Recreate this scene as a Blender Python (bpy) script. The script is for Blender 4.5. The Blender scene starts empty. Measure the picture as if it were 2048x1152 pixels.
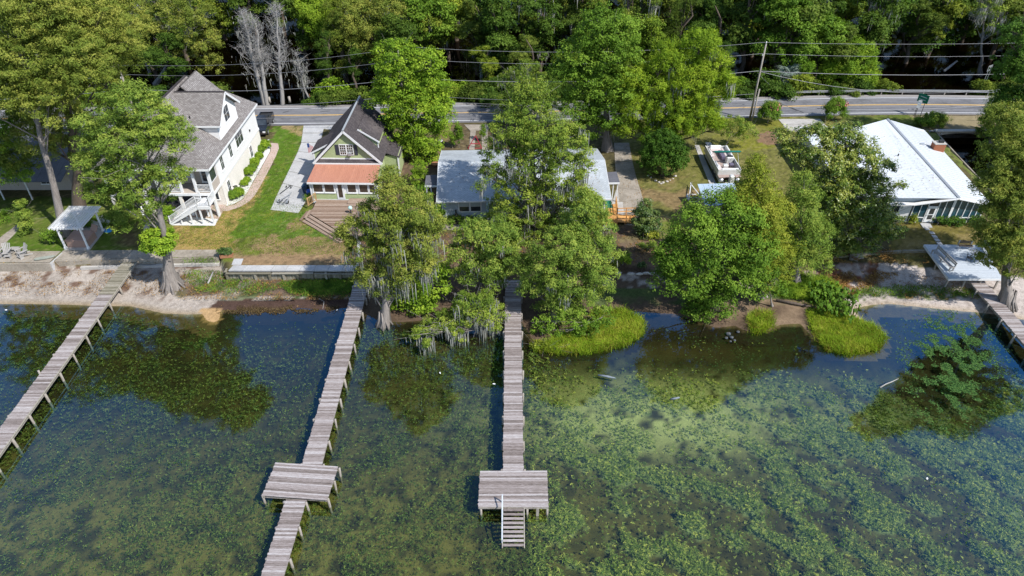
import bpy, math, random
import numpy as np
from mathutils import Vector, Matrix
random.seed(7); RNG = np.random.default_rng(7)
sc = bpy.context.scene
col = sc.collection
# ---------------------------------------------------------------- camera
HC = 44.0; PITCH = math.radians(37.3); FPX = 1400.0; CX, CY = 1024.0, 576.0
SP, CP = math.sin(PITCH), math.cos(PITCH)
cam = bpy.data.cameras.new('camera'); camo = bpy.data.objects.new('camera', cam); col.objects.link(camo)
camo.location = (0, 0, HC); camo.rotation_euler = (math.pi/2 - PITCH, 0, 0)
cam.sensor_width = 36.0; cam.lens = FPX/2048*36; cam.clip_end = 6000; cam.clip_start = 0.5
sc.camera = camo
# ---------------------------------------------------------------- sky, sun, exposure
SUN = Vector((1.0, -0.72, 1.42)).normalized()
SUN_EL = math.asin(SUN.z); SUN_AZ = math.atan2(SUN.x, SUN.y)
w = bpy.data.worlds.new('World'); sc.world = w; w.use_nodes = True
nt = w.node_tree; bg = nt.nodes['Background']
sky = nt.nodes.new('ShaderNodeTexSky'); sky.sky_type = 'NISHITA'; sky.sun_disc = False
sky.sun_elevation = SUN_EL; sky.sun_rotation = SUN_AZ; sky.altitude = 0; sky.air_density = 1.0; sky.dust_density = 0.4; sky.ozone_density = 1.6
nt.links.new(sky.outputs[0], bg.inputs['Color']); bg.inputs['Strength'].default_value = 0.15
sl = bpy.data.lights.new('sun', 'SUN'); sl.energy = 4.6; sl.angle = math.radians(0.5); sl.color = (1.0, 0.97, 0.92)
so = bpy.data.objects.new('sun', sl); col.objects.link(so); so.rotation_euler = SUN.to_track_quat('Z', 'Y').to_euler()
so.location = (60, -40, 90)
sc.view_settings.view_transform = 'Standard'; sc.view_settings.look = 'None'
sc.view_settings.exposure = 0.34; sc.view_settings.gamma = 1.0; sc.view_settings.use_curve_mapping = False
sc.cycles.max_bounces = 6; sc.cycles.diffuse_bounces = 4; sc.cycles.glossy_bounces = 3
sc.cycles.transparent_max_bounces = 12; sc.cycles.transmission_bounces = 4
sc.cycles.caustics_reflective = False; sc.cycles.caustics_refractive = False

# ---------------------------------------------------------------- photo geometry helpers (points of the place, from its plan)
def G(px, py, z=0.0):
    v = (py-CY)/FPX; u = (px-CX)/FPX; t = (HC-z)/(SP+v*CP)
    return Vector((u*t, t*(CP-v*SP), z))
def PY(px, py, Y):
    v = (py-CY)/FPX; u = (px-CX)/FPX; t = Y/(CP-v*SP)
    return Vector((u*t, Y, HC-t*(SP+v*CP)))
def depth(x, y, z): return y*CP+(HC-z)*SP
def proj(x, y, z):
    d = y*CP+(HC-z)*SP
    return CX+FPX*x/d, CY+FPX*((HC-z)*CP-y*SP)/d

# ---------------------------------------------------------------- objects
def tag(o, label=None, cat=None, group=None, kind=None):
    if label: o['label'] = label
    if cat: o['category'] = cat
    if group: o['group'] = group
    if kind: o['kind'] = kind
    return o
def thing(name, label, cat, loc=(0, 0, 0), rz=0.0, group=None):
    o = bpy.data.objects.new(name, None); col.objects.link(o); o.location = loc; o.rotation_euler = (0, 0, rz)
    o.empty_display_size = 0.3
    return tag(o, label, cat, group)
def copy_tree(o, parent=None):
    c = o.copy(); col.objects.link(c)
    if parent is not None: c.parent = parent
    for ch in list(o.children): copy_tree(ch, c)
    return c
def link_mesh(name, me, parent=None, loc=None, rot=None):
    o = bpy.data.objects.new(name, me); col.objects.link(o)
    if parent is not None: o.parent = parent
    if loc is not None: o.location = loc
    if rot is not None: o.rotation_euler = rot
    return o
class MB:
    def __init__(s): s.v = []; s.f = []; s.m = []; s.mi = 0
    def add(s, vs, fs):
        n = len(s.v); s.v.extend([tuple(p) for p in vs]); s.f.extend([tuple(i+n for i in f) for f in fs]); s.m.extend([s.mi]*len(fs)); return s
    def box(s, x0, x1, y0, y1, z0, z1):
        return s.add([(x0,y0,z0),(x1,y0,z0),(x1,y1,z0),(x0,y1,z0),(x0,y0,z1),(x1,y0,z1),(x1,y1,z1),(x0,y1,z1)],
            [(0,3,2,1),(4,5,6,7),(0,1,5,4),(1,2,6,5),(2,3,7,6),(3,0,4,7)])
    def bbox(s, x0, x1, y0, y1, z0, z1, b=0.02):
        # box with chamfered vertical and top edges
        P = lambda i, z: [(x0+b+i,y0+i,z),(x1-b-i,y0+i,z),(x1-i,y0+b+i,z),(x1-i,y1-b-i,z),(x1-b-i,y1-i,z),(x0+b+i,y1-i,z),(x0+i,y1-b-i,z),(x0+i,y0+b+i,z)]
        vs = P(0, z0)+P(0, z1-b)+P(b, z1)
        fs = [tuple(range(7, -1, -1)), tuple(range(16, 24))]
        for k in range(2):
            for i in range(8): fs.append((k*8+i, k*8+(i+1) % 8, k*8+8+(i+1) % 8, k*8+8+i))
        return s.add(vs, fs)
    def beam(s, p, q, wd, ht, up=(0, 0, 1)):
        p = Vector(p); q = Vector(q); d = (q-p).normalized(); up = Vector(up)
        if abs(d.dot(up)) > 0.98: up = Vector((0, 1, 0))
        r = d.cross(up).normalized()*wd/2; u = r.cross(d).normalized()*ht/2
        return s.add([p-r-u,p+r-u,p+r+u,p-r+u,q-r-u,q+r-u,q+r+u,q-r+u], [(0,1,2,3),(7,6,5,4),(0,4,5,1),(1,5,6,2),(2,6,7,3),(3,7,4,0)])
    def tube(s, pts, rs, n=8, cap=True):
        pts = [Vector(p) for p in pts]; vs = []; fs = []
        if not hasattr(rs, '__len__'): rs = [rs]*len(pts)
        for i, p in enumerate(pts):
            d = (pts[min(i+1, len(pts)-1)]-pts[max(i-1, 0)]).normalized()
            a = d.cross(Vector((0.13, 1, 0.07))).normalized() if abs(d.y) < 0.9 else d.cross(Vector((1, 0, 0))).normalized()
            b = d.cross(a)
            for k in range(n):
                t = 2*math.pi*k/n; vs.append(p+(a*math.cos(t)+b*math.sin(t))*rs[i])
        for i in range(len(pts)-1):
            for k in range(n):
                a0 = i*n+k; a1 = i*n+(k+1) % n; fs.append((a0, a1, a1+n, a0+n))
        if cap: fs.append(tuple(range(n-1, -1, -1))); fs.append(tuple((len(pts)-1)*n+k for k in range(n)))
        return s.add(vs, fs)
    def prism(s, poly, z0, z1):
        n = len(poly); a = sum(poly[i][0]*poly[(i+1) % n][1]-poly[(i+1) % n][0]*poly[i][1] for i in range(n))
        if a < 0: poly = poly[::-1]
        vs = [(p[0], p[1], z0) for p in poly]+[(p[0], p[1], z1) for p in poly]
        return s.add(vs, [tuple(range(n-1, -1, -1)), tuple(range(n, 2*n))]+[(i, (i+1) % n, (i+1) % n+n, i+n) for i in range(n)])
    def plate(s, pts, t):
        # planar polygon given thickness t along its normal (downwards)
        P = [Vector(p) for p in pts]; nrm = (P[1]-P[0]).cross(P[2]-P[0]).normalized()
        if nrm.z < 0: P = P[::-1]; nrm = -nrm
        n = len(P); vs = [p-nrm*t for p in P]+P
        return s.add(vs, [tuple(range(n-1, -1, -1)), tuple(range(n, 2*n))]+[(i, (i+1) % n, (i+1) % n+n, i+n) for i in range(n)])
    def wallplate(s, pts, nrm, t):
        # vertical polygon; outer face at pts, thickness t inwards (-nrm)
        P = [Vector(p) for p in pts]; nn = Vector(nrm)
        if (P[1]-P[0]).cross(P[2]-P[0]).dot(nn) < 0: P = P[::-1]
        n = len(P); vs = [p-nn*t for p in P]+P
        return s.add(vs, [tuple(range(n-1, -1, -1)), tuple(range(n, 2*n))]+[(i, (i+1) % n, (i+1) % n+n, i+n) for i in range(n)])
    def ball(s, c, r, n=8, m=6, jit=0.0):
        vs = []; fs = []; rr = r if hasattr(r, '__len__') else (r, r, r)
        for j in range(m+1):
            ph = math.pi*j/m
            for i in range(n):
                t = 2*math.pi*i/n; k = 1+random.uniform(-jit, jit)
                vs.append((c[0]+rr[0]*k*math.sin(ph)*math.cos(t), c[1]+rr[1]*k*math.sin(ph)*math.sin(t), c[2]+rr[2]*k*math.cos(ph)))
        for j in range(m):
            for i in range(n): fs.append((j*n+i, (j+1)*n+i, (j+1)*n+(i+1) % n, j*n+(i+1) % n))
        return s.add(vs, fs)
    def mesh(s, name, mats, smooth=False):
        me = bpy.data.meshes.new(name); me.from_pydata(s.v, [], s.f)
        for m in (mats if isinstance(mats, (list, tuple)) else [mats]): me.materials.append(m)
        if any(s.m): me.polygons.foreach_set('material_index', s.m)
        if smooth: me.polygons.foreach_set('use_smooth', [True]*len(s.f))
        me.update(); return me
    def build(s, name, mats, parent=None, smooth=False, loc=None, kind=None, label=None, rot=None):
        o = link_mesh(name, s.mesh(name, mats, smooth), parent, loc, rot)
        if kind: o['kind'] = kind
        if label: o['label'] = label
        return o
def np_mesh(name, V, F, mat, attr=None, smooth=False):
    """V (n,3) array, F (m,k) array of equal-size faces"""
    me = bpy.data.meshes.new(name); k = F.shape[1]
    me.vertices.add(len(V)); me.vertices.foreach_set('co', V.astype(np.float32).ravel())
    me.loops.add(F.size); me.loops.foreach_set('vertex_index', F.astype(np.int32).ravel())
    me.polygons.add(len(F)); me.polygons.foreach_set('loop_start', np.arange(0, F.size, k, dtype=np.int32))
    me.polygons.foreach_set('loop_total', np.full(len(F), k, dtype=np.int32))
    if smooth: me.polygons.foreach_set('use_smooth', np.ones(len(F), dtype=bool))
    if attr:
        for nm, (typ, data) in attr.items():
            a = me.attributes.new(nm, typ, 'POINT')
            a.data.foreach_set('color' if typ == 'FLOAT_COLOR' else 'value', data.astype(np.float32).ravel())
    me.materials.append(mat); me.update(calc_edges=True); return me

# ---------------------------------------------------------------- materials
def nodes(m): return m.node_tree.nodes, m.node_tree.links
def N(m, t, **kw):
    n = m.node_tree.nodes.new(t)
    for k, v in kw.items():
        if k in n.inputs: n.inputs[k].default_value = v
        else: setattr(n, k, v)
    return n
def L(m, a, b): m.node_tree.links.new(a, b)
def ramp(m, fac, stops):
    r = N(m, 'ShaderNodeValToRGB'); cr = r.color_ramp
    while len(cr.elements) < len(stops): cr.elements.new(0.5)
    for e, (p, c) in zip(cr.elements, stops): e.position = p; e.color = (*c, 1) if len(c) == 3 else c
    L(m, fac, r.inputs[0]); return r.outputs[0]
def newmat(name, rough=0.7, metal=0.0, spec=0.3):
    m = bpy.data.materials.new(name); m.use_nodes = True; b = m.node_tree.nodes['Principled BSDF']
    b.inputs['Roughness'].default_value = rough; b.inputs['Metallic'].default_value = metal
    b.inputs['Specular IOR Level'].default_value = spec
    return m, b
def mixc(m, fac, a, b, mode='MIX'):
    n = N(m, 'ShaderNodeMix', data_type='RGBA', blend_type=mode)
    if isinstance(fac, (int, float)): n.inputs[0].default_value = fac
    else: L(m, fac, n.inputs[0])
    for i, x in ((6, a), (7, b)):
        if isinstance(x, (tuple, list)): n.inputs[i].default_value = (*x, 1) if len(x) == 3 else x
        else: L(m, x, n.inputs[i])
    return n.outputs[2]
def noise(m, scale, detail=4, rough=0.55, vec=None, dist=0.0, stretch=None, coord='Object'):
    tc = N(m, 'ShaderNodeTexCoord'); src = tc.outputs[coord] if vec is None else vec
    if stretch:
        mp = N(m, 'ShaderNodeMapping'); mp.inputs['Scale'].default_value = stretch; L(m, src, mp.inputs[0]); src = mp.outputs[0]
    n = N(m, 'ShaderNodeTexNoise'); n.inputs['Scale'].default_value = scale; n.inputs['Detail'].default_value = detail
    n.inputs['Roughness'].default_value = rough; n.inputs['Distortion'].default_value = dist
    L(m, src, n.inputs['Vector']); return n.outputs['Fac']
def bump(m, b, h, strength=0.3, dist=0.02):
    n = N(m, 'ShaderNodeBump'); n.inputs['Strength'].default_value = strength; n.inputs['Distance'].default_value = dist
    L(m, h, n.inputs['Height']); L(m, n.outputs[0], b.inputs['Normal'])
def worn(name, c1, c2, scale=2.0, rough=0.75, metal=0.0, bmp=0.15, spec=0.3, stretch=None, rnd=0.0, dirt=None):
    """two-tone noise-weathered surface, optional per-object variation and dirt blotches"""
    m, b = newmat(name, rough, metal, spec)
    f = noise(m, scale, 6, 0.65, stretch=stretch)
    c = ramp(m, f, [(0.3, c1), (0.7, c2)])
    f2 = noise(m, scale*9, 3, 0.6, stretch=stretch)
    c = mixc(m, 0.35, c, ramp(m, f2, [(0.25, tuple(x*0.6 for x in c1)), (0.75, tuple(min(1, x*1.25) for x in c2))]))
    if dirt:
        f3 = noise(m, scale*0.35, 5, 0.7)
        c = mixc(m, ramp(m, f3, [(0.52, (0, 0, 0)), (0.72, (dirt[3],)*3)]), c, dirt[:3])
    if rnd:
        oi = N(m, 'ShaderNodeObjectInfo')
        hv = N(m, 'ShaderNodeHueSaturation'); mr = N(m, 'ShaderNodeMapRange'); L(m, oi.outputs['Random'], mr.inputs[0])
        mr.inputs[3].default_value = 1-rnd; mr.inputs[4].default_value = 1+rnd; L(m, mr.outputs[0], hv.inputs['Value']); L(m, c, hv.inputs['Color']); c = hv.outputs[0]
    L(m, c, b.inputs['Base Color'])
    if bmp: bump(m, b, f2, bmp)
    return m
M = {}
def wood_mat(name, stops, rnd=0.25, gl=14.0):
    """weathered planks: grain runs along local X, tone differs from plank to plank"""
    m, b = newmat(name, 0.82, 0, 0.15)
    oi = N(m, 'ShaderNodeObjectInfo'); tc = N(m, 'ShaderNodeTexCoord')
    cx = N(m, 'ShaderNodeCombineXYZ'); mul = N(m, 'ShaderNodeMath', operation='MULTIPLY'); mul.inputs[1].default_value = 57.3
    L(m, oi.outputs['Random'], mul.inputs[0]); L(m, mul.outputs[0], cx.inputs[0]); L(m, mul.outputs[0], cx.inputs[1])
    va = N(m, 'ShaderNodeVectorMath', operation='ADD'); L(m, tc.outputs['Object'], va.inputs[0]); L(m, cx.outputs[0], va.inputs[1])
    f1 = noise(m, 3.2, 6, 0.75, vec=va.outputs[0], stretch=(0.7, 7.0, 3.0), dist=0.6)
    f2 = noise(m, gl, 4, 0.7, vec=va.outputs[0], stretch=(0.22, 3.5, 2.0))
    ad = N(m, 'ShaderNodeMath', operation='MULTIPLY_ADD'); L(m, oi.outputs['Random'], ad.inputs[0]); ad.inputs[1].default_value = rnd
    sb = N(m, 'ShaderNodeMath', operation='SUBTRACT'); L(m, f1, sb.inputs[0]); sb.inputs[1].default_value = rnd/2; L(m, sb.outputs[0], ad.inputs[2])
    c = ramp(m, ad.outputs[0], stops)
    c = mixc(m, ramp(m, f2, [(0.56, (0, 0, 0)), (0.7, (0.8,)*3)]), c, tuple(x*0.35 for x in stops[0][1]))
    L(m, c, b.inputs['Base Color']); bump(m, b, f2, 0.35, 0.01); return m
M['dock'] = wood_mat('weathered_dock_wood', [(0.14, (0.075, 0.06, 0.05)), (0.36, (0.20, 0.165, 0.15)), (0.54, (0.32, 0.275, 0.26)), (0.7, (0.43, 0.395, 0.385)), (0.9, (0.60, 0.585, 0.58))], 0.36)
M['dock_old'] = wood_mat('mossy_old_dock_wood', [(0.22, (0.09, 0.085, 0.06)), (0.45, (0.20, 0.18, 0.13)), (0.62, (0.30, 0.27, 0.21)), (0.8, (0.46, 0.43, 0.38))], 0.3)
M['pile'] = worn('piling_wood', (0.16, 0.13, 0.10), (0.46, 0.42, 0.37), 3, 0.85, stretch=(1, 1, 0.3))
M['deckbrown'] = wood_mat('brown_deck_wood', [(0.2, (0.13, 0.08, 0.055)), (0.45, (0.26, 0.18, 0.13)), (0.65, (0.36, 0.27, 0.21)), (0.85, (0.5, 0.42, 0.36))], 0.35)
M['newwood'] = wood_mat('fresh_lumber', [(0.2, (0.42, 0.19, 0.05)), (0.5, (0.55, 0.28, 0.09)), (0.8, (0.66, 0.38, 0.15))], 0.3)
M['railwood'] = worn('rail_wood', (0.35, 0.2, 0.09), (0.55, 0.36, 0.18), 3, 0.8)
M['whitedeck'] = wood_mat('white_painted_deck', [(0.2, (0.38, 0.42, 0.46)), (0.5, (0.50, 0.54, 0.58)), (0.8, (0.62, 0.64, 0.66))], 0.2)
M['white'] = worn('white_trim', (0.72, 0.72, 0.72), (0.82, 0.82, 0.81), 1.5, 0.5, bmp=0.05)
M['concrete'] = worn('concrete', (0.36, 0.34, 0.31), (0.52, 0.49, 0.45), 0.9, 0.85, rnd=0.06, dirt=(0.16, 0.145, 0.12, 0.45))
M['concrete_light'] = worn('light_concrete', (0.36, 0.36, 0.36), (0.50, 0.49, 0.48), 0.8, 0.85, rnd=0.06, dirt=(0.28, 0.27, 0.25, 0.5))
M['concrete_dark'] = worn('stained_concrete', (0.20, 0.17, 0.13), (0.40, 0.35, 0.29), 0.7, 0.9, rnd=0.07, dirt=(0.09, 0.075, 0.05, 0.6))
M['asphalt'] = worn('asphalt', (0.11, 0.11, 0.12), (0.23, 0.225, 0.23), 1.0, 0.9, stretch=(0.25, 2.0, 1), dirt=(0.09, 0.09, 0.09, 0.8))
M['asphalt_shoulder'] = worn('shoulder_asphalt', (0.24, 0.22, 0.21), (0.32, 0.30, 0.28), 1.5, 0.9)
M['roadwhite'] = worn('road_paint_white', (0.62, 0.62, 0.62), (0.78, 0.78, 0.78), 4, 0.7, bmp=0)
M['roadyellow'] = worn('road_paint_yellow', (0.62, 0.36, 0.08), (0.78, 0.5, 0.16), 4, 0.7, bmp=0)
M['boulder'] = worn('pale_rock', (0.35, 0.32, 0.29), (0.62, 0.58, 0.54), 3, 0.9)
M['metalgrey'] = worn('galvanised_metal', (0.42, 0.43, 0.44), (0.60, 0.61, 0.62), 3, 0.4, 0.6)
M['dark'] = worn('dark_plastic', (0.02, 0.02, 0.02), (0.05, 0.05, 0.05), 3, 0.5)
M['pebble'] = worn('white_gravel', (0.50, 0.48, 0.45), (0.78, 0.77, 0.75), 6, 0.9, bmp=0.4)
M['bark'] = worn('grey_bark', (0.12, 0.10, 0.085), (0.36, 0.32, 0.29), 2.2, 0.95, bmp=0.6, stretch=(3, 3, 0.35))
M['bark_dark'] = worn('dark_bark', (0.06, 0.045, 0.035), (0.17, 0.13, 0.10), 2.2, 0.95, bmp=0.6, stretch=(3, 3, 0.35))
M['deadwood'] = worn('bleached_dead_wood', (0.22, 0.205, 0.19), (0.44, 0.42, 0.40), 2.5, 0.9, stretch=(3, 3, 0.5))
M['moss'] = worn('spanish_moss', (0.24, 0.24, 0.20), (0.38, 0.38, 0.34), 3, 0.95, bmp=0)
# paving with bricks drawn small (under 3 px in the photo)
def paver():
    m, b = newmat('pink_pavers', 0.85); tc = N(m, 'ShaderNodeTexCoord')
    br = N(m, 'ShaderNodeTexBrick'); L(m, tc.outputs['Object'], br.inputs['Vector'])
    for k, v in (('Scale', 4.5), ('Mortar Size', 0.03), ('Brick Width', 0.9), ('Row Height', 0.45)): br.inputs[k].default_value = v
    br.inputs['Color1'].default_value = (0.42, 0.29, 0.24, 1); br.inputs['Color2'].default_value = (0.52, 0.39, 0.33, 1); br.inputs['Mortar'].default_value = (0.30, 0.22, 0.18, 1)
    f = noise(m, 0.8, 5); c = mixc(m, ramp(m, f, [(0.3, (0, 0, 0)), (0.75, (0.5,)*3)]), br.outputs['Color'], (0.55, 0.46, 0.42))
    L(m, c, b.inputs['Base Color']); return m
M['paver'] = paver()
# ground: zone colours are stored on the sheet, grain from nodes
def ground_mat(name, amt=1.0):
    m, b = newmat(name, 0.95, 0, 0.1)
    at = N(m, 'ShaderNodeAttribute', attribute_name='zone')
    f1 = noise(m, 2.2, 8, 0.75); f2 = noise(m, 14, 3, 0.7)
    hv = N(m, 'ShaderNodeHueSaturation'); L(m, at.outputs['Color'], hv.inputs['Color'])
    mr = N(m, 'ShaderNodeMapRange'); L(m, f1, mr.inputs[0]); mr.inputs[1].default_value = 0.25; mr.inputs[2].default_value = 0.75
    mr.inputs[3].default_value = 1-0.38*amt; mr.inputs[4].default_value = 1+0.38*amt; L(m, mr.outputs[0], hv.inputs['Value'])
    c = mixc(m, ramp(m, f2, [(0.35, (0.6,)*3), (0.6, (0, 0, 0))]), hv.outputs[0], (0.35, 0.33, 0.3), 'MULTIPLY')
    L(m, c, b.inputs['Base Color']); bump(m, b, f2, 0.5, 0.05); return m
M['ground'] = ground_mat('ground_zones')
M['bed'] = ground_mat('lake_bed_zones', 0.6)
def water_mat(name, tint, f0, bumpd=0.0025, rough=0.015, gcol=(0.15, 0.46, 0.74), kf=1.6):
    m = bpy.data.materials.new(name); m.use_nodes = True; nt = m.node_tree; nt.nodes.clear()
    out = N(m, 'ShaderNodeOutputMaterial'); tr = N(m, 'ShaderNodeBsdfTransparent'); gl = N(m, 'ShaderNodeBsdfGlossy'); mx = N(m, 'ShaderNodeMixShader')
    tr.inputs[0].default_value = (*tint, 1); gl.inputs['Roughness'].default_value = rough; gl.inputs['Color'].default_value = (*gcol, 1)
    f = noise(m, 1.6, 4, 0.6); bp = N(m, 'ShaderNodeBump'); bp.inputs['Strength'].default_value = 1; bp.inputs['Distance'].default_value = bumpd
    L(m, f, bp.inputs['Height']); L(m, bp.outputs[0], gl.inputs['Normal'])
    # Schlick reflectance, the same from above and from below (a thin surface without refraction)
    ge = N(m, 'ShaderNodeNewGeometry'); dt = N(m, 'ShaderNodeVectorMath', operation='DOT_PRODUCT'); L(m, ge.outputs['Normal'], dt.inputs[0]); L(m, ge.outputs['Incoming'], dt.inputs[1])
    ab = N(m, 'ShaderNodeMath', operation='ABSOLUTE'); L(m, dt.outputs['Value'], ab.inputs[0])
    om = N(m, 'ShaderNodeMath', operation='SUBTRACT'); om.inputs[0].default_value = 1; L(m, ab.outputs[0], om.inputs[1])
    pw = N(m, 'ShaderNodeMath', operation='POWER'); L(m, om.outputs[0], pw.inputs[0]); pw.inputs[1].default_value = 2
    ma = N(m, 'ShaderNodeMath', operation='MULTIPLY_ADD'); L(m, pw.outputs[0], ma.inputs[0]); ma.inputs[1].default_value = kf; ma.inputs[2].default_value = f0; ma.use_clamp = True
    L(m, ma.outputs[0], mx.inputs[0]); L(m, tr.outputs[0], mx.inputs[1]); L(m, gl.outputs[0], mx.inputs[2]); L(m, mx.outputs[0], out.inputs['Surface'])
    return m
M['water'] = water_mat('lake_water', (0.87, 0.91, 0.74), 0.045)
M['swampwater'] = water_mat('black_swamp_water', (0.25, 0.2, 0.12), 0.015, 0.002, gcol=(0.5, 0.5, 0.5), kf=0.25)
# foliage: leaf tint attribute + per-tree variation
def leaf_mat(name, stops, trans=0.24, objvar=0.0, rough=0.6, stops2=None):
    stops = [(p, (c[0]*1.04, c[1]*1.08, c[2]*0.6)) for p, c in stops]
    m, b = newmat(name, rough, 0, 0.09 if rough > .5 else 0.3); at = N(m, 'ShaderNodeAttribute', attribute_name='tint')
    c = ramp(m, at.outputs['Fac'], stops)
    if stops2 is not None:
        oi = N(m, 'ShaderNodeObjectInfo'); c2 = ramp(m, oi.outputs['Random'], stops2); c = mixc(m, 1.0, c, c2, 'MULTIPLY')
    L(m, c, b.inputs['Base Color'])
    t = N(m, 'ShaderNodeBsdfTranslucent'); hs = N(m, 'ShaderNodeHueSaturation', Value=1.25, Saturation=1.1); L(m, c, hs.inputs['Color']); L(m, hs.outputs[0], t.inputs[0])
    mx = N(m, 'ShaderNodeMixShader'); mx.inputs[0].default_value = trans
    L(m, b.outputs[0], mx.inputs[1]); L(m, t.outputs[0], mx.inputs[2]); L(m, mx.outputs[0], m.node_tree.nodes['Material Output'].inputs['Surface'])
    return m
LM = {
 'cypress': leaf_mat('cypress_foliage', [(0.1, (0.085, 0.125, 0.032)), (0.5, (0.175, 0.215, 0.06)), (0.9, (0.33, 0.32, 0.11))]),
 'cypgreen': leaf_mat('green_cypress_foliage', [(0.1, (0.08, 0.135, 0.038)), (0.5, (0.17, 0.245, 0.065)), (0.9, (0.34, 0.38, 0.12))]),
 'gold': leaf_mat('golden_cypress_foliage', [(0.1, (0.11, 0.145, 0.022)), (0.5, (0.21, 0.25, 0.045)), (0.9, (0.37, 0.36, 0.09))]),
 'bright': leaf_mat('bright_green_foliage', [(0.1, (0.075, 0.14, 0.02)), (0.5, (0.165, 0.265, 0.035)), (0.9, (0.33, 0.42, 0.07))]),
 'green': leaf_mat('green_foliage', [(0.1, (0.05, 0.105, 0.02)), (0.5, (0.115, 0.20, 0.035)), (0.9, (0.23, 0.33, 0.07))]),
 'dark': leaf_mat('dark_green_foliage', [(0.1, (0.022, 0.053, 0.012)), (0.5, (0.053, 0.112, 0.022)), (0.9, (0.112, 0.195, 0.045))], 0.15),
 'magnolia': leaf_mat('glossy_foliage', [(0.1, (0.04, 0.075, 0.015)), (0.5, (0.10, 0.155, 0.028)), (0.9, (0.36, 0.36, 0.13))], 0.15, rough=0.35),
 'holly': leaf_mat('blue_green_foliage', [(0.1, (0.030, 0.068, 0.027)), (0.6, (0.075, 0.128, 0.053)), (0.95, (0.210, 0.255, 0.105))], 0.12, rough=0.4),
 'oak': leaf_mat('grey_green_oak_foliage', [(0.1, (0.06, 0.10, 0.025)), (0.5, (0.15, 0.22, 0.05)), (0.9, (0.36, 0.40, 0.11))]),
 'forest': leaf_mat('forest_foliage', [(0.1, (0.032, 0.062, 0.018)), (0.5, (0.09, 0.135, 0.035)), (0.9, (0.19, 0.235, 0.07))], 0.22,
    stops2=[(0.0, (0.55, 0.7, 0.6)), (0.3, (0.65, 0.8, 0.65)), (0.5, (1.0, 0.95, 0.9)), (0.7, (1.35, 1.2, 1.0)), (0.85, (1.6, 1.45, 0.9)), (1.0, (1.0, 1.3, 0.7))]),
 'marsh': leaf_mat('marsh_grass', [(0.05, (0.24, 0.19, 0.06)), (0.3, (0.16, 0.25, 0.03)), (0.6, (0.27, 0.36, 0.04)), (0.95, (0.42, 0.40, 0.11))], 0.35),
 'weed': leaf_mat('water_weed', [(0.05, (0.04, 0.06, 0.03)), (0.4, (0.11, 0.155, 0.07)), (0.75, (0.25, 0.32, 0.15)), (1.0, (0.52, 0.52, 0.26))], 0.2),
 'floatweed': leaf_mat('floating_weed', [(0.05, (0.02, 0.055, 0.025)), (0.5, (0.05, 0.115, 0.05)), (1.0, (0.13, 0.23, 0.10))], 0.2),
 'wrack': leaf_mat('dark_wrack', [(0.05, (0.03, 0.02, 0.015)), (0.5, (0.07, 0.045, 0.035)), (1.0, (0.16, 0.11, 0.09))], 0.0, rough=0.9),
 'lime': leaf_mat('lime_foliage', [(0.1, (0.07, 0.13, 0.02)), (0.5, (0.18, 0.27, 0.03)), (0.9, (0.37, 0.45, 0.07))], 0.3),
 'litter': leaf_mat('fallen_leaves', [(0.05, (0.10, 0.05, 0.025)), (0.5, (0.22, 0.11, 0.05)), (1.0, (0.42, 0.25, 0.14))], 0.0, rough=0.8),
 'grass': leaf_mat('lawn_grass', [(0.05, (0.08, 0.12, 0.02)), (0.5, (0.13, 0.2, 0.025)), (1.0, (0.3, 0.28, 0.08))], 0.2),
}
M['wire'] = worn('wire_metal', (0.22, 0.22, 0.23), (0.32, 0.32, 0.33), 3, 0.5, 0.4, bmp=0)
M['swampmud'] = worn('swamp_mud', (0.008, 0.007, 0.005), (0.02, 0.017, 0.012), 0.3, 0.95)
# ---------------------------------------------------------------- terrain
def vnoise(x, y, seed=0, octs=4, lac=2.0, gain=0.5):
    """value noise on arrays"""
    r = np.random.default_rng(seed+1000); T = r.random((256, 256)); out = np.zeros_like(x, dtype=float); a = 1; tot = 0
    for o in range(octs):
        xi = np.floor(x).astype(int); yi = np.floor(y).astype(int); fx = x-xi; fy = y-yi; fx = fx*fx*(3-2*fx); fy = fy*fy*(3-2*fy)
        g = lambda i, j: T[(xi+i+o*37) % 256, (yi+j+o*91) % 256]
        out += a*((g(0, 0)*(1-fx)+g(1, 0)*fx)*(1-fy)+(g(0, 1)*(1-fx)+g(1, 1)*fx)*fy); tot += a; a *= gain; x = x*lac; y = y*lac
    return out/tot
def inpoly(px, py, poly):
    c = np.zeros(px.shape, bool); n = len(poly); j = n-1
    for i in range(n):
        xi, yi = poly[i]; xj, yj = poly[j]
        if yi != yj: c ^= ((yi > py) != (yj > py)) & (px < (xj-xi)*(py-yi)/(yj-yi)+xi)
        j = i
    return c
# shoreline of the lake as seen on the plan (photo pixels at water level)
SHORE = [(-400, 606), (0, 608), (60, 608), (190, 612), (260, 613), (325, 627), (375, 630), (404, 629), (412, 641), (428, 646), (439, 640), (442, 620), (512, 622), (549, 624), (597, 616), (630, 619),
  (662, 621), (697, 615), (730, 628), (762, 645), (800, 645), (860, 640), (915, 655), (960, 662), (1000, 655), (1040, 640), (1070, 690), (1120, 705), (1190, 700), (1260, 675), (1280, 655), (1262, 634), (1250, 622), (1300, 626), (1345, 628), (1390, 640),
  (1430, 656), (1470, 652), (1490, 662), (1530, 664), (1560, 650), (1600, 648), (1640, 690), (1700, 698), (1745, 690), (1740, 660), (1706, 618), (1740, 611), (1780, 608), (1850, 616), (1925, 623), (1975, 627), (2048, 640), (2500, 660)]
SW = np.array([tuple(G(a, b, 0))[:2] for a, b in SHORE])
SH_POLY = [tuple(p) for p in SW]+[(400, 55), (400, 500), (-400, 500), (-400, 55)]
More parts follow.
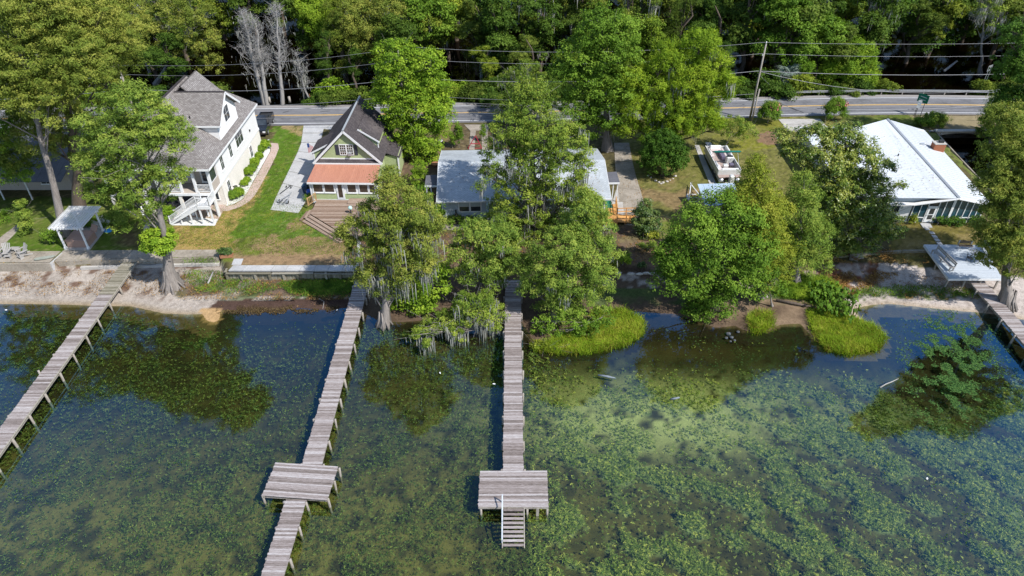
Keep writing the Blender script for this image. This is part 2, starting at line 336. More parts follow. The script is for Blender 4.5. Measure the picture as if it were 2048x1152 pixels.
def shore_sdf(X, Y):
    d = np.full(X.shape, 1e9)
    for (x0, y0), (x1, y1) in zip(SW[:-1], SW[1:]):
        dx, dy = x1-x0, y1-y0; t = np.clip(((X-x0)*dx+(Y-y0)*dy)/(dx*dx+dy*dy), 0, 1)
        d = np.minimum(d, np.hypot(X-x0-t*dx, Y-y0-t*dy))
    return np.where(inpoly(X, Y, SH_POLY), d, -d)
LAWN_Z = 1.3
# bulkhead line: x -> Y of wall face (only left and left-centre have a sharp wall)
BK = [tuple(G(a, b, LAWN_Z))[:2] for a, b in [(-400, 527), (0, 527), (99, 527), (113, 521), (440, 515), (452, 541), (708, 541)]]
bkx = np.array([p[0] for p in BK]); bky = np.array([p[1] for p in BK])
def height(X, Y):
    d = shore_sdf(X, Y)
    nz = vnoise(X*0.6, Y*0.6, 3)-0.5
    beach = np.where(d > 0, np.minimum(0.07*d, 0.42)+nz*0.06*np.clip(d, 0, 1), np.maximum(0.16*d, -0.75)+nz*0.1*np.clip(-d, 0, 1))
    by = np.interp(X, bkx, bky)
    left = np.where(Y > by+0.12, LAWN_Z, beach)
    t = np.clip((d-4.0)/6.0, 0, 1); t = t*t*(3-2*t)
    right = beach*(1-t)+LAWN_Z*t+np.where(d > 1, nz*0.12, 0)
    k = np.clip((X-(bkx[-1]-0.3))/0.6, 0, 1)
    z = left*(1-k)+right*k
    z = np.where(d < 0, beach, z)
    # road embankment rise
    r = np.clip((Y-88)/8, 0, 1); z = np.where(Y > 80, z+0.2*r, z); z = np.where((Y > road_near(X)-1.5), np.minimum(z, ROADZ-0.06), z)
    # canal and culvert at the right
    cx = canal_left(Y)
    inside = (X > cx) & (Y > 66) & (Y < 92.6)
    z = np.where(inside, -0.6, z); z = np.where((abs(X-CULX) < 4.9) & (Y >= 92.4) & (Y < 97.9), -0.6, z)
    # swamp behind the road
    s = np.clip((Y-road_far(X)-1.2)/1.6, 0, 1); z = z*(1-s)+(-0.7)*s
    return z
CULX = G(1925, 270, 1).x
CAN = [tuple(G(a, b, 1.3))[:2] for a, b in [(1868, 262), (1880, 275), (1920, 318), (1962, 362), (2010, 420)]]
def canal_left(Y):
    ys = np.array([c[1] for c in CAN][::-1]); xs = np.array([c[0] for c in CAN][::-1]); return np.interp(Y, ys, xs)
RNEAR = [(-700, 271), (0, 255), (512, 247.3), (660, 246.2), (905, 241.3), (975, 240.8), (1450, 232.3), (1520, 231), (1560, 229.5), (1650, 227.2), (1770, 225.5), (1880, 225), (1975, 226), (2100, 228), (2700, 245)]
RFAR = [(-700, 231), (0, 222), (512, 217.5), (695, 216), (895, 212), (1000, 211), (1465, 202), (1536, 199.7), (1650, 197), (1780, 195.5), (1900, 196), (2010, 198), (2100, 200), (2700, 213)]
ROADZ = 1.52
RN = [G(a, b, ROADZ) for a, b in RNEAR]; RF = [G(a, b, ROADZ) for a, b in RFAR]
rnx = np.array([p.x for p in RN]); rny = np.array([p.y for p in RN]); rfx = np.array([p.x for p in RF]); rfy = np.array([p.y for p in RF])
def road_near(X): return np.interp(X, rnx, rny)
def road_far(X): return np.interp(X, rfx, rfy)
X0, X1, Y0g, Y1g, ST = -84.0, 84.0, 47.0, 112.0, 0.3
gx = np.arange(X0, X1+0.01, ST); gy = np.arange(Y0g, Y1g+0.01, ST)
GXX, GYY = np.meshgrid(gx, gy); GZ = height(GXX, GYY)
def zat(x, y):
    i = int(round((x-X0)/ST)); j = int(round((y-Y0g)/ST)); i = min(max(i, 0), len(gx)-1); j = min(max(j, 0), len(gy)-1); return float(GZ[j, i])
def blendc(C, mask, c): 
    mask = np.clip(mask, 0, 1)[..., None]; return C*(1-mask)+np.array(c)*mask
dS = shore_sdf(GXX, GYY)
dep = GYY*CP+(HC-GZ)*SP
PXg = CX+FPX*GXX/dep; PYg = CY+FPX*((HC-GZ)*CP-GYY*SP)/dep
n1 = vnoise(GXX*0.35, GYY*0.35, 11, 5); n2 = vnoise(GXX*1.1, GYY*1.1, 12, 4); n3 = vnoise(GXX*0.15+5, GYY*0.25, 13, 4); n4 = vnoise(GXX*2.2, GYY*2.2, 14, 3)
PXn = PXg+(n2-0.5)*26; PYn = PYg+(vnoise(GXX*0.9+50, GYY*0.9, 15, 4)-0.5)*16
GR = (0.10, 0.155, 0.025); GRB = (0.10, 0.18, 0.02); DRY = (0.34, 0.235, 0.10); SAND = (0.42, 0.365, 0.315); MUL = (0.14, 0.095, 0.065); OLV = (0.15, 0.14, 0.045)
C = np.zeros(GXX.shape+(3,)); C[:] = (0.10, 0.085, 0.04)
C = blendc(C, (n1-0.35)*2, (0.13, 0.12, 0.045))
def zone(poly, c, soft=None):
    global C
    m = inpoly(PXn, PYn, poly).astype(float)
    if soft is not None: m = m*np.clip(soft, 0, 1)
    C = blendc(C, m, c)
# left lawns
zone([(-200, 395), (330, 395), (330, 520), (-200, 520)], (0.11, 0.15, 0.025))
zone([(0, 470), (300, 440), (300, 505), (0, 505)], (0.085, 0.145, 0.015), (n1-0.25)*4)
zone([(225, 455), (300, 440), (300, 505), (215, 505)], (0.13, 0.10, 0.045), (n1-0.4)*6)
zone([(330, 430), (560, 400), (620, 415), (720, 440), (730, 540), (330, 520)], (0.15, 0.18, 0.035))
zone([(350, 455), (480, 450), (470, 505), (350, 512)], (0.38, 0.26, 0.09), (n1-0.38)*5)
zone([(440, 400), (545, 350), (520, 430), (430, 478)], (0.40, 0.27, 0.10), (n2-0.25)*4)
zone([(545, 252), (612, 250), (600, 300), (548, 415), (520, 470), (462, 486), (470, 450), (520, 390), (545, 330)], GRB)
zone([(560, 425), (640, 425), (705, 480), (560, 480), (490, 470)], (0.10, 0.19, 0.025), (n1-0.2)*4)
zone([(470, 480), (715, 470), (715, 535), (470, 530)], (0.30, 0.20, 0.11), (n1-0.36)*7)
zone([(575, 436), (640, 440), (625, 468), (580, 470)], (0.30, 0.20, 0.11), (n2-0.35)*5)
zone([(520, 470), (560, 470), (560, 500), (500, 500)], (0.32, 0.22, 0.12), (n2-0.35)*5)
zone([(560, 250), (612, 250), (606, 275), (570, 262)], (0.34, 0.25, 0.12), (n2-0.3)*4)
# centre beds and yards
zone([(700, 300), (880, 300), (880, 470), (1240, 450), (1400, 480), (1420, 640), (690, 650)], MUL)
zone([(880, 250), (945, 248), (935, 300), (880, 300)], (0.20, 0.165, 0.06))
zone([(905, 248), (1100, 248), (1200, 300), (1195, 410), (880, 310)], (0.13, 0.10, 0.055))
zone([(1240, 230), (1800, 228), (1800, 330), (1620, 480), (1380, 480), (1290, 470), (1240, 300)], (0.17, 0.165, 0.045))
zone([(1260, 360), (1400, 350), (1400, 480), (1320, 520), (1290, 430)], (0.24, 0.17, 0.08), (n1-0.42)*6)
zone([(1320, 440), (1400, 440), (1390, 500), (1325, 500)], (0.15, 0.19, 0.03), (n2-0.2)*4)
zone([(1430, 230), (1580, 235), (1560, 300), (1430, 300)], (0.20, 0.20, 0.03), (n1-0.3)*4)
zone([(1515, 262), (1560, 262), (1555, 290), (1520, 285)], (0.24, 0.15, 0.09))
zone([(1205, 480), (1400, 470), (1420, 560), (1195, 560)], (0.19, 0.13, 0.095), (n1-0.2)*4)
zone([(1235, 475), (1330, 465), (1300, 505), (1220, 500)], (0.17, 0.14, 0.07), (n2-0.3)*4)
zone([(1780, 445), (2048, 445), (2048, 520), (1780, 520)], (0.16, 0.135, 0.035))
zone([(1800, 465), (1990, 470), (1990, 510), (1800, 510)], (0.22, 0.17, 0.06), (n1-0.45)*6)
zone([(1680, 232), (1850, 228), (1850, 262), (1700, 262)], (0.12, 0.155, 0.03))
zone([(1840, 226), (2048, 226), (2048, 262), (1865, 262)], (0.26, 0.20, 0.12), (n1-0.25)*4)
zone([(1850, 260), (1885, 262), (2000, 400), (1930, 345)], (0.14, 0.17, 0.04))
zone([(400, 200), (700, 200), (700, 217), (400, 217)], (0.16, 0.16, 0.045))
n5 = vnoise(GXX*3.1, GYY*3.1, 18, 3); C = C*(0.72+0.56*n5[..., None]); C = blendc(C, (n5 > .66)*.35, (0.30, 0.24, 0.12)); C = blendc(C, (n5 < .34)*.4, (0.06, 0.055, 0.03))
# beach
land = dS > -0.3
beachmask = land & (GZ < 0.72)
lf = beachmask & (PXg < 715)
C = np.where(lf[..., None], np.array(SAND)*(0.8+0.4*n1[..., None]), C)
wet = np.clip(1-dS/0.9, 0, 1)*lf
C = blendc(C, wet*0.8, (0.30, 0.22, 0.12))
C = blendc(C, lf*np.clip((n2-0.53)*9, 0, 1)*np.clip((dS-1.0)/1.5, 0, 1), (0.17, 0.11, 0.08))
C = blendc(C, lf*(PXg > 350)*np.clip((PYg < 592), 0, 1)*np.clip((n1-0.35)*6, 0, 1), (0.16, 0.11, 0.08))
C = blendc(C, lf*(PXg > 350)*(PYg < 600)*(PYg > 565-(PXg > 560)*14)*np.clip((n2-0.45)*9, 0, 1)*np.clip((PXg-330)/260, 0.35, 1), (0.07, 0.13, 0.03))
C = blendc(C, lf*(PXn > 425)*(PYn > 602-(PXg-440)*0.03)*1.0, (0.085, 0.052, 0.04))
rt = beachmask & (PXn > 1590+(PYg > 588)*105)
C = np.where(rt[..., None], np.array((0.50, 0.435, 0.39))*(0.8+0.4*n1[..., None]), C)
C = blendc(C, rt*np.clip(1-dS/1.0, 0, 1)*0.7, (0.42, 0.32, 0.20))
C = blendc(C, (PXn > 1560)*(PXn < 1760)*(PYn > 510)*(PYn < 585-(PXg-1560)*0.05)*rt*np.clip((n2-0.3)*4, 0, 1), (0.20, 0.085, 0.045))
C = blendc(C, rt*(n4 > 0.66)*0.5, (0.22, 0.18, 0.15))
C = blendc(C, rt*(PYn > 585)*(PYn < 597)*np.clip((n2-0.4)*6, 0, 1), (0.08, 0.12, 0.03))
ct = beachmask & (PXg >= 715) & ~rt
C = np.where(ct[..., None], np.array((0.13, 0.09, 0.06))*(0.6+0.8*n1[..., None]), C)
C = blendc(C, ct*(PXg > 1180)*np.clip((n2-0.5)*8, 0, 1)*(PYg > 545)*(PYg < 575), (0.42, 0.36, 0.31))
C = blendc(C, ct*(PXg > 1180)*np.clip((n1-0.45)*8, 0, 1)*(PYg > 575)*(PYg < 610), (0.09, 0.12, 0.04))
C = blendc(C, ct*(PXg > 1450)*(PYg > 600)*np.clip((n1-0.45)*8, 0, 1), (0.24, 0.17, 0.11))
C = blendc(C, (inpoly(PXg, PYg, [(398, 618), (446, 616), (446, 650), (405, 650)]))*.95, (0.48, 0.31, 0.15))
# under water near shore and swamp bottom
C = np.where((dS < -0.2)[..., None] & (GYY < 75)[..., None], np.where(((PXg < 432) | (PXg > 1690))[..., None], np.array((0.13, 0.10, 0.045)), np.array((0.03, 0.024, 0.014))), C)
C = np.where((GYY > road_far(GXX)+2.2)[..., None], np.array((0.010, 0.009, 0.007)), C)
C = blendc(C, ((GYY > road_far(GXX)-0.3) & (GYY < road_far(GXX)+2.4))*np.clip((n1-0.4)*6, 0, 1), (0.22, 0.17, 0.09))
C = np.where(((GXX > canal_left(GYY)+.2) & (GYY > 66) & (GYY < 92.6))[..., None], np.array((0.012, 0.011, 0.008)), C)
nx_, ny_ = len(gx), len(gy)
idx = np.arange(nx_*ny_).reshape(ny_, nx_)
# cut the part that is lake bed out of the land sheet (it gets its own sheet)
q = np.stack([idx[:-1, :-1], idx[:-1, 1:], idx[1:, 1:], idx[1:, :-1]], -1)
keep = (dS[:-1, :-1] > -1.6) | (dS[1:, 1:] > -1.6) | (GYY[:-1, :-1] > 75)
q = q[keep]
used, inv = np.unique(q, return_inverse=True)
V = np.stack([GXX.ravel(), GYY.ravel(), GZ.ravel()], -1)[used]
col4 = np.concatenate([C.reshape(-1, 3), np.ones((C.size//3, 1))], 1)[used]
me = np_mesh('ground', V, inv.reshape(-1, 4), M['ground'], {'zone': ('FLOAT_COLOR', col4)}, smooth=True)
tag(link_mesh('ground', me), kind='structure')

# ---- lake bed
BEDK = 1.0
bx = np.arange(-66, 66.1, 0.35); by_ = np.arange(14, 60.1, 0.3)
BX, BY = np.meshgrid(bx, by_); dB = shore_sdf(BX, BY)
m1 = vnoise(BX*0.22, BY*0.22, 21, 5); 
# mats of weed drift in diagonal streaks at the right
ur = (BX*0.75-BY*0.66)+60; vr = (BX*0.66+BY*0.75)+60
m2 = vnoise(ur*0.42, vr*1.0, 22, 5); m3 = vnoise(BX*1.3, BY*1.3, 23, 4)
BZ = np.minimum(np.maximum(0.16*dB, -0.75)+(m1-0.5)*0.1*np.clip(-dB, 0, 1), 0)-0.02*(dB < 0)-0.35*(dB > -0.6)
dpb = BY*CP+(HC+0.7)*SP; PXb = CX+FPX*BX/dpb; PYb = CY+FPX*((HC+0.7)*CP-BY*SP)/dpb
CB = np.zeros(BX.shape+(3,)); CB[:] = (0.078, 0.078, 0.03)
CB = blendc(CB, np.clip((m1-0.42)*5, 0, 1)*0.8, (0.045, 0.045, 0.02))
CB = blendc(CB, np.clip((m3-0.5)*5, 0, 1)*0.7, (0.13, 0.115, 0.04))
olive = np.clip((PYb-780)/250, 0, 1)*np.clip((1150-PXb)/300, 0.25, 1)
CB = blendc(CB, olive*np.clip((m3-0.38)*6, 0, 1)*0.85, (0.20, 0.19, 0.06))
mat = np.clip((m2-0.49)*11, 0, 1)*np.clip((PXb-1050)/120, 0, 1)*np.clip((PYb-745)/60, 0, 1)
CB = blendc(CB, mat*0.9, (0.30, 0.39, 0.19))
hz = np.exp(-((PXb-1330)/330)**2-((PYb-830)/75)**2)
CB = blendc(CB, hz*np.clip((m3-0.3)*5, 0, 1)*1.0, (0.62, 0.68, 0.30))
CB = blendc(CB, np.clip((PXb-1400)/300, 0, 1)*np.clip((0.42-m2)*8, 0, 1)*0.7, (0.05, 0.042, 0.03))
CB = blendc(CB, np.exp(-((PXb-1380)/130)**2-((PYb-705)/14)**2)*1.2, (0.23, 0.20, 0.07))
CB = blendc(CB, np.exp(-((PXb-880)/110)**2-((PYb-690)/30)**2)*np.clip((m3-0.35)*5, 0, 1), (0.17, 0.14, 0.06))
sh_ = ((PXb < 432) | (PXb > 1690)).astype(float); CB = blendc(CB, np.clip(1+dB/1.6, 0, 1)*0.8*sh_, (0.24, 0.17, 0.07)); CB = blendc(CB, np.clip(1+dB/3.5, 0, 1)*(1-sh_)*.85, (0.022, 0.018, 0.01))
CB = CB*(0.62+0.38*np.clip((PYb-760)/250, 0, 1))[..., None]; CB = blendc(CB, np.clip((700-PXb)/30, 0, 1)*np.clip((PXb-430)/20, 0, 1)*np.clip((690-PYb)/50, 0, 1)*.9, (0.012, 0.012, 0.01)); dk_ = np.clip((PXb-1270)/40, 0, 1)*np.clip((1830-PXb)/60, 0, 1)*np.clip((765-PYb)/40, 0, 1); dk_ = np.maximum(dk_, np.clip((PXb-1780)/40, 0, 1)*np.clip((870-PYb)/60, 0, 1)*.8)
dk_ = np.maximum(dk_, np.clip((560-PXb)/60, 0, 1)*np.clip((880-PYb)/60, 0, 1)*.35); CB = blendc(CB, dk_*.72, (0.022, 0.018, 0.008)); CB = np.clip(CB*BEDK, 0, 0.7)  # bed colour darkened to put the dark tree reflections into it
nbx, nby = len(bx), len(by_); ib = np.arange(nbx*nby).reshape(nby, nbx)
qb = np.stack([ib[:-1, :-1], ib[:-1, 1:], ib[1:, 1:], ib[1:, :-1]], -1)[dB[:-1, :-1] < 1.0]
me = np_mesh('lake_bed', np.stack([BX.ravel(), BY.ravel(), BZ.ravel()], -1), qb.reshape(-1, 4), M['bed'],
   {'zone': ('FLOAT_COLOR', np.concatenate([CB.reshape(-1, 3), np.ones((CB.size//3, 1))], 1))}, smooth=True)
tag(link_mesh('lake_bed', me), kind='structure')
M['mud'] = worn('lake_mud', (0.05, 0.045, 0.02), (0.12, 0.10, 0.04), 0.3, 0.95)
M['farland'] = worn('far_ground', (0.05, 0.06, 0.02), (0.12, 0.11, 0.05), 0.1, 0.95)
MB().add([(-3000, -3000, -1.3), (3000, -3000, -1.3), (3000, 66, -1.3), (-3000, 66, -1.3)], [(0, 1, 2, 3)]).build('deep_lake_bed', M['mud'], kind='structure')
MB().add([(-3000, -3000, 0), (3000, -3000, 0), (3000, 66, 0), (-3000, 66, 0)], [(0, 1, 2, 3)]).build('lake_water', M['water'], kind='structure')
mb = MB()
for xa, xb in ((-3000, -83.9), (83.9, 3000)): mb.add([(xa, 60, 1.28), (xb, 60, 1.28), (xb, 111, 1.28), (xa, 111, 1.28)], [(0, 1, 2, 3)])
mb.build('outer_ground', M['farland'], kind='structure')
MB().add([(-3000, 109, -0.72), (3000, 109, -0.72), (3000, 3000, -0.72), (-3000, 3000, -0.72)], [(0, 1, 2, 3)]).build('swamp_floor', M['swampmud'], kind='structure')
MB().add([(-3000, 104.0, 0.0), (3000, 104.0, 0.0), (3000, 3000, 0.0), (-3000, 3000, 0.0)], [(0, 1, 2, 3)]).build('swamp_water', M['swampwater'], kind='structure')
mb = MB(); mb.add([(CAN[0][0]-1, 66.5, 0.0), (83.9, 66.5, 0.0), (83.9, 93.5, 0.0), (CAN[0][0]-1, 93.5, 0.0)], [(0, 1, 2, 3)])
mb.build('canal_water', M['swampwater'], kind='structure')

# ---- road, shoulders and markings
def strip(name, offs, z, mat, off_is='near', kind='structure'):
    """offs=(a,b): lateral fractions of the carriageway, 0 = near edge line, 1 = far edge line (may go outside 0..1)"""
    xs = np.linspace(-140, 130, 91); yn = road_near(xs); yf = road_far(xs); v = []; f = []
    for i, x in enumerate(xs):
        for o in offs: v.append((x, yn[i]+(yf[i]-yn[i])*o, z))
    for i in range(len(xs)-1): f.append((2*i, 2*i+2, 2*i+3, 2*i+1))
    mb = MB(); mb.add(v, f); return mb.build(name, mat, kind=kind)
strip('road_shoulder', (-0.12, 1.22), ROADZ-0.008, M['asphalt_shoulder'])
strip('road', (-0.10, 1.06), ROADZ, M['asphalt'])
strip('edge_line', (-0.012, 0.012), ROADZ+0.005, M['roadwhite']); strip('edge_line', (0.988, 1.012), ROADZ+0.005, M['roadwhite'])
strip('centre_line', (0.505, 0.528), ROADZ+0.005, M['roadyellow']); strip('centre_line', (0.54, 0.563), ROADZ+0.005, M['roadyellow'])
# tar snakes (sealed cracks)
mb = MB()
for (a, b) in [((1595, 222), (1553, 203)), ((1608, 226), (1580, 214)), ((565, 226), (578, 222)), ((640, 223), (660, 222))]:
    mb.beam(G(*a, ROADZ+0.006), G(*b, ROADZ+0.006), 0.12, 0.004)
mb.build('road_crack', worn('tar', (0.02, 0.02, 0.02), (0.04, 0.04, 0.04), 5), kind='structure')

# ---- flat paved pieces
def pave(name, px, z, mat, th=0.1, kind='structure', parent=None, inset=0.0):
    P = [G(a, b, z) for a, b in px]; z = max([z]+[zat(p.x, p.y)+.02 for p in P]+[zat(sum(p.x for p in P)/len(P), sum(p.y for p in P)/len(P))+.02])
    return MB().prism([(p.x, p.y) for p in P], z-th, z).build(name, mat, parent, kind=None if parent else kind)
def slabs(name, L0, L1, n, z, mat, piece='slab', th=0.14, gap=0.02, cols=1, jit=0.006):
    """ribbon between polylines L0 and L1 (px), cut into n slabs along and cols across"""
    e = bpy.data.objects.new(name, None); col.objects.link(e); e['kind'] = 'structure'
    A = [G(a, b, z) for a, b in L0]; B = [G(a, b, z) for a, b in L1]
    def at(P, t):
        s = t*(len(P)-1); i = min(int(s), len(P)-2); return P[i].lerp(P[i+1], s-i)
    for i in range(n):
        for c in range(cols):
            t0 = i/n+gap/n*1.2; t1 = (i+1)/n; c0 = c/cols+0.004; c1 = (c+1)/cols-0.004
            q = [at(A, t0).lerp(at(B, t0), c0), at(A, t0).lerp(at(B, t0), c1), at(A, t1).lerp(at(B, t1), c1), at(A, t1).lerp(at(B, t1), c0)]
            dz = random.uniform(-jit, jit); zp = max([z]+[zat(p.x, p.y)+.025 for p in q]+[zat(sum(p.x for p in q)/4, sum(p.y for p in q)/4)+.025])
            MB().prism([(p.x, p.y) for p in q], zp-th, zp+dz).build(piece, mat, e)
    return e
# cottage driveway, its apron and the strip next to the deck
slabs('driveway', [(650, 250), (640, 290), (626, 340), (613, 400), (597, 426)], [(608, 250), (602, 290), (583, 330), (556, 385), (541, 419)], 9, LAWN_Z+0.03, M['concrete_light'])
slabs('driveway_apron', [(612, 250), (710, 249)], [(606, 254), (690, 262)], 2, LAWN_Z+0.16, M['concrete_light'])
# pink paver walk round the big house
def ribbon(name, L0, L1, z, mat, th=0.1):
    P = [G(a, b, z) for a, b in L0]+[G(a, b, z) for a, b in L1[::-1]]
    n = len(L0); mb = MB(); A = [G(a, b, z) for a, b in L0]; B = [G(a, b, z) for a, b in L1]
    for i in range(n-1): mb.add([A[i], A[i+1], B[i+1], B[i]], [(0, 1, 2, 3)] if (A[i+1]-A[i]).cross(B[i]-A[i]).z > 0 else [(3, 2, 1, 0)])
    return mb.build(name, mat, kind='structure')
ribbon('paver_walk', [(556, 287), (558, 296), (552, 312), (538, 340), (524, 366), (510, 390), (498, 403), (480, 414), (455, 422), (436, 421)],
   [(526, 284), (542, 290), (541, 303), (526, 330), (510, 358), (496, 384), (486, 398), (470, 409), (452, 413), (438, 405)], LAWN_Z+0.03, M['paver'])
ribbon('paver_drive', [(505, 250), (512, 284), (514, 296)], [(567, 250), (545, 262), (531, 285)], LAWN_Z+0.05, M['paver'])
ribbon('driveway_curb', [(567, 250.5), (552, 256), (541, 270), (532, 284)], [(572, 250.5), (556, 256), (544, 271), (535, 285)], LAWN_Z+0.055, M['concrete_light'])
ribbon('gravel_bed', [(526, 286), (541, 291), (540, 303), (525, 330), (509, 358), (495, 384), (485, 398), (468, 408), (453, 412)],
   [(518, 287), (518, 292), (514, 303), (500, 328), (486, 354), (474, 378), (466, 392), (458, 402), (452, 411)], LAWN_Z+0.02, M['pebble'])
pave('paver_patio', [(330, 405), (458, 400), (438, 437), (430, 451), (345, 449), (300, 420)], LAWN_Z+0.02, M['paver'])
pave('gravel_patch', [(436, 438), (429, 451), (344, 450), (372, 433)], LAWN_Z+0.05, M['pebble'])
slabs('garden_path', [(302, 420), (298, 440), (287, 452), (288, 470), (292, 485), (281, 501)], [(318, 420), (308, 438), (299, 452), (300, 468), (309, 485), (309, 501)], 9, LAWN_Z+0.03, M['concrete'])
slabs('side_path', [(52, 446), (0, 496)], [(38, 446), (-20, 490)], 5, LAWN_Z+0.03, M['concrete_dark'])
pave('pergola_pad', [(128, 500), (179, 500), (209, 461), (170, 446)], LAWN_Z+0.05, M['concrete'])
pave('garden_gravel', [(170, 446), (205, 430), (222, 440), (209, 461), (196, 476)], LAWN_Z+0.03, M['pebble'])
# grey house: two-strip drive, long side drive, paths
slabs('parking_strip', [(941, 262), (938, 300)], [(952, 262), (949, 300)], 3, LAWN_Z+0.04, M['concrete_dark'])
slabs('parking_strip', [(963, 262), (964, 300)], [(975, 262), (977, 300)], 3, LAWN_Z+0.04, M['concrete_dark'])
pave('parking_apron', [(928, 249), (982, 249), (976, 261), (940, 261)], LAWN_Z+0.17, M['concrete_dark'])
slabs('side_drive', [(1228, 285), (1231, 345), (1235, 375), (1240, 420), (1249, 450)], [(1258, 285), (1268, 340), (1281, 380), (1288, 405), (1300, 450)], 6, LAWN_Z+0.03, M['concrete_dark'], cols=1)
slabs('side_walk', [(1232, 380), (1218, 425), (1204, 460)], [(1243, 380), (1248, 428), (1224, 460)], 4, LAWN_Z+0.02, M['concrete'])
slabs('boat_strip', [(1389, 290), (1404, 330), (1424, 380)], [(1398, 290), (1415, 330), (1438, 378)], 4, LAWN_Z+0.03, M['concrete'])
slabs('boat_strip', [(1410, 284), (1440, 340), (1455, 380)], [(1421, 284), (1452, 340), (1468, 380)], 4, LAWN_Z+0.03, M['concrete'])
pave('front_path', [(886, 449), (930, 449), (925, 460), (884, 459)], LAWN_Z+0.03, M['concrete_dark'])
slabs('white_house_drive', [(1556, 238), (1575, 262)], [(1640, 238), (1662, 262)], 2, LAWN_Z+0.2, M['concrete'])
# seawall walk at the far left (two levels) and coping of the timber bulkhead
slabs('seawall_walk', [(-40, 503.5), (121, 502)], [(-60, 524), (98, 524.5)], 4, LAWN_Z+0.06, M['concrete_dark'])
slabs('seawall_walk', [(125, 501), (452, 499)], [(106, 519), (438, 512.5)], 7, LAWN_Z+0.04, M['concrete_dark'])
slabs('bulkhead_coping', [(466, 530.5), (716, 530)], [(456, 541), (712, 541)], 9, LAWN_Z+0.03, M['concrete_light'])
slabs('bulkhead_coping', [(468, 517), (463, 529.5)], [(487, 517), (482, 529.5)], 1, LAWN_Z+0.035, M['concrete_light'])
slabs('bulkhead_coping', [(716, 470), (712, 530)], [(722, 470), (718, 530)], 5, LAWN_Z+0.035, M['concrete_light'])
# ---------------------------------------------------------------- docks
def plank_run(root, P0, P1, wdt, z, mat, pw=0.145, gap=0.012, th=0.04, pme=None, seed=1, along=None):
    """planks laid across the line P0->P1 (local or world xy), each its own part sharing one mesh"""
    r = random.Random(seed); P0 = Vector(P0); P1 = Vector(P1); d = (P1-P0); Ln = d.length; d /= Ln; n = int(Ln/(pw+gap)); a = math.atan2(d.y, d.x)-math.pi/2
    if pme is None:
        pme = [MB().box(-wdt/2-r.uniform(0, .012), wdt/2+r.uniform(0, .012), -pw/2, pw/2, -th, 0).mesh('plank', mat) for _ in range(4)]
    for i in range(n):
        c = P0+d*((i+0.5)*Ln/n); o = link_mesh('plank', r.choice(pme), root)
        o.location = (c.x+r.uniform(-.035, .035), c.y, z+r.uniform(-.012, .012)); o.rotation_euler = (r.uniform(-.012, .012), r.uniform(-.006, .006), a+r.uniform(-.008, .008))
    return pme
def dock_frame(root, P0, P1, wdt, z, step, zb=-0.85, brace=True, tall=(), seed=3):
    r = random.Random(seed); P0 = Vector(P0); P1 = Vector(P1); d = (P1-P0); Ln = d.length; d /= Ln; s = Vector((d.y, -d.x))
    for k in (-1, 1):
        a = P0+s*k*(wdt/2-0.06); b = P1+s*k*(wdt/2-0.06)
        MB().beam((a.x, a.y, z-0.15), (b.x, b.y, z-0.15), 0.06, 0.2).build('stringer', M['pile'], root)
    n = max(1, int(Ln/step)); pm = MB().tube([(0, 0, 0), (0, 0, 1)], 0.1, 8).mesh('post', M['pile'], True)
    for i in range(n+1):
        c = P0+d*min(Ln-0.15, 0.15+i*Ln/n)
        for k in (-1, 1):
            q = c+s*k*(wdt/2+0.07); zt = z-0.03
            if (i, k) in tall: zt = z+0.3
            g = min(zb, zat(q.x, q.y)-0.2) if q.y > 47.2 else zb
            if q.y > 47.2: g = zat(q.x, q.y)-0.2
            o = link_mesh('post', pm, root, (q.x, q.y, g), (r.uniform(-.03, .03), r.uniform(-.03, .03), r.uniform(0, 3))); o.scale = (r.uniform(.85, 1.1),)*2+(zt-g,)
        a = c+s*(wdt/2+0.1); b = c-s*(wdt/2+0.1)
        MB().beam((a.x, a.y, z-0.32), (b.x, b.y, z-0.32), 0.05, 0.15).build('cross_beam', M['pile'], root)
# dock in the middle, straight ahead
DZ = 1.0
yA = G(1028, 577, DZ).y; yB = G(1027, 941, DZ).y; yC = G(1027, 1014, DZ).y; xm = 0.10; W3 = 1.55
d3 = thing('dock', 'straight middle dock ending in a square platform with steps into the water', 'dock', (0, 0, 0), group='wooden docks')
plank_run(d3, (xm, yB), (xm, yA+1.5), W3, DZ, M['dock'], seed=11)
plank_run(d3, (xm+0.0, yC), (xm, yB-0.01), 5.05, DZ+0.005, M['dock'], seed=12)
dock_frame(d3, (xm, yB), (xm, yA+1.2), W3, DZ, 2.4, seed=4)
for x in (-2.35, -0.8, 1.0, 2.45):
    for y in (yC+0.1, (yB+yC)/2, yB-0.15):
        MB().tube([(x+xm, y, -0.9), (x+xm, y, DZ-0.04)], 0.09, 8).build('post', M['pile'], d3, smooth=True)
for y in (yC+0.02, yB-0.04): MB().beam((xm-2.5, y, DZ-0.14), (xm+2.5, y, DZ-0.14), 0.05, 0.18).build('rim_board', M['pile'], d3)
for x in (-2.5, 2.5): MB().beam((xm+x, yC, DZ-0.14), (xm+x, yB, DZ-0.14), 0.05, 0.18).build('rim_board', M['pile'], d3)
MB().box(1.75, 1.95, yC-0.05, yC+0.05, -0.7, DZ-0.1).build('ladder_post', M['pile'], d3)
yD = G(1027, 1092, 0.05).y; ns = 9
for i in range(ns):
    t = (i+0.7)/ns; y = yC-(yC-yD)*t; z = DZ*(1-t)+0.02
    MB().box(xm-0.72, xm+0.72, y-0.095, y+0.095, z-0.04, z).build('tread', M['dock'], d3)
for x in (xm-0.77, xm+0.77): MB().beam((x, yC, DZ-0.14), (x, yD-0.1, -0.12), 0.06, 0.22).build('stair_stringer', M['pile'], d3)
MB().beam((xm-0.79, yC+0.45, DZ+0.85), (xm-0.79, yD+0.15, 0.55), 0.09, 0.05).build('handrail', M['whitedeck'], d3)
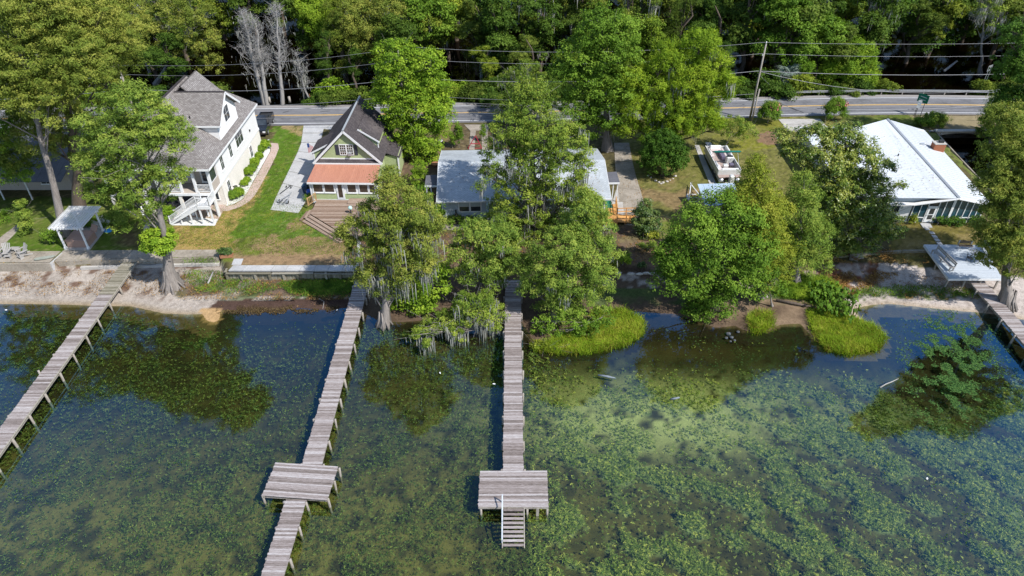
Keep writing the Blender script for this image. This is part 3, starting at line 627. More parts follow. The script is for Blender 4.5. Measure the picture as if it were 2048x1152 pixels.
for y, z0, z1 in ((yC+0.4, DZ-0.1, DZ+0.85), (yD+0.25, -0.7, 0.62), ((yC+yD)/2, 0.2, 1.2)): MB().box(xm-0.83, xm-0.75, y-0.04, y+0.04, z0, z1).build('rail_post', M['whitedeck'], d3)
# dock of the cottage with the mid-way platform
d2 = thing('dock', 'wooden dock with a wide platform part-way along, running off the bottom edge', 'dock', (0, 0, 0), group='wooden docks')
a0 = G(722, 570, DZ); a1 = G(623, 931, DZ); a2 = G(592, 999, DZ); a3 = G(533, 1190, DZ)
pm2 = plank_run(d2, a1.xy, (a0+(a0-a1).normalized()*2.3).xy, 1.5, DZ, M['dock'], seed=21)
plank_run(d2, a3.xy, a2.xy, 1.45, DZ, M['dock'], pme=pm2, seed=22)
pc0 = (G(616, 926, DZ+0.05)+Vector((0, 0, 0))); pc1 = G(588, 1001, DZ+0.05)
q0 = (G(552, 926, DZ)+G(677, 932, DZ))/2; q1 = (G(523, 993, DZ)+G(655, 999, DZ))/2
plank_run(d2, q1.xy, q0.xy, 4.85, DZ+0.03, M['dock'], seed=23)
dock_frame(d2, a1.xy, a0.xy, 1.5, DZ, 2.2, seed=5); dock_frame(d2, a3.xy, a2.xy, 1.45, DZ, 2.2, seed=6)
dock_frame(d2, q1.xy, q0.xy, 4.75, DZ+0.02, 1.5, seed=7)
# old dock on the left
d1 = thing('dock', 'old narrow dock at far left, running from the seawall over the beach', 'dock', (0, 0, 0), group='wooden docks')
b0 = G(263, 519, DZ+0.15); b1 = G(-70, 975, DZ-0.05)
b0 = G(262, 521, DZ); b1 = G(-75, 985, DZ)
bm = b0.lerp(b1, 0.2)
plank_run(d1, b1.xy, bm.xy, 1.55, DZ, M['dock'], seed=31); plank_run(d1, bm.xy, b0.xy, 1.6, DZ, M['dock_old'], seed=32)
dock_frame(d1, b1.xy, b0.xy, 1.55, DZ, 2.3, tall=((5, -1), (10, -1)), seed=8)
dd = (b1-b0).normalized(); ss = Vector((-dd.y, dd.x, 0)); e0 = b0+ss*0.8; e1 = b1+ss*0.8
MB().beam(e0+Vector((0, 0, 0.03)), e1+Vector((0, 0, 0.03)), 0.1, 0.06).build('edge_board', M['dock_old'], d1)
# dock on the right with the white deck
d4 = thing('dock', 'weathered dock on the right edge leading up to the white deck', 'dock', (0, 0, 0), group='wooden docks')
c0 = G(1948, 556, DZ); c1 = G(2110, 740, DZ)
plank_run(d4, c1.xy, c0.xy, 1.5, DZ, M['dock'], seed=41); dock_frame(d4, c1.xy, c0.xy, 1.5, DZ, 2.1, seed=9)
# white deck: parallelogram platform, boards across
WZ = 1.75
wd = thing('deck', 'white painted deck at the head of the right-hand dock, holding bench and table', 'deck', (0, 0, 0))
w00 = G(1848, 489, WZ); w10 = G(1966, 490, WZ); w01 = G(1898, 557, WZ); w11 = G(2005, 557, WZ)
nb = 62
for i in range(nb):
    t0 = i/nb+0.0016; t1 = (i+1)/nb-0.0016
    q = [w00.lerp(w01, t0), w10.lerp(w11, t0), w10.lerp(w11, t1), w00.lerp(w01, t1)]
    cc = sum(q, Vector())/4
    MB().prism([(p.x-cc.x, p.y-cc.y) for p in q], -0.03, random.uniform(0, 0.006)).build('board', M['whitedeck'], wd, loc=cc)
for a, b in ((w00, w01), (w01, w11), (w11, w10), (w10, w00)):
    MB().beam(a+Vector((0, 0, -0.15)), b+Vector((0, 0, -0.15)), 0.05, 0.22).build('rim_board', M['white'], wd)
for s in (0.03, 0.35, 0.65, 0.97):
    for t in (0.04, 0.5, 0.96):
        p = w00.lerp(w10, s).lerp(w01.lerp(w11, s), t); MB().box(p.x-0.07, p.x+0.07, p.y-0.07, p.y+0.07, zat(p.x, p.y)-0.1, WZ-0.1).build('post', M['pile'], wd)
# ---------------------------------------------------------------- retaining walls
sea = thing('seawall', 'low stained concrete seawall under the walkway at the left of the beach', 'wall')
def facewall(root, pts, ztop, mat, th=0.18, name='wall_panel', zb=-0.1, seg=None):
    for a, b in zip(pts[:-1], pts[1:]):
        a = Vector(a); b = Vector(b); Ln = (b-a).length; n = seg or max(1, int(Ln/2.4)); d = (b-a)/Ln
        for i in range(n):
            p = a+d*(Ln*i/n+0.01); q = a+d*(Ln*(i+1)/n-0.01); c = (p+q)/2
            MB().beam((p.x, p.y, (ztop+zb)/2), (q.x, q.y, (ztop+zb)/2), th+random.uniform(-.01, .01), ztop-zb).build(name, mat, root)
gl = lambda a, b, z=LAWN_Z: G(a, b, z).xy
facewall(sea, [gl(-60, 527.5), gl(99, 527.5)], LAWN_Z+0.02, M['concrete_dark']); facewall(sea, [gl(100, 527.5), gl(125, 506)], LAWN_Z+0.05, M['concrete_light'], 0.12, seg=1)
facewall(sea, [gl(101, 520.5), gl(438, 515)], LAWN_Z-0.01, M['concrete_dark'])
facewall(sea, [gl(160, 531.5, 0.85), gl(438, 524, 0.85)], 0.72, M['concrete'], 0.3, name='footing')
bkw = thing('bulkhead', 'timber bulkhead of upright boards and square posts below the dry lawn', 'wall')
A = Vector(gl(453, 544)); B = Vector(gl(708, 543)); nn = 96
bme = [MB().box(-0.068, 0.068, -0.025, 0.025, 0, 1).mesh('sheet_board', M['dock_old']) for _ in range(1)]
for i in range(nn):
    p = A.lerp(B, (i+.5)/nn); o = link_mesh('sheet_board', bme[0], bkw, (p.x, p.y+random.uniform(-.015, .015), 0.0), (0, 0, math.atan2((B-A).y, (B-A).x))); o.scale = (1, 1, 1.14+random.uniform(-.03, .03))
for i in range(10):
    p = A.lerp(B, i/9)-Vector((0, 0.12)); MB().box(p.x-.11, p.x+.11, p.y-.1, p.y+.1, -0.1, 1.2+random.uniform(-.04, .04)).build('post', M['dock_old'], bkw)
for (s0, s1, z) in ((0, .35, 1.22), (.36, .68, 1.21), (.7, 1, 1.15)):
    p = A.lerp(B, s0); q = A.lerp(B, s1); MB().beam((p.x, p.y-0.14, z), (q.x, q.y-0.14, z-(.1 if s0 > .6 else 0)), 0.28, 0.06).build('cap_board', M['dock_old'], bkw)
MB().beam((A.x, A.y-0.08, 0.38), (B.x, B.y-0.08, 0.38), 0.05, 0.12).build('wale', M['dock_old'], bkw)
A2 = Vector(gl(452, 543)); B2 = Vector(gl(467, 514.5))
for i in range(14):
    p = A2.lerp(B2, (i+.5)/14); link_mesh('sheet_board', bme[0], bkw, (p.x-0.1, p.y, 0.0), (0, 0, math.radians(80))).scale = (1, 1, 1.14)
MB().beam((A2.x-.12, A2.y, 1.2), (B2.x-.12, B2.y, 1.2), 0.26, 0.06).build('cap_board', M['dock_old'], bkw)
# low stone edge right of the middle, timber edge further right
st = thing('stone_edging', 'low row of flat grey stones along the mulch bed above the small beach', 'edging')
for i, (a, b) in enumerate([(1222, 547), (1236, 547), (1262, 548), (1279, 549), (1292, 548), (1305, 549), (1209, 547)]):
    p = G(a, b, 0.6); z = zat(p.x, p.y); MB().ball((p.x, p.y, z+0.12), (0.42, 0.16, 0.16), 9, 6, 0.1).build('stone', M['boulder'], st)
te = thing('timber_edging', 'dark timber landscape edging behind the right-hand beach', 'edging')
for i, (a, b) in enumerate([((1395, 545), (1470, 535)), ((1640, 519), (1720, 511)), ((1722, 511), (1800, 508)), ((1802, 508), (1870, 509))]):
    p = G(*a, 0.9); q = G(*b, 0.9); MB().beam((p.x, p.y, max(zat(p.x, p.y), .5)+.15), (q.x, q.y, max(zat(q.x, q.y), .5)+.15), 0.2, 0.32).build('timber', M['dock_old'], te)
# ================================================================ buildings
def tilemat(name, c1, c2, sc_=(3.2, 7.0), rot=0.0, dirt=None, dk=0.6):
    """asphalt shingles: courses too small to pick apart at this distance"""
    m, b = newmat(name, 0.9, 0, 0.1); tc = N(m, 'ShaderNodeTexCoord')
    br = N(m, 'ShaderNodeTexBrick'); mp = N(m, 'ShaderNodeMapping'); L(m, tc.outputs['UV'], mp.inputs[0]); L(m, mp.outputs[0], br.inputs['Vector'])
    for k, v in (('Scale', 1.0), ('Mortar Size', 0.022), ('Brick Width', 0.33), ('Row Height', 0.16), ('Bias', -0.1)): br.inputs[k].default_value = v
    br.inputs['Color1'].default_value = (*c1, 1); br.inputs['Color2'].default_value = (*c2, 1); br.inputs['Mortar'].default_value = (*[x*dk for x in c1], 1)
    f = noise(m, 0.5, 5, 0.65); c = mixc(m, ramp(m, f, [(0.35, (0, 0, 0)), (0.75, (0.5,)*3)]), br.outputs['Color'], tuple(x*0.7 for x in c1))
    if dirt:
        f3 = noise(m, 0.28, 5, 0.6); c = mixc(m, ramp(m, f3, [(0.5, (0, 0, 0)), (0.68, (dirt[3],)*3)]), c, dirt[:3])
    L(m, c, b.inputs['Base Color']); bump(m, b, br.outputs['Fac'], -0.25, 0.02); return m
M['shingle_brown'] = tilemat('brown_shingles', (0.20, 0.18, 0.17), (0.36, 0.335, 0.32))
M['shingle_dark'] = tilemat('charcoal_shingles', (0.075, 0.065, 0.068), (0.12, 0.105, 0.105), dirt=(0.2, 0.17, 0.16, 0.35))
M['shingle_grey'] = tilemat('pale_grey_shingles', (0.42, 0.45, 0.47), (0.56, 0.59, 0.61), dirt=(0.22, 0.23, 0.24, 0.5), dk=0.75)
M['sage'] = worn('sage_siding', (0.33, 0.39, 0.19), (0.41, 0.47, 0.25), 1.2, 0.7, bmp=0.05)
M['cream'] = worn('cream_stucco', (0.72, 0.675, 0.61), (0.80, 0.76, 0.70), 0.9, 0.85)
M['offwhite'] = worn('off_white_siding', (0.74, 0.73, 0.71), (0.80, 0.79, 0.78), 1.2, 0.75, bmp=0.05)
M['tan'] = worn('tan_siding', (0.40, 0.34, 0.29), (0.50, 0.44, 0.38), 1.2, 0.8)
M['blueside_and_shade'] = worn('blue_grey_siding_and_shade', (0.36, 0.42, 0.48), (0.46, 0.52, 0.58), 1.2, 0.75, bmp=0.05)
M['copper'] = worn('orange_metal_roof', (0.44, 0.19, 0.125), (0.56, 0.27, 0.18), 0.6, 0.45, 0.15, 0.05, stretch=(3, 0.3, 1))
M['whitemetal'] = worn('white_metal_roof', (0.57, 0.60, 0.62), (0.68, 0.70, 0.72), 0.4, 0.45, 0.05, 0.03)
M['bluemetal'] = worn('pale_blue_metal_roof', (0.32, 0.42, 0.52), (0.46, 0.56, 0.66), 0.8, 0.5, 0.1, 0.05, dirt=(0.25, 0.27, 0.28, 0.4))
M['tar_roof'] = worn('flat_dark_roof', (0.09, 0.09, 0.10), (0.15, 0.15, 0.17), 0.8, 0.85)
M['brick'] = worn('chimney_brick', (0.30, 0.10, 0.05), (0.42, 0.17, 0.09), 6, 0.9)
M['green_turf'] = worn('green_turf', (0.01, 0.10, 0.06), (0.02, 0.15, 0.09), 5, 0.95)
M['shutter'] = worn('dark_shutter_and_shade', (0.03, 0.035, 0.05), (0.05, 0.055, 0.07), 5, 0.6)
M['curtain'] = worn('window_blind', (0.38, 0.44, 0.44), (0.46, 0.52, 0.52), 5, 0.8)
def glassmat(name, col_, rough=0.06):
    m, b = newmat(name, rough, 0, 0.9); f = noise(m, 1.2, 3); L(m, ramp(m, f, [(0.3, col_), (0.7, tuple(x*2.2+0.005 for x in col_))]), b.inputs['Base Color']); return m
M['glass'] = glassmat('dark_window_glass', (0.02, 0.025, 0.03)); M['glasswarm'] = glassmat('warm_window_glass', (0.03, 0.022, 0.016)); M['glassteal'] = glassmat('teal_porch_glass', (0.012, 0.04, 0.055))
def roofplane(name, pts, mat, parent, th=0.12, ref=None, label=None):
    """pitched roof plane with thickness; UV runs along the eave (pts[0]->pts[1] is the eave)"""
    P = [Vector(p) for p in pts]; mb = MB(); mb.plate(P, th); me = mb.mesh(name, mat)
    e = (P[1]-P[0]).normalized(); n = (P[1]-P[0]).cross(P[2]-P[0]).normalized(); u = n.cross(e)
    uv = me.uv_layers.new(name='UVMap')
    for lp in me.loops:
        v = me.vertices[lp.vertex_index].co-P[0]; uv.data[lp.index].uv = (v.dot(e), v.dot(u))
    o = link_mesh(name, me, parent)
    if label: o['label'] = label
    return o
def lap_wall(parent, pts, nrm, mat, course=0.14, name='siding', th=0.12):
    """clapboard wall: real overlapping courses clipped to the polygon (vertical plane); courses < 3 px, so one part"""
    P = [Vector(p) for p in pts]; n = Vector(nrm).normalized(); h = Vector((-n.y, n.x, 0)); o = P[0]
    a = [((p-o).dot(h), p.z) for p in P]; z0 = min(z for _, z in a); z1 = max(z for _, z in a); mb = MB()
    mb.wallplate(P, n, th)
    def span(z):
        xs = []
        for (x_0, y_0), (x_1, y_1) in zip(a, a[1:]+a[:1]):
            if (y_0 > z) != (y_1 > z): xs.append(x_0+(z-y_0)/(y_1-y_0)*(x_1-x_0))
        return (min(xs), max(xs)) if len(xs) >= 2 else None
    z = z0
    while z < z1-0.02:
        zt = min(z+course, z1-0.004); s0 = span(z+0.004); s1 = span(zt-0.004)
        if s0 and s1:
            f = lambda s, zz, off: o+h*s+n*off+Vector((0, 0, zz-o.z))
            l0, r0 = s0[0]+0.01, s0[1]-0.01; l1, r1 = s1[0]+0.01, s1[1]-0.01
            vs = [f(l0, z, 0.028), f(r0, z, 0.028), f(r1, zt, 0.004), f(l1, zt, 0.004), f(l0, z, 0), f(r0, z, 0)]
            mb.add(vs, [(0, 1, 2, 3), (4, 5, 1, 0)])
        z += course
    return mb.build(name, mat, parent)
def window(parent, c, nrm, wd, ht, panes=(1, 2), glass=None, frame=None, fw=0.07, mull=0.035, name='window', sill=True, proud=0.06):
    """framed window on a wall; c = centre on the wall face; window > pane, frame, muntin, sill"""
    n = Vector(nrm).normalized(); h = Vector((-n.y, n.x, 0)); c = Vector(c); up = Vector((0, 0, 1)); glass = glass or M['glass']; frame = frame or M['white']
    def bar(mb, x0, x1, z0, z1, d0, d1):
        v = [c+h*x+up*z+n*d for d in (d0, d1) for (x, z) in ((x0, z0), (x1, z0), (x1, z1), (x0, z1))]
        mb.add(v, [(0, 1, 2, 3), (7, 6, 5, 4), (0, 4, 5, 1), (1, 5, 6, 2), (2, 6, 7, 3), (3, 7, 4, 0)][::1])
    fr = MB(); W, H = wd/2, ht/2
    bar(fr, -W-fw, W+fw, H, H+fw, 0.0, proud); bar(fr, -W-fw, W+fw, -H-fw, -H, 0.0, proud); bar(fr, -W-fw, -W, -H, H, 0, proud); bar(fr, W, W+fw, -H, H, 0, proud)
    w_ = fr.build(name, frame, parent)
    nx, nz = panes
    for i in range(nx):
        for j in range(nz):
            g = MB(); x0 = -W+wd*i/nx+mull/2*(i > 0); x1 = -W+wd*(i+1)/nx-mull/2*(i < nx-1); z0 = -H+ht*j/nz+mull/2*(j > 0); z1 = -H+ht*(j+1)/nz-mull/2*(j < nz-1)
            bar(g, x0, x1, z0, z1, 0.005, 0.03); g.build('pane', glass, w_)
    mu = MB()
    for i in range(1, nx): bar(mu, -W+wd*i/nx-mull/2, -W+wd*i/nx+mull/2, -H, H, 0.0, 0.045)
    for j in range(1, nz):
        for i in range(nx): bar(mu, -W+wd*i/nx+mull/2, -W+wd*(i+1)/nx-mull/2, -H+ht*j/nz-mull/2, -H+ht*j/nz+mull/2, 0.0, 0.042)
    if nx*nz > 1: mu.build('muntin', frame, w_)
    if sill:
        s_ = MB(); bar(s_, -W-fw-0.05, W+fw+0.05, -H-fw-0.05, -H-fw, 0, proud+0.05); s_.build('sill', frame, w_)
    return w_
def railing(parent, p, q, h=0.95, mat=None, step=0.14, top=0.07, thick=0.035, name='railing', post=True):
    p = Vector(p); q = Vector(q); mat = mat or M['white']; Ln = (q-p).length; mb = MB(); up = Vector((0, 0, 1))
    mb.beam(p+up*h, q+up*h, 0.08, 0.05); mb.beam(p+up*0.12, q+up*0.12, 0.05, 0.05)
    r_ = mb.build(name, mat, parent); bal = MB(); n = max(2, int(Ln/step))
    for i in range(n):
        c = p.lerp(q, (i+.5)/n); bal.beam(c+up*0.145, c+up*(h-0.025), thick, thick)
    bal.build('baluster', mat, r_, kind='stuff')
    if post:
        for c in (p, q): MB().beam(c, c+up*(h+0.1), 0.1, 0.1).build('newel_post', mat, r_)
    return r_
def door(parent, c, nrm, wd, ht, leaf, glassm, name='door', glassw=0.6, gz=(0.12, 0.93), knob=True):
    n = Vector(nrm).normalized(); h = Vector((-n.y, n.x, 0)); c = Vector(c); up = Vector((0, 0, 1))
    def bar(x0, x1, z0, z1, d0, d1):
        return MB().add([c+h*x+up*z+n*d for d in (d0, d1) for (x, z) in ((x0, z0), (x1, z0), (x1, z1), (x0, z1))], [(0, 1, 2, 3), (7, 6, 5, 4), (0, 4, 5, 1), (1, 5, 6, 2), (2, 6, 7, 3), (3, 7, 4, 0)])
    d = bar(-wd/2, wd/2, 0, ht, 0, 0.05).build(name, leaf, parent)
    bar(-wd*glassw/2, wd*glassw/2, ht*gz[0], ht*gz[1], 0.05, 0.058).build('pane', glassm, d)
    if knob: bar(-wd/2+0.06, -wd/2+0.12, ht*0.46, ht*0.5, 0.05, 0.11).build('handle', M['metalgrey'], d)
    return d

# ---------------------------------------------------------------- big three-storey house at the left (world-aligned)
H1 = thing('house', 'tall cream and white house with brown shingle roofs, porches and white outdoor stairs', 'house', (-40, 78, LAWN_Z))
def rel(root, pts): 
    o = Vector(root.location); return [Vector(p)-o for p in pts]
R1 = lambda *p: tuple(Vector(p)-Vector((-40, 78, LAWN_Z)))
xr, xl, yf, yb, z1, z2, ze = -34.0, -46.0, 72.4, 87.6, LAWN_Z, 4.25, 7.55
mb = MB(); mb.box(*[a-b for a, b in ((xl, -40), (xr, -40))], yf-78, yb-78, -0.1, z2-0.3-LAWN_Z); mb.build('lower_wall', M['cream'], H1)
mb = MB(); mb.box(xl+40, xr+40, yf-78, yb-78, z2-LAWN_Z, ze-LAWN_Z); mb.build('upper_wall', M['offwhite'], H1)
mb = MB(); mb.box(xl+39.94, xr+40.06, 69.9-78, yb-77.94, z2-0.3-LAWN_Z+0.004, z2-LAWN_Z-0.004); mb.build('floor_band', M['white'], H1)
mb = MB(); mb.box(xl+40.1, xr+40-0.1, 70.0-78, yf-78, z2-LAWN_Z-0.002, z2-LAWN_Z+0.03); mb.build('porch_floor', M['tan'], H1)
# recessed upper porch: tan inner wall, windows, columns
mb = MB(); mb.box(xl+40.1, xr+40-0.12, yf-78-0.03, yf-78, z2+0.04-LAWN_Z, ze-LAWN_Z-0.05); mb.build('porch_wall', M['tan'], H1)
for x in (-44.5, -42.3, -40.1, -38.2, -37.2): window(H1, R1(x, yf-0.03, 6.1), (0, -1, 0), 0.75, 1.9, (1, 2), glass=M['glasswarm'])
door(H1, R1(-35.6, yf-0.03, z2+0.05), (0, -1, 0), 0.95, 2.1, M['white'], M['glass'])
window(H1, R1(-36.1, yf-0.03, 6.95), (0, -1, 0), 0.5, 0.4, (1, 1))
for x in (-45.8, -43.0, -40.2, -37.6, -35.9, -34.15): MB().box(x+40-.13, x+40+.13, 70.05-78, 70.3-78, z2-LAWN_Z, ze-0.2-LAWN_Z).build('porch_column', M['white'], H1)
MB().box(xl+40, xr+40.02, 70.0-78, 70.3-78, ze-0.35-LAWN_Z, ze-0.03-LAWN_Z).build('porch_beam', M['white'], H1)
MB().box(xr+40-0.26, xr+40, 70.31-78, yf-78, ze-0.35-LAWN_Z, ze-0.03-LAWN_Z).build('porch_beam', M['white'], H1)
for a, b in ((-45.7, -43.1), (-42.9, -40.3), (-40.1, -37.7), (-35.8, -34.3)): railing(H1, R1(a, 70.12, z2), R1(b, 70.12, z2), 1.0, post=False)
# side screen panel of porch + half wall
MB().box(xr+40-0.08, xr+40-0.03, 70.31-78, yf-78, z2-LAWN_Z, z2+1.0-LAWN_Z).build('porch_side_panel', M['tan'], H1)
window(H1, R1(xr-0.14, 71.3, 6.15), (1, 0, 0), 1.6, 1.6, (1, 1), glass=M['glass'], sill=False)
# lower patio posts and a dark panel painted as the recess shade
for x in (-45.8, -42.0, -38.0): MB().box(x+40-.16, x+40+.16, 70.0-78, 70.32-78, 0, z2-0.3-LAWN_Z).build('patio_column', M['cream'], H1)
MB().box(xr+40-.3, xr+40, 69.95-78, 70.3-78, 0, z2-0.3-LAWN_Z).build('patio_column', M['cream'], H1)
MB().box(xl+40.1, -35.5+40, yf-78-0.05, yf-78, 0.05, z2-0.32-LAWN_Z).build('patio_shade_panel', M['shutter'], H1)
window(H1, R1(xr-1.1, yf-0.0, 2.75), (0, -1, 0), 0.9, 1.3, (1, 1))
# side windows
for y, z, hh, pn, wd_ in ((74.1, 6.05, 1.75, (2, 2), 0.85), (77.2, 6.1, 1.75, (2, 2), 0.85), (80.6, 6.2, 1.9, (3, 2), 2.5)):
    window(H1, R1(xr, y, z), (1, 0, 0), wd_, hh, pn)
for y, z, hh in ((74.3, 2.75, 1.5), (83.3, 2.9, 1.5)): window(H1, R1(xr, y, z), (1, 0, 0), 0.8, hh, (2, 2))
MB().box(6.0, 6.12, 84.3-78, 84.5-78, 5.2-LAWN_Z, 5.45-LAWN_Z).build('wall_lamp', M['dark'], H1)
MB().box(xr+40+0.002, xr+40+0.09, yf-78-0.02, yf-78+0.2, 0, z2-0.31-LAWN_Z).build('corner_board', M['cream'], H1)
# main hip roof
e = 0.45; xrr, xll, yff, ybb = xr+e, xl-e, 69.5, yb+0.3; zr = 12.75; xm1 = (xrr+xll)/2; hp = (xrr-xll)/2
ya, ybk = yff+hp, ybb-hp*0.62
roofplane('roof', [R1(xrr, yff, ze), R1(xrr, ybb, ze), R1(xm1, ybk, zr), R1(xm1, ya, zr)], M['shingle_brown'], H1)
roofplane('roof', [R1(xll, ybb, ze), R1(xll, yff, ze), R1(xm1, ya, zr), R1(xm1, ybk, zr)], M['shingle_brown'], H1)
roofplane('roof', [R1(xll, yff, ze), R1(xrr, yff, ze), R1(xm1, ya, zr)], M['shingle_brown'], H1)
roofplane('roof', [R1(xrr, ybb, ze), R1(xll, ybb, ze), R1(xm1, ybk, zr)], M['shingle_brown'], H1)
MB().beam(R1(xm1, ya, zr+.03), R1(xm1, ybk, zr+.03), 0.25, 0.06).build('ridge_cap', M['shingle_dark'], H1)
MB().box(xll+40-.03, xrr+40+.03, yff-78-.05, yff-78-.001, ze-.24-LAWN_Z, ze-LAWN_Z-.01).build('fascia', M['white'], H1)
MB().box(xrr+40+.001, xrr+40+.05, yff-78-.05, ybb-78, ze-.24-LAWN_Z, ze-LAWN_Z-.01).build('fascia', M['white'], H1)
# cross gable facing right
gy0, gy1, gze, gzr, gx = 75.4, 82.6, 10.0, 12.65, -33.9
gm = (gy0+gy1)/2
lap_wall(H1, [R1(gx-.25, gy0+.35, ze-0.2), R1(gx-.25, gy1-.35, ze-0.2), R1(gx-.25, gy1-.35, gze+.05), R1(gx-.25, gm, gzr-.15), R1(gx-.25, gy0+.35, gze+.05)], (1, 0, 0), M['offwhite'])
MB().box(-39+40, gx-.37+40, gy0+.35-78, gy1-.35-78, 9.0-2.0-LAWN_Z, gze-LAWN_Z).build('gable_side_wall', M['offwhite'], H1)
roofplane('roof', [R1(-39.9, gy0, gze), R1(gx+.3, gy0, gze), R1(gx+.3, gm, gzr), R1(-39.9, gm, gzr)], M['shingle_brown'], H1)
roofplane('roof', [R1(gx+.3, gy1, gze), R1(-39.9, gy1, gze), R1(-39.9, gm, gzr), R1(gx+.3, gm, gzr)], M['shingle_brown'], H1)
MB().beam(R1(-39.5, gm, gzr+.03), R1(gx+.3, gm, gzr+.03), 0.22, 0.06).build('ridge_cap', M['shingle_dark'], H1)
for ya_, za_ in ((gy0, gze), (gy1, gze)): MB().beam(R1(gx+.33, ya_, za_-.12), R1(gx+.33, gm, gzr-.12), 0.05, 0.26).build('rake_board', M['white'], H1)
MB().box(-38.4+40, gx+.3+40, gy0-78-.05, gy0-78-.002, gze-.2-LAWN_Z, gze-LAWN_Z-.01).build('gutter', M['white'], H1)
window(H1, R1(gx-.23, gm+.1, 10.0), (1, 0, 0), 1.6, 1.7, (2, 2))
# rear gable
roofplane('roof', [R1(-36.3, 79.5, 10.6), R1(-36.3, 84.6, 10.6), R1(-38.9, 84.6, 13.2), R1(-38.9, 79.5, 13.2)], M['shingle_brown'], H1)
roofplane('roof', [R1(-41.5, 84.6, 10.6), R1(-41.5, 79.5, 10.6), R1(-38.9, 79.5, 13.2), R1(-38.9, 84.6, 13.2)], M['shingle_brown'], H1)
MB().wallplate([R1(-36.6, 84.3, 8.5), R1(-41.2, 84.3, 8.5), R1(-41.2, 84.3, 10.6), R1(-38.9, 84.3, 12.9), R1(-36.6, 84.3, 10.6)], (0, 1, 0), 0.15).build('gable_wall', M['offwhite'], H1)
MB().tube([R1(-37.2, 76.2, 10.1), R1(-37.2, 76.2, 10.9)], 0.07, 8).build('vent_pipe', M['dark'], H1)
# outdoor stairs with landing
ST_ = thing('stairs', 'white outdoor staircase with balustrade and landing, rising to the upper porch', 'stairs', (-36, 68.6, LAWN_Z))
RS = lambda *p: tuple(Vector(p)-Vector((-36, 68.6, LAWN_Z)))
lz = 3.75; LX0, LX1, LY0, LY1 = -35.3, -33.9, 67.95, 69.9
MB().box(LX0+36, LX1+36, LY0-68.6, LY1-68.6, lz-.12-LAWN_Z, lz-LAWN_Z).build('landing', M['white'], ST_)
MB().box(LX0+36-.03, LX1+36+.03, LY0-68.6-.04, LY0-68.6-.002, lz-.4-LAWN_Z, lz-LAWN_Z-.01).build('skirt_board', M['white'], ST_)
MB().box(LX0+36-.05, LX1+36+.05, LY0-68.6, LY0-68.6+.1, 0, .12).build('base_board', M['white'], ST_)
for x in (LX0+.1, LX1-.1):
    for y in (LY0+.1, LY1-.15): MB().box(x+36-.08, x+36+.08, y-68.6-.08, y-68.6+.08, 0, lz-.12-LAWN_Z).build('post', M['white'], ST_)
nst = 14; SX0 = LX0; SX1 = -38.9
for i in range(nst):
    t = (i+.5)/nst; x = SX0+(SX1-SX0)*t; z = lz-(lz-LAWN_Z)*(i+1)/(nst+1)
    MB().box(x+36-.16, x+36+.16, LY0-68.6+.06, LY0-68.6+1.34, z-.04-LAWN_Z, z-LAWN_Z).build('tread', M['white'], ST_)
for y in (LY0+.03, LY0+1.38):
    MB().beam(RS(SX0, y, lz-.25), RS(SX1-.1, y, LAWN_Z-.02+.12), 0.05, 0.32).build('stringer', M['white'], ST_)
    for x in (-36.4, -37.6): MB().box(x+36-.07, x+36+.07, y-68.6-.05, y-68.6+.05, 0, lz-(lz-LAWN_Z)*((x-SX0)/(SX1-SX0))-.35-LAWN_Z).build('post', M['white'], ST_)
    railing(ST_, RS(SX0, y, lz), RS(SX1, y, LAWN_Z+.1), 0.95, step=0.16)
railing(ST_, RS(LX0, LY0+.04, lz), RS(LX1, LY0+.04, lz), 1.0); railing(ST_, RS(LX1-.03, LY0+.04, lz), RS(LX1-.03, LY1, lz), 1.0)

# ---------------------------------------------------------------- sage cottage
o2 = Vector((-19.75, 77, LAWN_Z)); yaw2 = math.radians(-1.2)
H2 = thing('house', 'sage green cottage with steep charcoal shingle roof and orange metal porch roof', 'house', o2, yaw2)
# local frame: x right, y back, z up from lawn
hw = 3.85; fl = 0.55; eh = 3.9; rz_ = 7.8; y0 = -0.6; y1 = 9.2
def B2(x0, x1, ya_, yb_, z0, z1_, nm, mt, par=None): return MB().box(x0, x1, ya_, yb_, z0, z1_).build(nm, mt, par or H2)
lap_wall(H2, [(-hw+.3, y0, eh-.1), (hw-.3, y0, eh-.1), (0, y0, rz_-.5)], (0, -1, 0), M['sage'], 0.16)
lap_wall(H2, [(hw-.25, y0+.13, fl), (hw-.25, y1, fl), (hw-.25, y1, eh+.05), (hw-.25, y0+.13, eh+.05)], (1, 0, 0), M['sage'], 0.16)
lap_wall(H2, [(-hw+.25, y1, fl), (-hw+.25, y0+.13, fl), (-hw+.25, y0+.13, eh+.05), (-hw+.25, y1, eh+.05)], (-1, 0, 0), M['sage'], 0.16)
B2(-hw+.4, hw-.4, y0+.15, y1, -.05, fl, 'foundation', M['white'])
MB().wallplate([(-hw+.4, y1, fl), (hw-.4, y1, fl), (hw-.4, y1, eh), (0, y1, rz_-.5), (-hw+.4, y1, eh)], (0, 1, 0), .1).build('rear_wall', M['sage'], H2)
ov = .42; roofplane('roof', [(hw+ov-.1, y0-.35, eh-.25), (hw+ov-.1, y1+.3, eh-.25), (0, y1+.3, rz_), (0, y0-.35, rz_)], M['shingle_dark'], H2)
roofplane('roof', [(-hw-ov+.1, y1+.3, eh-.25), (-hw-ov+.1, y0-.35, eh-.25), (0, y0-.35, rz_), (0, y1+.3, rz_)], M['shingle_dark'], H2)
MB().beam((0, y0-.34, rz_+.04), (0, y1+.28, rz_+.04), .22, .05).build('ridge_cap', M['shingle_grey'], H2)
for s in (-1, 1): MB().beam((s*(hw+ov-.1), y0-.38, eh-.36), (0, y0-.38, rz_-.12), .05, .26).build('rake_board', M['white'], H2)
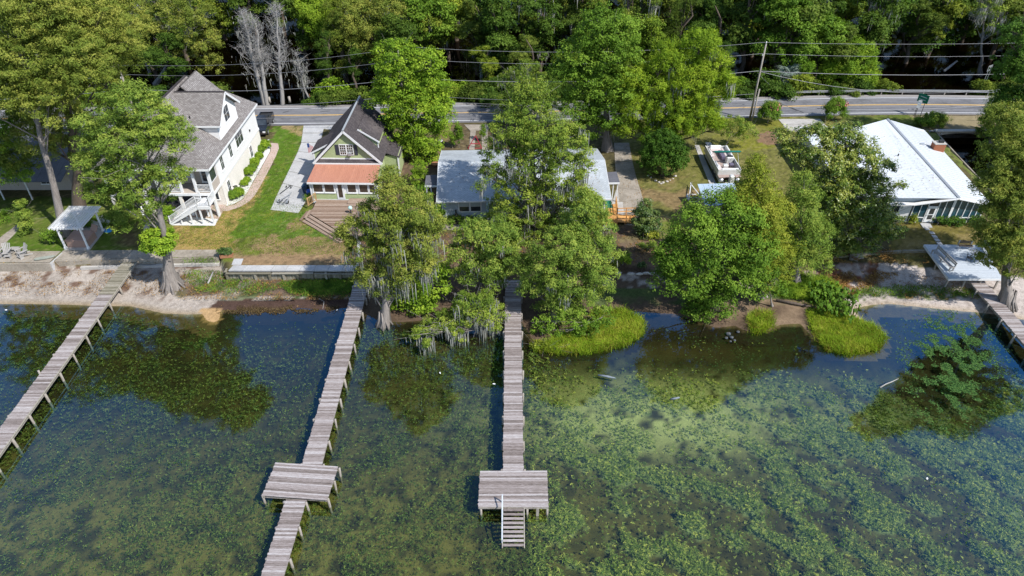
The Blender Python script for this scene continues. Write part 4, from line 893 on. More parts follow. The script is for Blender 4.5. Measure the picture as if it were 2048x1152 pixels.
B2(-hw-.25, hw+.25, y0-.40, y0-.34, eh-.43, eh-.27, 'fascia', M['white'])
roofplane('pent_roof', [(-hw-.15, y0-.34, eh-.28), (hw+.15, y0-.34, eh-.28), (hw-.25, y0-.01, eh+.12), (-hw+.25, y0-.01, eh+.12)], M['shingle_dark'], H2, .05)
B2(-hw+.35, hw-.35, y0-.05, y0-.001, eh+.1, eh+.26, 'frieze_board', M['white'])
for dx in (-.42, .42): window(H2, (dx+.02, y0-.03, eh+1.35), (0, -1, 0), .68, 1.25, (3, 4), glass=M['glasswarm'], fw=.08, mull=.04, sill=False)
B2(.22, .62, y0-.42, y0-.1, eh+.72, eh+1.02, 'window_air_unit', M['metalgrey'])
for s in (-1, 1): B2(.02+s*1.12-.2, .02+s*1.12+.2, y0-.07, y0-.03, eh+.68, eh+2.0, 'shutter', M['shutter'])
# shed dormers
roofplane('dormer_roof', [(3.55, 1.6, eh+1.35), (3.55, 6.6, eh+1.35), (1.1, 6.6, rz_-.9), (1.1, 1.6, rz_-.9)], M['shingle_dark'], H2, .08)
lap_wall(H2, [(1.35, 1.75, rz_-1.7), (3.35, 1.75, eh+.35), (3.35, 1.75, eh+1.3), (1.35, 1.75, rz_-1.05)], (0, -1, 0), M['sage'], .16, 'dormer_wall')
lap_wall(H2, [(3.3, 1.9, eh+.2), (3.3, 6.4, eh+.2), (3.3, 6.4, eh+1.3), (3.3, 1.9, eh+1.3)], (1, 0, 0), M['sage'], .16, 'dormer_wall')
MB().beam((1.1, 1.57, rz_-.98), (3.6, 1.57, eh+1.27), .05, .18).build('rake_board', M['white'], H2); MB().beam((3.36, 1.7, eh+.1), (3.36, 1.7, eh+1.25), .12, .1).build('corner_board', M['white'], H2)
roofplane('dormer_roof', [(-4.9, 4.6, eh+.1), (-4.9, 1.0, eh+.1), (-2.2, 1.0, rz_-2.4), (-2.2, 4.6, rz_-2.4)], M['shingle_dark'], H2, .08)
MB().beam((-4.95, .96, eh), (-2.4, .96, rz_-2.6), .06, .18).build('rake_board', M['white'], H2)
MB().wallplate([(-4.5, 1.15, fl), (-3.75, 1.15, fl), (-3.2, 1.15, eh+.9), (-4.5, 1.15, eh+.2)], (0, -1, 0), .1).build('side_porch_wall', M['sage'], H2)
B2(-4.65, -4.5, 1.05, 1.2, 0, eh+.1, 'side_porch_post', M['white'])
# sunroom with orange roof
sy = -4.2; sw = 3.95
lap_wall(H2, [(-sw+.12, sy, fl), (sw-.12, sy, fl), (sw-.12, sy, fl+.75), (-sw+.12, sy, fl+.75)], (0, -1, 0), M['sage'], .16)
B2(-sw+.1, sw-.1, sy-.06, sy+.1, .05, fl, 'skirting_board', M['white'])
B2(-sw+.12, sw-.12, sy+.02, sy+.1, fl+.75, fl+2.45, 'sunroom_glazing_wall', M['white'])
for x in (-3.05, -1.72): window(H2, (x, sy-.0, fl+1.55), (0, -1, 0), 1.08, 1.15, (1, 1), glass=M['glasswarm'], fw=.1)
for x in (.95, 2.35, 3.35): window(H2, (x, sy-.0, fl+1.55), (0, -1, 0), .95 if x < 3 else .6, 1.15, (1, 1), glass=M['glasswarm'], fw=.1)
door(H2, (-.45, sy-.02, fl+.02), (0, -1, 0), .92, 2.15, M['white'], M['glasswarm'], glassw=.55)
for s in (-1, 1):
    lap_wall(H2, [(s*(sw-.12), sy+.12, fl), (s*(sw-.12), y0, fl), (s*(sw-.12), y0, eh-.4), (s*(sw-.12), sy+.12, fl+2.3)], (s, 0, 0), M['sage'], .16)
    B2(s*(sw-.02)-.07, s*(sw-.02)+.07, sy-.08, sy+.06, 0, fl+2.4, 'corner_board', M['white'])
B2(-sw-.2, sw+.2, sy-.42, sy-.36, fl+2.2, fl+2.42, 'fascia', M['white'])
ribs = MB(); P00 = Vector((-sw-.15, sy-.36, fl+2.45)); P10 = Vector((sw+.15, sy-.36, fl+2.45)); P01 = Vector((-sw+.05, y0-.36, eh-.44)); P11 = Vector((sw-.05, y0-.36, eh-.44))
MB().plate([P00, P10, P11, P01], .06).build('metal_roof', M['copper'], H2)
for i in range(37):
    t = i/36; ribs.beam(P00.lerp(P10, t)+Vector((0, 0, .015)), P01.lerp(P11, t)+Vector((0, 0, .015)), .035, .035)
ribs.build('roof_rib', M['copper'], H2, kind='stuff')
# side wing at the right with small roof
B2(hw-.2, hw+1.6, 3.0, 7.0, 0.1, 2.7, 'side_wing', M['sage']); roofplane('side_wing_roof', [(hw+1.8, 2.8, 2.6), (hw+1.8, 7.2, 2.6), (hw-.3, 7.2, 3.3), (hw-.3, 2.8, 3.3)], M['shingle_dark'], H2, .08)
B2(hw+1.45, hw+1.62, 2.85, 3.0, 0, 2.6, 'corner_board', M['white'])
# flag on the porch
fg = thing('flag', 'striped red, white and blue flag on a slanted pole at the cottage corner', 'flag', G(622, 302, 3.0))
M['flagred'] = worn('flag_red', (0.45, 0.03, 0.05), (0.5, 0.05, 0.07), 4); M['flagblue'] = worn('flag_blue', (0.02, 0.05, 0.2), (0.03, 0.08, 0.25), 4)
MB().tube([(.5, 0, .2), (-.3, -.2, 1.3)], .02, 6).build('pole', M['white'], fg)
for i in range(9):
    mbf = MB(); x = -.28+i*.075; v = []
    for j in range(5): v += [(x+.02*math.sin(j*1.3), -.2+.04*math.sin(j+i*.7), 1.25-j*.33-(i*.05)), (x+.075+.02*math.sin(j*1.3), -.2+.04*math.sin(j+i*.7+.7), 1.25-j*.33-((i+1)*.05))]
    mbf.add(v, [(2*j, 2*j+1, 2*j+3, 2*j+2) for j in range(4)]); mbf.build('stripe', [M['flagred'], M['white']][i % 2], fg)
mbf = MB(); mbf.box(-.29, -.02, -.225, -.215, .62, 1.2); mbf.build('blue_field', M['flagblue'], fg)
# ---- cottage deck with wide corner steps
dk = thing('deck', 'brown wooden deck with wide angled steps in front of the sage cottage', 'deck', (0, 0, 0))
dz = LAWN_Z+.62
pA = G(634, 399, dz); pB = G(765, 402, dz); pC = G(765, 475, dz); pD = G(690, 470, dz); pE = G(621, 428, dz); pE2 = G(628, 415, dz)
# boards run left-right, clipped to outline
yy = pA.y; k = 0; outline = [pA, pB, pC, pD, pE]
def clipspan(y, poly):
    xs = []
    for a, b in zip(poly, poly[1:]+poly[:1]):
        if (a.y > y) != (b.y > y): xs.append(a.x+(y-a.y)/(b.y-a.y)*(b.x-a.x))
    return (min(xs), max(xs)) if len(xs) > 1 else None
while yy > pC.y+.02:
    a = clipspan(yy-.01, outline); b = clipspan(max(yy-.14, pC.y+.01), outline)
    if a and b:
        cc = Vector(((a[0]+a[1])/2, yy-.07, dz)); MB().prism([(a[0]-cc.x, .065), (a[1]-cc.x, .065), (b[1]-cc.x, -.065), (b[0]-cc.x, -.065)], -.04, random.uniform(0, .008)).build('board', M['deckbrown'], dk, loc=cc)
    yy -= .145
nrm_ = Vector((pD.y-pE.y, -(pD.x-pE.x), 0)).normalized(); nrm_ = nrm_ if nrm_.y < 0 else -nrm_
ext = Vector((0, 0, 0))
for i in range(3):
    off = nrm_*(0.33*(i+1)); z = -.17*(i+1)
    for j in range(2):
        o1 = nrm_*(0.33*i+.19*j+.10); a = pE+o1+Vector((-.1*i, 0, z)); b = pD+o1+ext+Vector((.1*i, 0, z)); MB().beam(a, b, .175, .04).build('step_board', M['deckbrown'], dk)
    a = pE+nrm_*(0.33*i+.39)+Vector((0, 0, z-.1)); MB().beam(a, a+(pD-pE)+ext, .03, .15).build('riser', M['deckbrown'], dk)
for i in range(3):
    a = pE2+Vector((-.1-.36*i, 0, -.17*(i+1))); b = pE+nrm_*(0.33*i+.1)+Vector((-.3*i, 0, -.17*(i+1))); MB().beam(a, b, .3, .04).build('step_board', M['deckbrown'], dk)
bs = G(700, 404, dz); MB().box(-.2, 1.9, -.55, .55, 0, .17).build('door_step', M['deckbrown'], dk, loc=bs)
railing(dk, G(617, 412, dz-.2), G(633, 401, dz), 1.0, M['railwood'], step=.2, top=.08, thick=.05)

# ---------------------------------------------------------------- grey low house
o3 = Vector((1.3, 69.3, LAWN_Z)); H3 = thing('house', 'low blue-grey house with pale grey shingle roof behind the mossy trees', 'house', o3, math.radians(1.9))
wl, wr, D3 = -9.3, 9.4, 12.2
def B3(x0, x1, ya_, yb_, z0, z1_, nm, mt): return MB().box(x0, x1, ya_, yb_, z0, z1_).build(nm, mt, H3)
lap_wall(H3, [(wl, 0, .15), (wr, 0, .15), (wr, 0, 2.75), (wl, 0, 2.75)], (0, -1, 0), M['blueside_and_shade'], .2)
lap_wall(H3, [(wr, .13, .15), (wr, D3-.6, .15), (wr, D3-.6, 2.8), (wr, 5.9, 4.2), (wr, .13, 2.8)], (1, 0, 0), M['blueside_and_shade'], .2)
lap_wall(H3, [(wl, D3-.6, .15), (wl, .13, .15), (wl, .13, 2.8), (wl, 5.9, 4.2), (wl, D3-.6, 2.8)], (-1, 0, 0), M['blueside_and_shade'], .2)
B3(wl+.15, wr-.15, D3-.72, D3-.6, .1, 2.75, 'rear_wall', M['blueside_and_shade']); B3(wl+.05, wr-.05, .05, D3-.75, -.05, .14, 'foundation', M['concrete'])
roofplane('roof', [(wl-.5, -.55, 2.78), (wr+.5, -.55, 2.78), (wr+.5, 5.8, 4.42), (wl-.5, 5.8, 4.42)], M['shingle_grey'], H3)
roofplane('roof', [(wr+.5, D3, 2.78), (wl-.5, D3, 2.78), (wl-.5, 5.8, 4.42), (wr+.5, 5.8, 4.42)], M['shingle_grey'], H3)
B3(wl-.52, wr+.52, -.62, -.56, 2.6, 2.79, 'gutter', M['white'])
for s, x in ((-1, wl-.52), (1, wr+.52)):
    MB().beam((x, -.55, 2.7), (x, 5.8, 4.34), .04, .18).build('rake_board', M['white'], H3); MB().beam((x, D3, 2.7), (x, 5.8, 4.34), .04, .18).build('rake_board', M['white'], H3)
for x in (wl+.08, wr-.08): B3(x-.09, x+.09, -.05, .0, .1, 2.7, 'corner_board', M['white'])
for dx in (-6.75, -5.45): 
    w_ = window(H3, (dx, -.02, 1.78), (0, -1, 0), 1.1, 1.25, (1, 2), glass=M['glass'], sill=False, fw=.12); 
    MB().box(dx-.53, dx+.53, -.062, -.052, 1.82, 2.38).build('blind', M['curtain'], w_)
window(H3, (4.5, -.02, 1.95), (0, -1, 0), 1.3, 1.0, (2, 2)); window(H3, (7.4, -.02, 1.95), (0, -1, 0), 1.1, 1.0, (2, 2))
# front porch in the middle
roofplane('porch_roof', [(-4.2, -2.6, 2.25), (1.6, -2.6, 2.25), (1.6, -.63, 2.62), (-4.2, -.63, 2.62)], M['shingle_grey'], H3, .08)
for x in (-4.05, -1.2, 1.45): B3(x-.07, x+.07, -2.5, -2.36, 0, 2.2, 'porch_post', M['white'])
B3(-4.2, 1.6, -2.55, -.05, 0, .14, 'porch_slab', M['concrete'])
door(H3, (-1.5, -.03, .15), (0, -1, 0), .95, 2.1, M['white'], M['glass'])
# side lean-to roofs
for s, x0, x1 in ((-1, wl-2.1, wl-.55), (1, wr+.02, wr+2.1)):
    MB().plate([(x0, 3.4, 2.6), (x1, 3.4, 2.7), (x1, 5.9, 2.75), (x0, 5.9, 2.65)], .1).build('lean_to_roof', M['tar_roof'], H3)
    MB().box(min(x0, x1), max(x0, x1), 3.32, 3.39, 2.46, 2.66).build('fascia', M['white'], H3)
    xx = x0+.2 if s < 0 else x1-.2; xx2 = xx+.5*(1 if s < 0 else -1)
    for q in (xx, xx2): B3(q-.05, q+.05, 3.45, 3.55, 0, 2.5, 'porch_post', M['white'])
B3(wl-1.6, wl-.05, -.6, 3.3, .02, .1, 'turf_mat', M['green_turf']); B3(wr+.05, wr+1.1, 1.2, 3.2, .52, .56, 'turf_mat', M['green_turf'])
MB().tube([(3.9, 3.2, 3.7), (3.9, 3.2, 4.2)], .05).build('vent_pipe', M['metalgrey'], H3)
B3(7.4, 7.9, 3.6, 3.75, 3.82, 3.9, 'roof_vent', M['dark']); B3(7.8, 8.3, 4.2, 4.35, 3.98, 4.06, 'roof_vent', M['dark'])
# new wooden ramp at the right end
rp = thing('ramp', 'new orange timber ramp and landing with railings at the right end of the grey house', 'ramp', (0, 0, 0))
rz0 = LAWN_Z+.5; a0_ = G(1213, 408, rz0); a1_ = G(1231, 408, rz0); a2_ = G(1234, 446, rz0-.05); a3_ = G(1213, 446, rz0-.05)
def boards(root, q00, q10, q01, q11, n, mat, nm='board'):
    for i in range(n):
        t0 = i/n+.002; t1 = (i+1)/n-.002; q = [q00.lerp(q01, t0), q10.lerp(q11, t0), q10.lerp(q11, t1), q00.lerp(q01, t1)]; cc = sum(q, Vector())/4
        MB().plate([p-cc for p in q], .04).build(nm, mat, root, loc=cc)
boards(rp, a0_, a1_, a3_, a2_, 24, M['newwood'])
r0 = G(1234, 431, rz0); r1 = G(1234, 444, rz0); r2 = G(1269, 446, LAWN_Z+.06); r3 = G(1269, 430, LAWN_Z+.06)
boards(rp, r0, r1, r3, r2, 14, M['newwood'])
def rail2(root, p, q, mat, h=.95, n=2):
    p = Vector(p); q = Vector(q); up = Vector((0, 0, 1))
    for k in (1.0, .55): MB().beam(p+up*h*k, q+up*h*k, .05, .09).build('rail', mat, root)
    for i in range(n+1):
        c = p.lerp(q, i/n); MB().beam(c-up*.5, c+up*(h+.05), .09, .09).build('rail_post', mat, root)
rail2(rp, r0, r3, M['newwood']); rail2(rp, r1, r2, M['newwood']); rail2(rp, a1_, r0, M['newwood'], n=3); rail2(rp, a3_, a2_, M['newwood'], n=1)

# ---------------------------------------------------------------- white house at the right
H4 = thing('house', 'white house with a white ribbed metal roof, brick chimney and glazed gable porch', 'house', (0, 0, 0))
P = lambda x, y, z: Vector((x, y, z))
ra, rb = P(49.5, 67.7, 4.95), P(50.6, 88.8, 4.95); el, er = 4.6, 3.7
L0, L1, L2, L3 = P(42.0, 68.6, 4.55), P(38.0, 69.2, 4.45), P(38.4, 87.3, 4.45), P(46.4, 87.0, 4.72)
Rr0, Rr1 = P(54.0, 68.6, 3.75), P(55.6, 88.0, 3.75)
def panels(root, A0, A1, B0, B1, n, mat, nm='roof_panel', th=.05):
    """metal sheets running down the slope, A = ridge line, B = eave line; each sheet has raised seams"""
    for i in range(n):
        t0 = i/n; t1 = (i+1)/n; q = [A0.lerp(A1, t0), A0.lerp(A1, t1), B0.lerp(B1, t1), B0.lerp(B1, t0)]; cc = sum(q, Vector())/4; mb = MB()
        g = (q[1]-q[0])*.05; mb.plate([q[0]-cc+g, q[1]-cc-g, q[2]-cc-g, q[3]-cc+g], th)
        up = Vector((0, 0, .018))
        for s in (.04, .5): mb.beam(q[0].lerp(q[1], s)-cc+up, q[3].lerp(q[2], s)-cc+up, .05, .035)
        mb.build(nm, mat, root, loc=cc)
panels(H4, rb, ra, L3, P(43.0, 68.3, 4.6), 34, M['whitemetal'])
panels(H4, L3, P(42.9, 68.5, 4.6), L2, L1, 30, M['whitemetal'])
panels(H4, ra, rb, Rr0, Rr1, 34, M['whitemetal'])
MB().plate([q-P(0, 0, .07) for q in (rb, ra, P(43.1, 68.4, 4.6), L1, L2, L3)], .03).build('underlay', M['metalgrey'], H4); MB().plate([q-P(0, 0, .07) for q in (ra, rb, Rr1, Rr0)], .03).build('underlay', M['metalgrey'], H4)
MB().beam(ra+P(0, 0, .05), rb+P(0, 0, .05), .3, .07).build('ridge_cap', M['metalgrey'], H4)
def quad_wall(root, a, b, z0, za, zb, mat, nm='wall', th=.15):
    a = Vector(a); b = Vector(b); d = (b-a).normalized(); n = Vector((d.y, -d.x, 0)); return MB().wallplate([(a.x, a.y, z0), (b.x, b.y, z0), (b.x, b.y, zb), (a.x, a.y, za)], n, th).build(nm, mat, root)
fL, fR, fyc = 45.5, 53.4, 68.55; lz_ = LAWN_Z
quad_wall(H4, (39.0, 69.4), (45.3, 68.6), lz_, 4.35, 4.5, M['offwhite']); quad_wall(H4, (53.5, 68.9), (55.2, 87.6), lz_, 3.6, 3.6, M['offwhite'])
quad_wall(H4, (55.2, 87.6), (38.8, 86.9), lz_, 4.0, 4.3, M['offwhite']); quad_wall(H4, (38.8, 86.9), (39.0, 69.4), lz_, 4.35, 4.3, M['offwhite'])
zt = lambda x: 3.9+(4.82-3.9)*(x-45.3)/(49.5-45.3) if x < 49.5 else 4.82-(4.82-3.62)*(x-49.5)/(53.5-49.5)
# gable wall triangle above the fascia with its shade painted in blue-grey, raked fascias
MB().wallplate([(42.2, 68.62, 3.95), (45.3, 68.58, 3.95), (49.4, 68.45, 4.82), (49.4, 68.45, 4.84), (42.2, 68.62, 4.5)], (0, -1, 0), .05).build('gable_wall', M['blueside_and_shade'], H4)
MB().beam((45.1, 68.1, 3.93), (49.5, 67.8, 4.86), .5, .1).build('fascia', M['white'], H4); MB().beam((49.5, 67.8, 4.86), (54.0, 68.3, 3.70), .5, .1).build('fascia', M['white'], H4); MB().beam((41.5, 68.4, 3.93), (45.1, 68.1, 3.93), .5, .1).build('fascia', M['white'], H4)
def facade_y(x): return fyc-(.25*(1-abs(x-49.5)/4.2))
gx = [45.45, 46.25, 47.0, 48.15, 48.85, 49.7, 50.45, 51.25, 52.05, 52.75, 53.4]
for a, b in zip(gx[:-1], gx[1:]):
    if abs(a-47.0) < .01: continue
    y = facade_y((a+b)/2)+.02
    MB().wallplate([(a+.04, facade_y(a), lz_+.72), (b-.04, facade_y(b), lz_+.72), (b-.04, facade_y(b), zt(b)-.08), (a+.04, facade_y(a), zt(a)-.08)], (0, -1, 0), .03).build('pane', M['glassteal'], H4)
    MB().wallplate([(a+.04, facade_y(a), lz_+.02), (b-.04, facade_y(b), lz_+.02), (b-.04, facade_y(b), lz_+.64), (a+.04, facade_y(a), lz_+.64)], (0, -1, 0), .03).build('kick_panel', M['glassteal'], H4)
    MB().beam((a, facade_y(a)-.02, lz_+.68), (b, facade_y(b)-.02, lz_+.68), .08, .08).build('rail', M['white'], H4)
for x in gx: MB().box(x-(.13 if abs(x-49.7) < .01 else .04), x+(.13 if abs(x-49.7) < .01 else .04), facade_y(x)-.07, facade_y(x)+.05, lz_, zt(x)-.05).build('mullion', M['white'], H4)
dr = door(H4, (47.58, facade_y(47.5)-.02, lz_+.1), (0, -1, 0), 1.0, 2.0, M['white'], M['glass'], glassw=.55, gz=(.2, .9))
MB().box(47.3, 47.86, facade_y(47.5)-.1, facade_y(47.5)-.07, lz_+1.08, lz_+1.16).build('rail', M['white'], dr)
MB().wallplate([(47.1, facade_y(47.1), lz_+2.2), (48.1, facade_y(48.1), lz_+2.2), (48.1, facade_y(48.1), zt(48.1)-.1), (47.1, facade_y(47.1), zt(47.1)-.1)], (0, -1, 0), .03).build('transom_pane', M['glass'], H4)
MB().box(47.05, 48.15, facade_y(47.5)-.09, facade_y(47.5)+.03, lz_+2.08, lz_+2.2).build('door_head', M['white'], H4)
window(H4, (43.6, 68.78, 2.9), (-.12, -1, 0), .8, .9, (1, 1)); window(H4, (41, 69.1, 2.9), (-.12, -1, 0), .9, .9, (2, 1))
# chimney
ch = MB(); cx_, cy_ = 54.1, 81.6
chim = MB().box(cx_-.7, cx_+.7, cy_-.45, cy_+.45, 3.6, 4.9).build('chimney', M['brick'], H4)
bm_ = MB().box(-.1, .1, -.012, .012, -.032, .032).mesh('brick', M['brick'])
for rr in range(10):
    for i in range(6):
        o_ = link_mesh('brick', bm_, chim, (cx_-.66+.21*(i+.5)+(.1 if rr % 2 and i < 5 else 0), cy_-.455, 4.1+rr*.078))
MB().box(cx_-.74, cx_+.74, cy_-.5, cy_+.5, 4.9, 4.99).build('chimney_cap', M['concrete'], chim)
MB().box(cx_-.1, cx_+.45, cy_-.2, cy_+.2, 5.0, 5.3).build('flue', M['dark'], chim)
MB().box(52.0, 52.5, 81.9, 82.2, 4.4, 4.62).build('roof_vent', M['metalgrey'], H4); MB().tube([(47.4, 78.2, 4.5), (47.4, 78.2, 5.1)], .08).build('vent_pipe', M['dark'], H4)
MB().box(45.3, 45.7, 79, 79.3, 4.6, 4.9).build('roof_vent', M['dark'], H4)
# doorstep and stepping stones
pave('doorstep', [(1840, 446), (1860, 446), (1865, 454.5), (1846, 454.5)], LAWN_Z+.1, M['concrete_light'])
sst = thing('stepping_stones', 'line of square stepping stones from the porch door to the white deck', 'path')
for a, b in ((1854, 458), (1864, 466), (1869, 473), (1874, 480), (1879, 487)):
    p = G(a, b, LAWN_Z); MB().bbox(-.26, .26, -.26, .26, -.05, .045).build('stone', M['concrete_light'], sst, loc=(p.x, p.y, LAWN_Z))
# ---------------------------------------------------------------- neighbour house far left, under the trees
H0 = thing('house', 'dark shaded house with ribbed metal roof and thin porch posts at far left', 'house', (-59, 76, LAWN_Z))
MB().box(-9, 5, 0, 9, 0, 2.7).build('wall', M['tan'], H0)
for i in range(20): MB().plate([(-9.5+i*.76, -2.6, 2.55), (-9.5+i*.76+.74, -2.6, 2.55), (-9.5+i*.76+.74, 4.5, 4.7), (-9.5+i*.76, 4.5, 4.7)], .06).build('roof_panel', M['tar_roof'], H0)
for i in range(20): MB().plate([(-9.5+i*.76, 4.5, 4.7), (-9.5+i*.76+.74, 4.5, 4.7), (-9.5+i*.76+.74, 10, 3.1), (-9.5+i*.76, 10, 3.1)], .06).build('roof_panel', M['tar_roof'], H0)
for x in (-8.6, -5.5, -2.2, 1.2, 4.6): MB().box(x-.06, x+.06, -2.45, -2.33, 0, 2.5).build('porch_post', M['white'], H0)
window(H0, (-4, -.0, 1.5), (0, -1, 0), 1.2, 1.2, (2, 2)); window(H0, (2, -.0, 1.5), (0, -1, 0), 1.2, 1.2, (2, 2))
# ================================================================ vegetation
def unit(v): return v/np.maximum(np.linalg.norm(v, axis=-1, keepdims=True), 1e-6)
def leaf_cards(P, Nn, ln, wd, tint, rng, droop=0.0, name='crown', mat=None, tdir=None):
    """one small lozenge per leaf spray"""
    n = len(P); R = rng.normal(size=(n, 3)) if tdir is None else tdir+0.35*rng.normal(size=(n, 3))
    T = unit(R-(R*Nn).sum(1, keepdims=True)*Nn); T[:, 2] -= droop; T = unit(T); B = unit(np.cross(Nn, T))
    l = (ln*(0.6+0.8*rng.random(n)))[:, None]; w_ = (wd*(0.6+0.8*rng.random(n)))[:, None]
    V = np.empty((n, 3, 3)); V[:, 0] = P-T*l*.5-B*w_*.5; V[:, 1] = P-T*l*.42+B*w_*.5; V[:, 2] = P+T*l*.5
    F = np.arange(n*3).reshape(n, 3)
    return np_mesh(name, V.reshape(-1, 3), F, mat, {'tint': ('FLOAT', np.repeat(tint, 3))})
DK = 1.45
STY = {  # leaf length, width, clump radius, clump flattening, leaves per clump, up-bias, droop, clumps per m2 of lobe surface
 'cyp':   (0.26, 0.085, 0.62, 0.55, 60, 0.8, 0.25, 0.85),
 'fine':  (0.22, 0.08, 0.60, 0.8, 60, 0.6, 0.1, 0.85),
 'plume': (0.36, 0.075, 0.6, 1.05, 62, 0.45, -0.3, 0.85),
 'broad': (0.27, 0.15, 0.75, 0.6, 48, 0.8, 0.15, 0.75),
 'mag':   (0.26, 0.12, 0.55, 0.7, 40, 0.9, 0.0, 0.8),
 'oak':   (0.2, 0.1, 0.55, 0.6, 50, 0.7, 0.1, 0.62),
 'shrub': (0.14, 0.07, 0.32, 0.8, 34, 0.6, 0.0, 2.6),
 'forest':(0.42, 0.22, 1.0, 0.6, 44, 0.8, 0.15, 0.42),
}
def crown_mesh(lobes, style, mat, rng, dens=1.0, leafk=1.0, name='crown', clumpk=1.0, core=True):
    ll, lw, cr, fl, nl, upb, dr, cd = STY[style]; ll *= leafk; lw *= leafk; cr *= clumpk
    CC = []; CD = []; LT = []
    for (c, r) in lobes:
        c = np.array(c, float); r = np.array(r if hasattr(r, '__len__') else (r, r, r*0.85), float)
        area = 4*math.pi*((r[0]*r[1])**1.6/3+(r[0]*r[2])**1.6/3+(r[1]*r[2])**1.6/3)**(1/1.6)
        n = max(6, int(area*cd*dens*DK/clumpk**2)); d = unit(rng.normal(size=(n, 3)))
        d[:, 2] = np.where(d[:, 2] < -0.35, -d[:, 2], d[:, 2])
        rad = 0.52+0.55*rng.random(n)**0.6+0.14*np.sin(d[:, 0]*5+c[0])*np.cos(d[:, 1]*4+c[1])*np.sin(d[:, 2]*6)
        rad = rad*np.where(rng.random(n) < .14, 1.18, 1.0); CC.append(c+d*rad[:, None]*r); CD.append(d); LT.append(np.full(n, rng.random()*0.35))
    CC = np.concatenate(CC); CD = np.concatenate(CD); LT = np.concatenate(LT); n = len(CC)
    ct = 0.45*rng.random(n)**1.2+LT*.7; k = (nl*1.4*(0.5+rng.random(n))).astype(int); ci = np.repeat(np.arange(n), k); m = len(ci)
    s = (cr*(0.45+1.1*rng.random(n)))[ci]
    d = unit(rng.normal(size=(m, 3))); rr = rng.random(m)**0.55
    P = CC[ci]+d*(rr*s)[:, None]*np.array([1, 1, fl]); P[:, 2] -= dr*0.3*(rr**2)*s
    Nn = unit(0.55*d+0.5*CD[ci]+np.array([0, 0, upb])+0.6*rng.normal(size=(m, 3)))
    tint = np.clip(ct[ci]+0.35*rng.random(m)+0.1*(d[:, 2] > 0.2), 0, 1)
    td = None
    if style == 'plume': td = CD[ci]*1.2+np.array([0.15, 0, 0.55])
    return leaf_cards(P, Nn, ll, lw, tint, rng, max(dr, 0), name, mat, td), CC, CD
def bark_tube(mb, pts, rs, n=9, flute=0.0, rnd=random):
    mb.tube(pts, rs, n, cap=False)
    if flute:
        v0 = len(mb.v)-n*len(pts)
        for i in range(len(pts)):
            for k in range(n):
                j = v0+i*n+k; c = Vector(pts[i]); v = Vector(mb.v[j]); f = 1+flute*(1-i/len(pts))**2*(0.5 if k % 2 else -0.35); mb.v[j] = tuple(c+(v-c)*f)
def moss_mesh(P, L, rng, wd=0.055, mat=None):
    """hanging strands: crossed tapering ribbons"""
    n = len(P); a = rng.random(n)*math.pi; V = []; 
    dx = np.stack([np.cos(a), np.sin(a), np.zeros(n)], 1)*wd*(0.5+rng.random(n))[:, None]
    sw = rng.normal(size=(n, 3))*0.05; top = P; mid = P-np.array([0, 0, 1])*L[:, None]*.5+sw; bot = P-np.array([0, 0, 1])*L[:, None]+sw*1.5
    V = np.stack([top-dx*.5, top+dx*.5, mid+dx*.6, mid-dx*.6, bot+dx*.08, bot-dx*.08], 1).reshape(-1, 3)
    F = np.concatenate([np.stack([np.arange(n)*6+k for k in q], 1) for q in ((0, 1, 2, 3), (3, 2, 4, 5))])
    return np_mesh('spanish_moss', V, F, mat or M['moss'])
